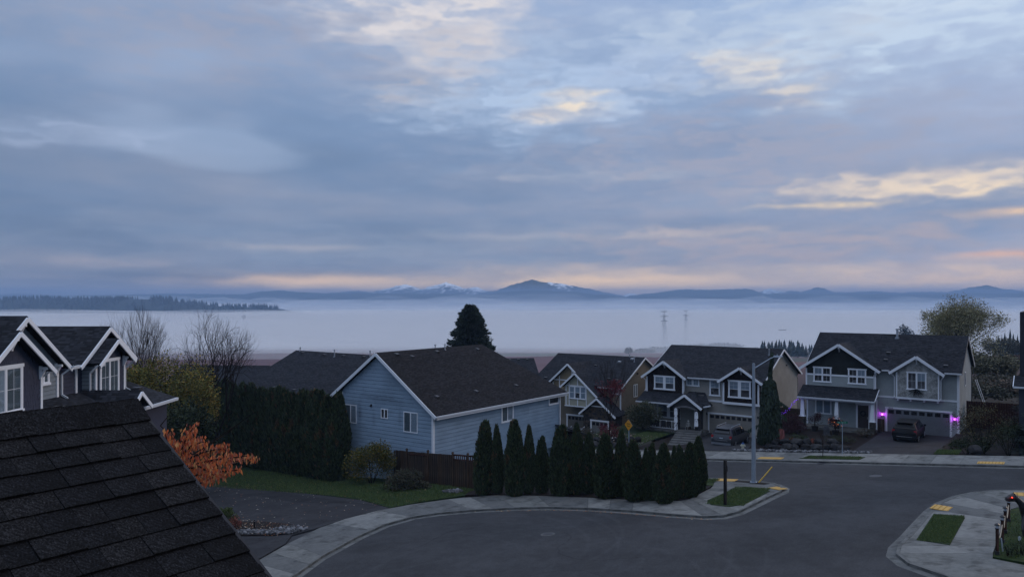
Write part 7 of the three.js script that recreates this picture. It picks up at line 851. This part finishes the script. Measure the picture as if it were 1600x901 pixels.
{ const [x, y, z] = PL(1133.6, 788.5, 0.15), t = thing('wooden_post', 'dark square wooden post standing in the grass verge', 'post', V3(x, y, z), undefined, -TH); mesh('shaft', new MB().box(-0.085, 0.0, -0.1, 2.72, -0.07, 0.07).box(0.004, 0.085, -0.1, 2.70, -0.06, 0.06), mat([0.060, 0.055, 0.052], { map: scaled(tWood, 1) }), t); mesh('bracket', new MB().box(0.11, 0.15, 2.05, 2.4, -0.03, 0.03), M.ventMetal, t); }
{ const [x, y, z] = PL(1186, 754, 0.12), t = thing('guy_wire_guard', 'slanting yellow guy wire guard beside the street light', 'guard', V3(x, y, z), undefined, 0); mesh('tube', new MB().cyl([0, 0.02, 0], [0.93, 1.10, 0], 0.045, 0.04, 10), mat([0.62, 0.38, 0.05], { roughness: 0.5 }), t); mesh('anchor', new MB().cyl([-0.08, -0.1, 0], [0, 0.05, 0], 0.02, 0.02, 6), M.metal, t); }
const dome = (() => { const b = new MB(); for (let i = 0; i < 8; i++) for (let j = 0; j < 5; j++) b.cyl([-0.525 + i * 0.15, 0, -0.3 + j * 0.15], [-0.525 + i * 0.15, 0.012, -0.3 + j * 0.15], 0.03, 0.018, 6); return b.geo(); })();
[[-15.95, 51.6, 1.0, 0.75, -0.5, 'yellow tactile paving at the kerb tip by the street light'], [-20.2, 53.6, 1.5, 0.8, 0, 'yellow tactile paving between the conifer row and the street light'], [-5.9, 48.3, 1.0, 1.25, 1.45, 'yellow tactile paving next to the square grass patch'], [-1.7, 52.9, 2.6, 0.9, 0.1, 'yellow tactile paving behind the black beast at the right edge'], [-20.0, 62.9, 1.9, 0.85, 0, 'yellow tactile paving on the far kerb before the tan house drive'], [-4.9, 62.9, 1.6, 0.85, 0, 'yellow tactile paving on the far kerb right of the violet-lit house']].forEach(([s, v, a, b, turn, l]) => { const t = thing('tactile_paving', l, 'paving', W(s, gY(s) + 0.145, v), 'yellow tactile pads at the kerbs', -TH + turn); t.rotation.order = 'ZYX'; mesh('plate', new MB().box(-a / 2, a / 2, -0.03, 0.006, -b / 2, b / 2), M.yellowPad, t).rotation.z = Math.atan(0.1) * Math.cos(turn); const d = mesh('dome_field', dome, M.yellowPad, t); d.scale.set(a / 1.2, 1, b / 0.76); d.position.y = 0.006; d.rotation.z = Math.atan(0.1) * Math.cos(turn); d.userData.kind = 'stuff'; });
function canvasSign(w, h, draw) { const c = document.createElement('canvas'); c.width = w; c.height = h; draw(c.getContext('2d')); const t = new THREE.CanvasTexture(c); t.colorSpace = THREE.SRGBColorSpace; return t; }
{ const p = W(-35.0, -2.0, 67.3), t = thing('warning_sign', 'yellow diamond warning sign before the boulder wall', 'sign', p, undefined, -0.95); mesh('post', new MB().box(-0.04, 0.04, -0.3, 1.75, -0.03, 0.03), M.galvanised, t); const tx = canvasSign(128, 128, (c) => { c.fillStyle = '#c88a10'; c.fillRect(0, 0, 128, 128); c.translate(64, 64); c.rotate(Math.PI / 4); c.strokeStyle = '#3a2a08'; c.lineWidth = 3; c.rotate(-Math.PI / 4); c.fillStyle = '#231a08'; c.font = 'bold 25px sans-serif'; c.textAlign = 'center'; c.fillText('DEAD', 0, -4); c.fillText('END', 0, 22); }); const b = new MB(), r = 0.54, y = 2.22, P = [[0, y - r], [r, y], [0, y + r], [-r, y]]; const uv = (q) => [q[0] / (2 * r) + 0.5, (q[1] - y) / (2 * r) + 0.5]; b.quad(...P.map((q) => [...q, 0.05]), ...P.map(uv)); mesh('sign_face', b, mat([1, 1, 1], { map: tx, roughness: 0.5 }), t); mesh('sign_plate', new MB().prism(P, 0.035, 0.047), M.galvanised, t); }
{ const p = W(-15.15, gY(-15.15) + 0.12, 65.4), t = thing('street_sign', 'green street name sign on a thin pole before the grey house', 'sign', p, undefined, 0.0), H = 2.45; mesh('pole', new MB().cyl([0, -0.1, 0], [0, H, 0], 0.035, 0.03, 8), M.galvanised, t); const tx = canvasSign(256, 48, (c) => { c.fillStyle = '#0e5c48'; c.fillRect(0, 0, 256, 48); c.fillStyle = '#9fc4b8'; for (const [x, w] of [[22, 52], [96, 56], [178, 30]]) for (let i = 0; i < w; i += 9) c.fillRect(x + i, 14 + (i % 2) * 4, 5, 22 - (i % 2) * 6); }); const face = (z, s) => new MB().quad([-0.42, H - 0.02, z], [0.42, H - 0.02, z], [0.42, H + 0.16, z], [-0.42, H + 0.16, z], [0, 0], [1, 0], [1, 1], [0, 1]); mesh('name_blade', face(0.012), mat([1, 1, 1], { map: tx, roughness: 0.5 }), t); mesh('name_blade', face(-0.012), mat([1, 1, 1], { map: tx, roughness: 0.5 }), t); const c = mesh('cross_blade', new MB().box(-0.36, 0.36, H + 0.18, H + 0.36, -0.008, 0.008), mat([0.012, 0.10, 0.075], { roughness: 0.5 }), t); c.rotation.y = 1.15; }
{ const p = W(-23.7, gY(-23.7) + 0.12, 66.9), t = thing('fire_hydrant', 'small cream fire hydrant with a blue top by the tan house drive', 'hydrant', p), c = mat([0.52, 0.50, 0.38], { roughness: 0.55 }); mesh('barrel', new MB().cyl([0, 0, 0], [0, 0.06, 0], 0.17, 0.17, 14).cyl([0, 0.06, 0], [0, 0.46, 0], 0.115, 0.105, 14).cyl([0, 0.46, 0], [0, 0.50, 0], 0.15, 0.15, 14), c, t); mesh('bonnet', new MB().cyl([0, 0.50, 0], [0, 0.60, 0], 0.135, 0.08, 14).cyl([0, 0.60, 0], [0, 0.68, 0], 0.04, 0.03, 6), mat([0.03, 0.10, 0.30], { roughness: 0.5 }), t); for (const a of [0, 1.57, 3.14]) mesh('outlet', new MB().cyl([0, 0.36, 0], [Math.cos(a) * 0.21, 0.36, Math.sin(a) * 0.21], 0.06, 0.065, 10), c, t); }
// drain inlet and manhole in the far kerb
{ const t = thing('storm_drain', 'dark kerb drain inlet below the far grass strip', 'drain', W(-15.6, gY(-15.6), 61.95)); mesh('opening', new MB().box(-0.45, 0.45, 0.012, 0.10, 0.0, 0.012), M.dark, t); mesh('grate', new MB().box(-0.45, 0.45, 0.0, 0.012, 0.02, 0.42), M.blackMetal, t); }
[[-11.2, 57.6, 'round iron manhole cover in the cross street'], [-24.5, 37.2, 'round iron manhole cover in the middle of the cul-de-sac']].forEach(([s, v, l]) => { const t = thing('manhole_cover', l, 'manhole', W(s, gY(s), v), 'manhole covers', -TH); t.rotation.order = 'ZYX'; const b = mesh('lid', new MB().cyl([0, -0.02, 0], [0, 0.008, 0], 0.33, 0.33, 22), M.ventMetal, t); b.rotation.z = Math.atan(0.1); const r = mesh('ring', new MB().cyl([0, -0.02, 0], [0, 0.005, 0], 0.42, 0.42, 22), M.concrete3, t); r.rotation.z = Math.atan(0.1); });
// ---------------------------------------------------------------- Halloween things and garden pieces
{ const o = thing('coffin', 'faded pink coffin prop leaning at the end of the boulder wall', 'coffin', W(-21.05, -0.62, 68.0)); o.rotation.order = 'YXZ'; o.rotation.x = -0.16; o.rotation.z = -0.10; const P = [[-0.24, 0], [0.22, 0], [0.40, 1.15], [0.24, 1.75], [-0.18, 1.75], [-0.36, 1.15]], m = mat([0.42, 0.15, 0.16], { map: scaled(tWood, 1.2) }); mesh('box', new MB().prism(P, -0.22, 0), m, o); mesh('lid', new MB().prism(P.map(([x, y]) => [x * 1.05, y * 1.015 - 0.01]), 0.004, 0.04), mat([0.46, 0.17, 0.17], { map: scaled(tWood, 0.9) }), o); mesh('emblem', new MB().box(-0.02, 0.06, 1.05, 1.42, 0.042, 0.05).box(-0.12, 0.16, 1.24, 1.31, 0.042, 0.0505), mat([0.20, 0.07, 0.07]), o); }
{ const o = thing('string_lights', 'glowing violet string lights sloping from the porch roof to the red shrub', 'lights', V3(0, 0, 0), undefined, 0), pts = [W(-21.9, 2.72, 77.0), W(-22.3, 2.1, 76.4), W(-22.7, 1.55, 75.8), W(-23.0, 1.05, 75.0), W(-22.6, 0.55, 74.0), W(-22.3, 0.2, 72.6), W(-22.0, 0.0, 71.6)], c = new THREE.CatmullRomCurve3(pts), r = rng(12), b = new MB(), w = new THREE.TubeGeometry(c, 60, 0.008, 5); mesh('wire', w, M.dark, o); for (let i = 0; i < 84; i++) { const t = r(), q = c.getPoint(t * 0.999), k = t < 0.62 ? 0.30 : 0.14; if (t > 0.62 && t < 0.8 && r() < 0.8) continue; b.add(new THREE.IcosahedronGeometry(0.016 + 0.012 * r(), 0), new THREE.Matrix4().makeTranslation(q.x + k * (r() - 0.5), q.y + k * (r() - 0.5), q.z + k * (r() - 0.5))); } mesh('light_bulbs', b, mat([0.1, 0.03, 0.4], { emissive: lin(0.22, 0.05, 1.0), emissiveIntensity: 1.6 }), o).userData.kind = 'stuff'; for (const i of [1, 2, 3]) { const l = new THREE.PointLight(lin(0.2, 0.05, 1), 0.22, 0, 2); l.position.copy(pts[i]); l.castShadow = true; scene.add(l); } }
{ const o = thing('gravestone', 'pale blue grey tombstone prop in the grey house bed', 'tombstone', W(-18.6, -0.1, 74.4)); const P = [[-0.26, 0], [0.26, 0], [0.26, 0.62]]; for (let i = 1; i < 8; i++) { const a = i / 8 * Math.PI; P.push([0.26 * Math.cos(a), 0.62 + 0.24 * Math.sin(a)]); } P.push([-0.26, 0.62]); mesh('slab', new MB().prism(P, -0.05, 0.05), mat([0.19, 0.21, 0.25], { map: scaled(tStone, 0.6) }), o); mesh('plinth', new MB().box(-0.34, 0.34, -0.05, 0.09, -0.12, 0.12), mat([0.2, 0.22, 0.25], { map: scaled(tStone, 0.6) }), o); }
function ghost(label, x, y) { const K = 1.155, b = W(-31.9, -1.94, 79.5), o = thing('ghost_decoration', label, 'ghost', V3(0, 0, 0), 'ghosts on the porch piers'), p = W(-31.9 + x * K, -1.94 + y * K, 79.5 - 2.5 * K - 0.30); o.position.copy(p); const P = [[-0.19, 0.02], [-0.10, -0.03], [-0.02, 0.03], [0.06, -0.03], [0.16, 0.03], [0.20, 0.10], [0.17, 0.5]]; for (let i = 1; i < 8; i++) { const a = i / 8 * Math.PI; P.push([0.17 * Math.cos(a), 0.56 + 0.2 * Math.sin(a)]); } P.push([-0.17, 0.5], [-0.20, 0.15]); mesh('sheet', new MB().prism(P, 0, 0.03), mat([0.80, 0.82, 0.85]), o); const e = new MB().cyl([-0.05, 0.58, 0.03], [-0.05, 0.58, 0.04], 0.032, 0.032, 8), f = new MB().cyl([0.06, 0.58, 0.03], [0.06, 0.58, 0.04], 0.032, 0.032, 8); mesh('eye', e, M.dark, o); mesh('eye', f, M.dark, o); mesh('mouth', new MB().cyl([0.01, 0.45, 0.03], [0.01, 0.45, 0.04], 0.03, 0.03, 8), M.dark, o); }
ghost('white ghost at the top of the left porch pier', -1.98, 1.78); ghost('white ghost in the middle of the left porch pier', -1.98, 1.12); ghost('white ghost at the bottom of the left porch pier', -1.98, 0.44); ghost('white ghost at the top of the right porch pier', -0.02, 1.62); ghost('white ghost in the middle of the right porch pier', -0.02, 0.95);
{ const o = thing('skeleton_figure', 'small pale skeleton sitting by the tan house front door', 'skeleton', W(-31.9 - 1.2 * 1.155, -1.94 + 0.36 * 1.155, 79.5 - 2.1)), m = mat([0.62, 0.62, 0.58]); const b = new MB().add(new THREE.IcosahedronGeometry(0.10, 2), new THREE.Matrix4().makeTranslation(0, 0.98, 0)).cyl([0, 0.86, 0], [0, 0.42, -0.05], 0.03, 0.03, 6); for (let i = 0; i < 4; i++) b.add(new THREE.TorusGeometry(0.12 - 0.012 * i, 0.014, 5, 12), new THREE.Matrix4().makeRotationX(1.5).setPosition(0, 0.78 - 0.07 * i, 0)); for (const s of [-1, 1]) b.cyl([s * 0.15, 0.82, 0], [s * 0.2, 0.56, 0.06], 0.018, 0.016, 5).cyl([s * 0.2, 0.56, 0.06], [s * 0.12, 0.42, 0.22], 0.016, 0.014, 5).cyl([s * 0.07, 0.42, -0.04], [s * 0.10, 0.46, 0.32], 0.024, 0.02, 5).cyl([s * 0.10, 0.46, 0.32], [s * 0.11, 0.06, 0.38], 0.02, 0.016, 5).cyl([s * 0.11, 0.04, 0.36], [s * 0.11, 0.03, 0.5], 0.02, 0.015, 5); mesh('bones', b, m, o); mesh('stool', new MB().box(-0.2, 0.2, 0, 0.38, -0.25, 0.1), M.fence2, o); }
{ const o = thing('wooden_screen', 'narrow dark lattice screen beside the grey house garage', 'screen', W(-14.95, 0, 79.2)); mesh('frame', new MB().box(-0.3, -0.25, 0, 1.15, 0, 0.06).box(0.25, 0.3, 0, 1.15, 0, 0.06).box(-0.25, 0.25, 1.10, 1.15, 0, 0.06).box(-0.25, 0.25, 0, 0.05, 0, 0.06), M.fenceRed, o); for (let i = 0; i < 4; i++) mesh('board', new MB().box(-0.24 + i * 0.122, -0.24 + i * 0.122 + 0.115, 0.05, 1.1, 0.01, 0.03), M.fence, o); }
// fences between and beside the houses
function boardFence(label, s0, v0, s1, v1, y, h, m, seed) { const o = thing('wooden_fence', label, 'fence', V3(0, 0, 0), undefined, 0), r = rng(seed), n = Math.round(Math.hypot(s1 - s0, v1 - v0) / 0.2), a = Math.atan2(v1 - v0, s1 - s0); for (let i = 0; i < n; i++) { const t = (i + 0.5) / n, p = mesh('plank', new MB().box(-0.096, 0.096, -0.3, h + 0.04 * r(), -0.012, 0.012), m, o); p.position.copy(W(lerp(s0, s1, t), y, lerp(v0, v1, t))); p.rotation.y = -TH + a; } for (let k = 0; k < 2; k++) { const p = W(s0, y + h * (0.25 + 0.5 * k), v0 + 0.03), q = W(s1, y + h * (0.25 + 0.5 * k), v1 + 0.03); mesh('rail', new MB().bar(p.toArray(), q.toArray(), 0.04, 0.09), m, o); } return o; }
boardFence('dark brown board fence between the tan and grey houses', -26.1, 82.0, -21.8, 82.0, -0.95, 2.0, M.fence, 1); boardFence('reddish board fence right of the grey house, lower run', -8.5, 84, -4.0, 84, 0.6, 2.2, M.fenceRed, 2); boardFence('reddish board fence behind the dark spruce, higher run', -4.0, 83.5, 2.5, 82.5, 1.6, 2.4, M.fenceRed, 3);
// dark house at the right edge
{ const o = thing('dark_house', 'dark house wall rising along the right edge', 'house', V3(39.2, 0, -60.2)); mesh('wall', new MB().box(0, 9, -1, 11.35, -9, 0), mat([0.040, 0.044, 0.055], { map: scaled(tPaint, 3) }), o); mesh('siding', lap(flatSide(0), flatSide(9), 0, 11.3, 0.18), mat([0.040, 0.044, 0.055], { map: scaled(tPaint, 3) }), o); { const b = new MB(); slope(b, [-0.35, 5.75, 1.5], [9, 5.75, 1.5], [9, 6.45, 0], [-0.35, 6.45, 0], 0.1); mesh('lower_roof', b, M.roof, o); } rake(o, [-0.36, 5.67, 1.5], [-0.36, 6.37, 0.0], 0.16); eaveBoard(o, [-0.35, 5.67, 1.55], [9, 5.67, 1.55]); mesh('lower_wall', new MB().box(0, 9, -1, 5.7, 0, 1.2), mat([0.05, 0.055, 0.07]), o); }
{ const p = W(-7.6, 0.7, 90); const o = thing('white_ladder', 'thin white slanting pole behind the reddish fence', 'pole', p); mesh('rail', new MB().bar([0, 1.2, 0], [-0.75, 3.6, 0], 0.06, 0.06), M.trim, o); mesh('rail', new MB().bar([0.16, 1.2, 0.1], [-0.59, 3.6, 0.1], 0.06, 0.06), M.trim, o); }
// right yard: posts with lantern caps and a rope, garden light, shrubs, black beast
{ const posts = [[1559, 866], [1567, 848], [1571.5, 833], [1577, 815]], tops = [[1554, 826], [1562, 813], [1566, 799], [1573, 786]]; posts.forEach(([px, py], i) => { const [x, y, z] = PL(px, py, 0.14), h = (py - tops[i][1]) * -z / 1220; const t = thing('rope_post', `reddish wooden post with a black lantern cap, ${['nearest to the camera', 'second from the camera', 'third from the camera', 'farthest, under the beast'][i]}`, 'post', V3(x, y, z), 'rope posts along the pavement', -TH); mesh('shaft', new MB().box(-0.06, 0.06, -0.1, h, -0.06, 0.06), mat([0.11, 0.055, 0.04], { map: scaled(tWood, 0.8) }), t); mesh('base', new MB().box(-0.085, 0.085, 0, 0.16, -0.085, 0.085), M.dark, t); const cp = mesh('lantern_cap', new MB().box(-0.075, 0.075, h, h + 0.04, -0.075, 0.075).box(-0.10, 0.10, h + 0.16, h + 0.19, -0.10, 0.10).hexa([[-0.10, h + 0.19, -0.10], [0.10, h + 0.19, -0.10], [-0.02, h + 0.25, -0.02], [0.02, h + 0.25, -0.02], [-0.10, h + 0.19, 0.10], [0.10, h + 0.19, 0.10], [-0.02, h + 0.25, 0.02], [0.02, h + 0.25, 0.02]]), M.blackMetal, t); mesh('lantern_glass', new MB().box(-0.055, 0.055, h + 0.04, h + 0.16, -0.055, 0.055), pmat([0.35, 0.38, 0.42], { roughness: 0.2 }), cp); });
  for (let i = 0; i < 3; i++) { const A = V3(...PL(posts[i][0], posts[i][1], 0.14)), B = V3(...PL(posts[i + 1][0], posts[i + 1][1], 0.14)); A.y += 0.85; B.y += 0.85; const m = A.clone().lerp(B, 0.5); m.y -= 0.35; solo('rope', `pale sagging rope between ${['the two nearest posts', 'the two middle posts', 'the two farthest posts'][i]}`, 'rope', new THREE.TubeGeometry(new THREE.CatmullRomCurve3([A, m, B]), 16, 0.03, 6), mat([0.33, 0.27, 0.20]), 'ropes between the posts'); }
  const bp = V3(...PL(1606, 838, 0.14)), t = thing('beast_decoration', 'black long-necked beast decoration with a glowing red eye at the right edge', 'decoration', bp, undefined, 0), K = -bp.z / 1220, q = (px, py, z = 0) => [(px - 1606) * K, (838 - py) * K, z], body = new MB(); const seg = (pts) => { for (let i = 0; i < pts.length - 1; i++) body.cyl(pts[i][0], pts[i + 1][0], pts[i][1], pts[i + 1][1], 10); };
  seg([[q(1571.5, 781), 0.03], [q(1573.5, 778.5), 0.075], [q(1578, 777), 0.12], [q(1583.5, 776.5), 0.19], [q(1587, 778), 0.15], [q(1592, 782), 0.13], [q(1597, 787), 0.15], [q(1602, 795), 0.24], [q(1608, 803), 0.34], [q(1616, 810), 0.36], [q(1628, 812), 0.30]]); seg([[q(1573, 781.5), 0.03], [q(1578, 781.5), 0.06], [q(1584, 780), 0.10]]); body.cyl(q(1583, 774), q(1584.5, 768.5), 0.06, 0.005, 6).cyl(q(1586, 775), q(1586.5, 771), 0.05, 0.005, 6); seg([[q(1602, 800, 0.2), 0.13], [q(1596, 812, 0.25), 0.09], [q(1592, 820, 0.3), 0.06], [q(1591, 824, 0.35), 0.03]]); seg([[q(1605, 806, -0.1), 0.14], [q(1600, 822), 0.09], [q(1601, 838), 0.06]]); seg([[q(1622, 812), 0.16], [q(1618, 826), 0.09], [q(1620, 838), 0.06]]); for (const [x, y] of [[1588, 776.5], [1592, 780], [1596, 785], [1601, 791]]) body.cyl(q(x, y), q(x + 2.5, y - 4), 0.04, 0.004, 5);
  mesh('body', body, mat([0.010, 0.010, 0.011], { roughness: 0.55 }), t); mesh('eye_light', new THREE.IcosahedronGeometry(0.035, 1), mat([0.6, 0.05, 0.03], { emissive: lin(1, 0.10, 0.06), emissiveIntensity: 1.2 }), t).position.set(...q(1579.5, 775.8, 0.12)); mesh('jaw_hinge', new THREE.IcosahedronGeometry(0.05, 1), M.ventMetal, t).position.set(...q(1583.5, 779.5, 0.08)); const l = new THREE.PointLight(lin(1, 0.1, 0.05), 0.05, 0, 2); l.position.set(...q(1579.5, 775.8, 0.2)).add(bp); scene.add(l);
  { const p = PL(1568, 862, 0.14), s = thing('plank_marker', 'thin pale plank leaning in the lawn by the nearest post', 'plank', V3(...p), undefined, 0.3); mesh('board', new MB().bar([0, 0, 0], [-0.10, 0.62, 0], 0.07, 0.02, [0, 0, 1]), mat([0.30, 0.34, 0.36]), s); } { const p = PL(1594, 851, 0.14), s = thing('garden_light', 'small pale garden light in the right lawn', 'garden light', V3(...p)); mesh('stake', new MB().cyl([0, -0.05, 0], [0, 0.2, 0], 0.012, 0.012, 6), M.metal, s); mesh('head', new MB().cyl([0, 0.2, 0], [0, 0.34, 0], 0.05, 0.06, 10).cyl([0, 0.34, 0], [0, 0.37, 0], 0.075, 0.03, 10), mat([0.4, 0.45, 0.47], { roughness: 0.4 }), s); }
  { const a = PL(1578, 868, 0.14), b = PL(1594, 866, 0.14); bush('low_shrub', 'small round dark shrub beside the nearest rope post', 'shrub', V3(...a), 0.32, 0.3, 0.3, 500, 0.05, dkg, 401); bush('low_shrub', 'small round dark shrub at the corner of the right drive', 'shrub', V3(...b), 0.34, 0.34, 0.32, 500, 0.05, dkg, 402); }
}
{ const p = PL(397, 824, 0.2), t = thing('path_light', 'short black path light in the planting island', 'path light', V3(...p), undefined, 0); mesh('stem', new MB().cyl([0, -0.05, 0], [0, 0.42, 0], 0.05, 0.05, 10), M.blackMetal, t); mesh('cap', new MB().cyl([0, 0.46, 0], [0, 0.52, 0], 0.065, 0.04, 10), M.blackMetal, t); mesh('lens', new MB().cyl([0, 0.42, 0], [0, 0.46, 0], 0.045, 0.045, 10), pmat([0.4, 0.4, 0.4], { roughness: 0.2 }), t); }

renderer.render(scene, camera);
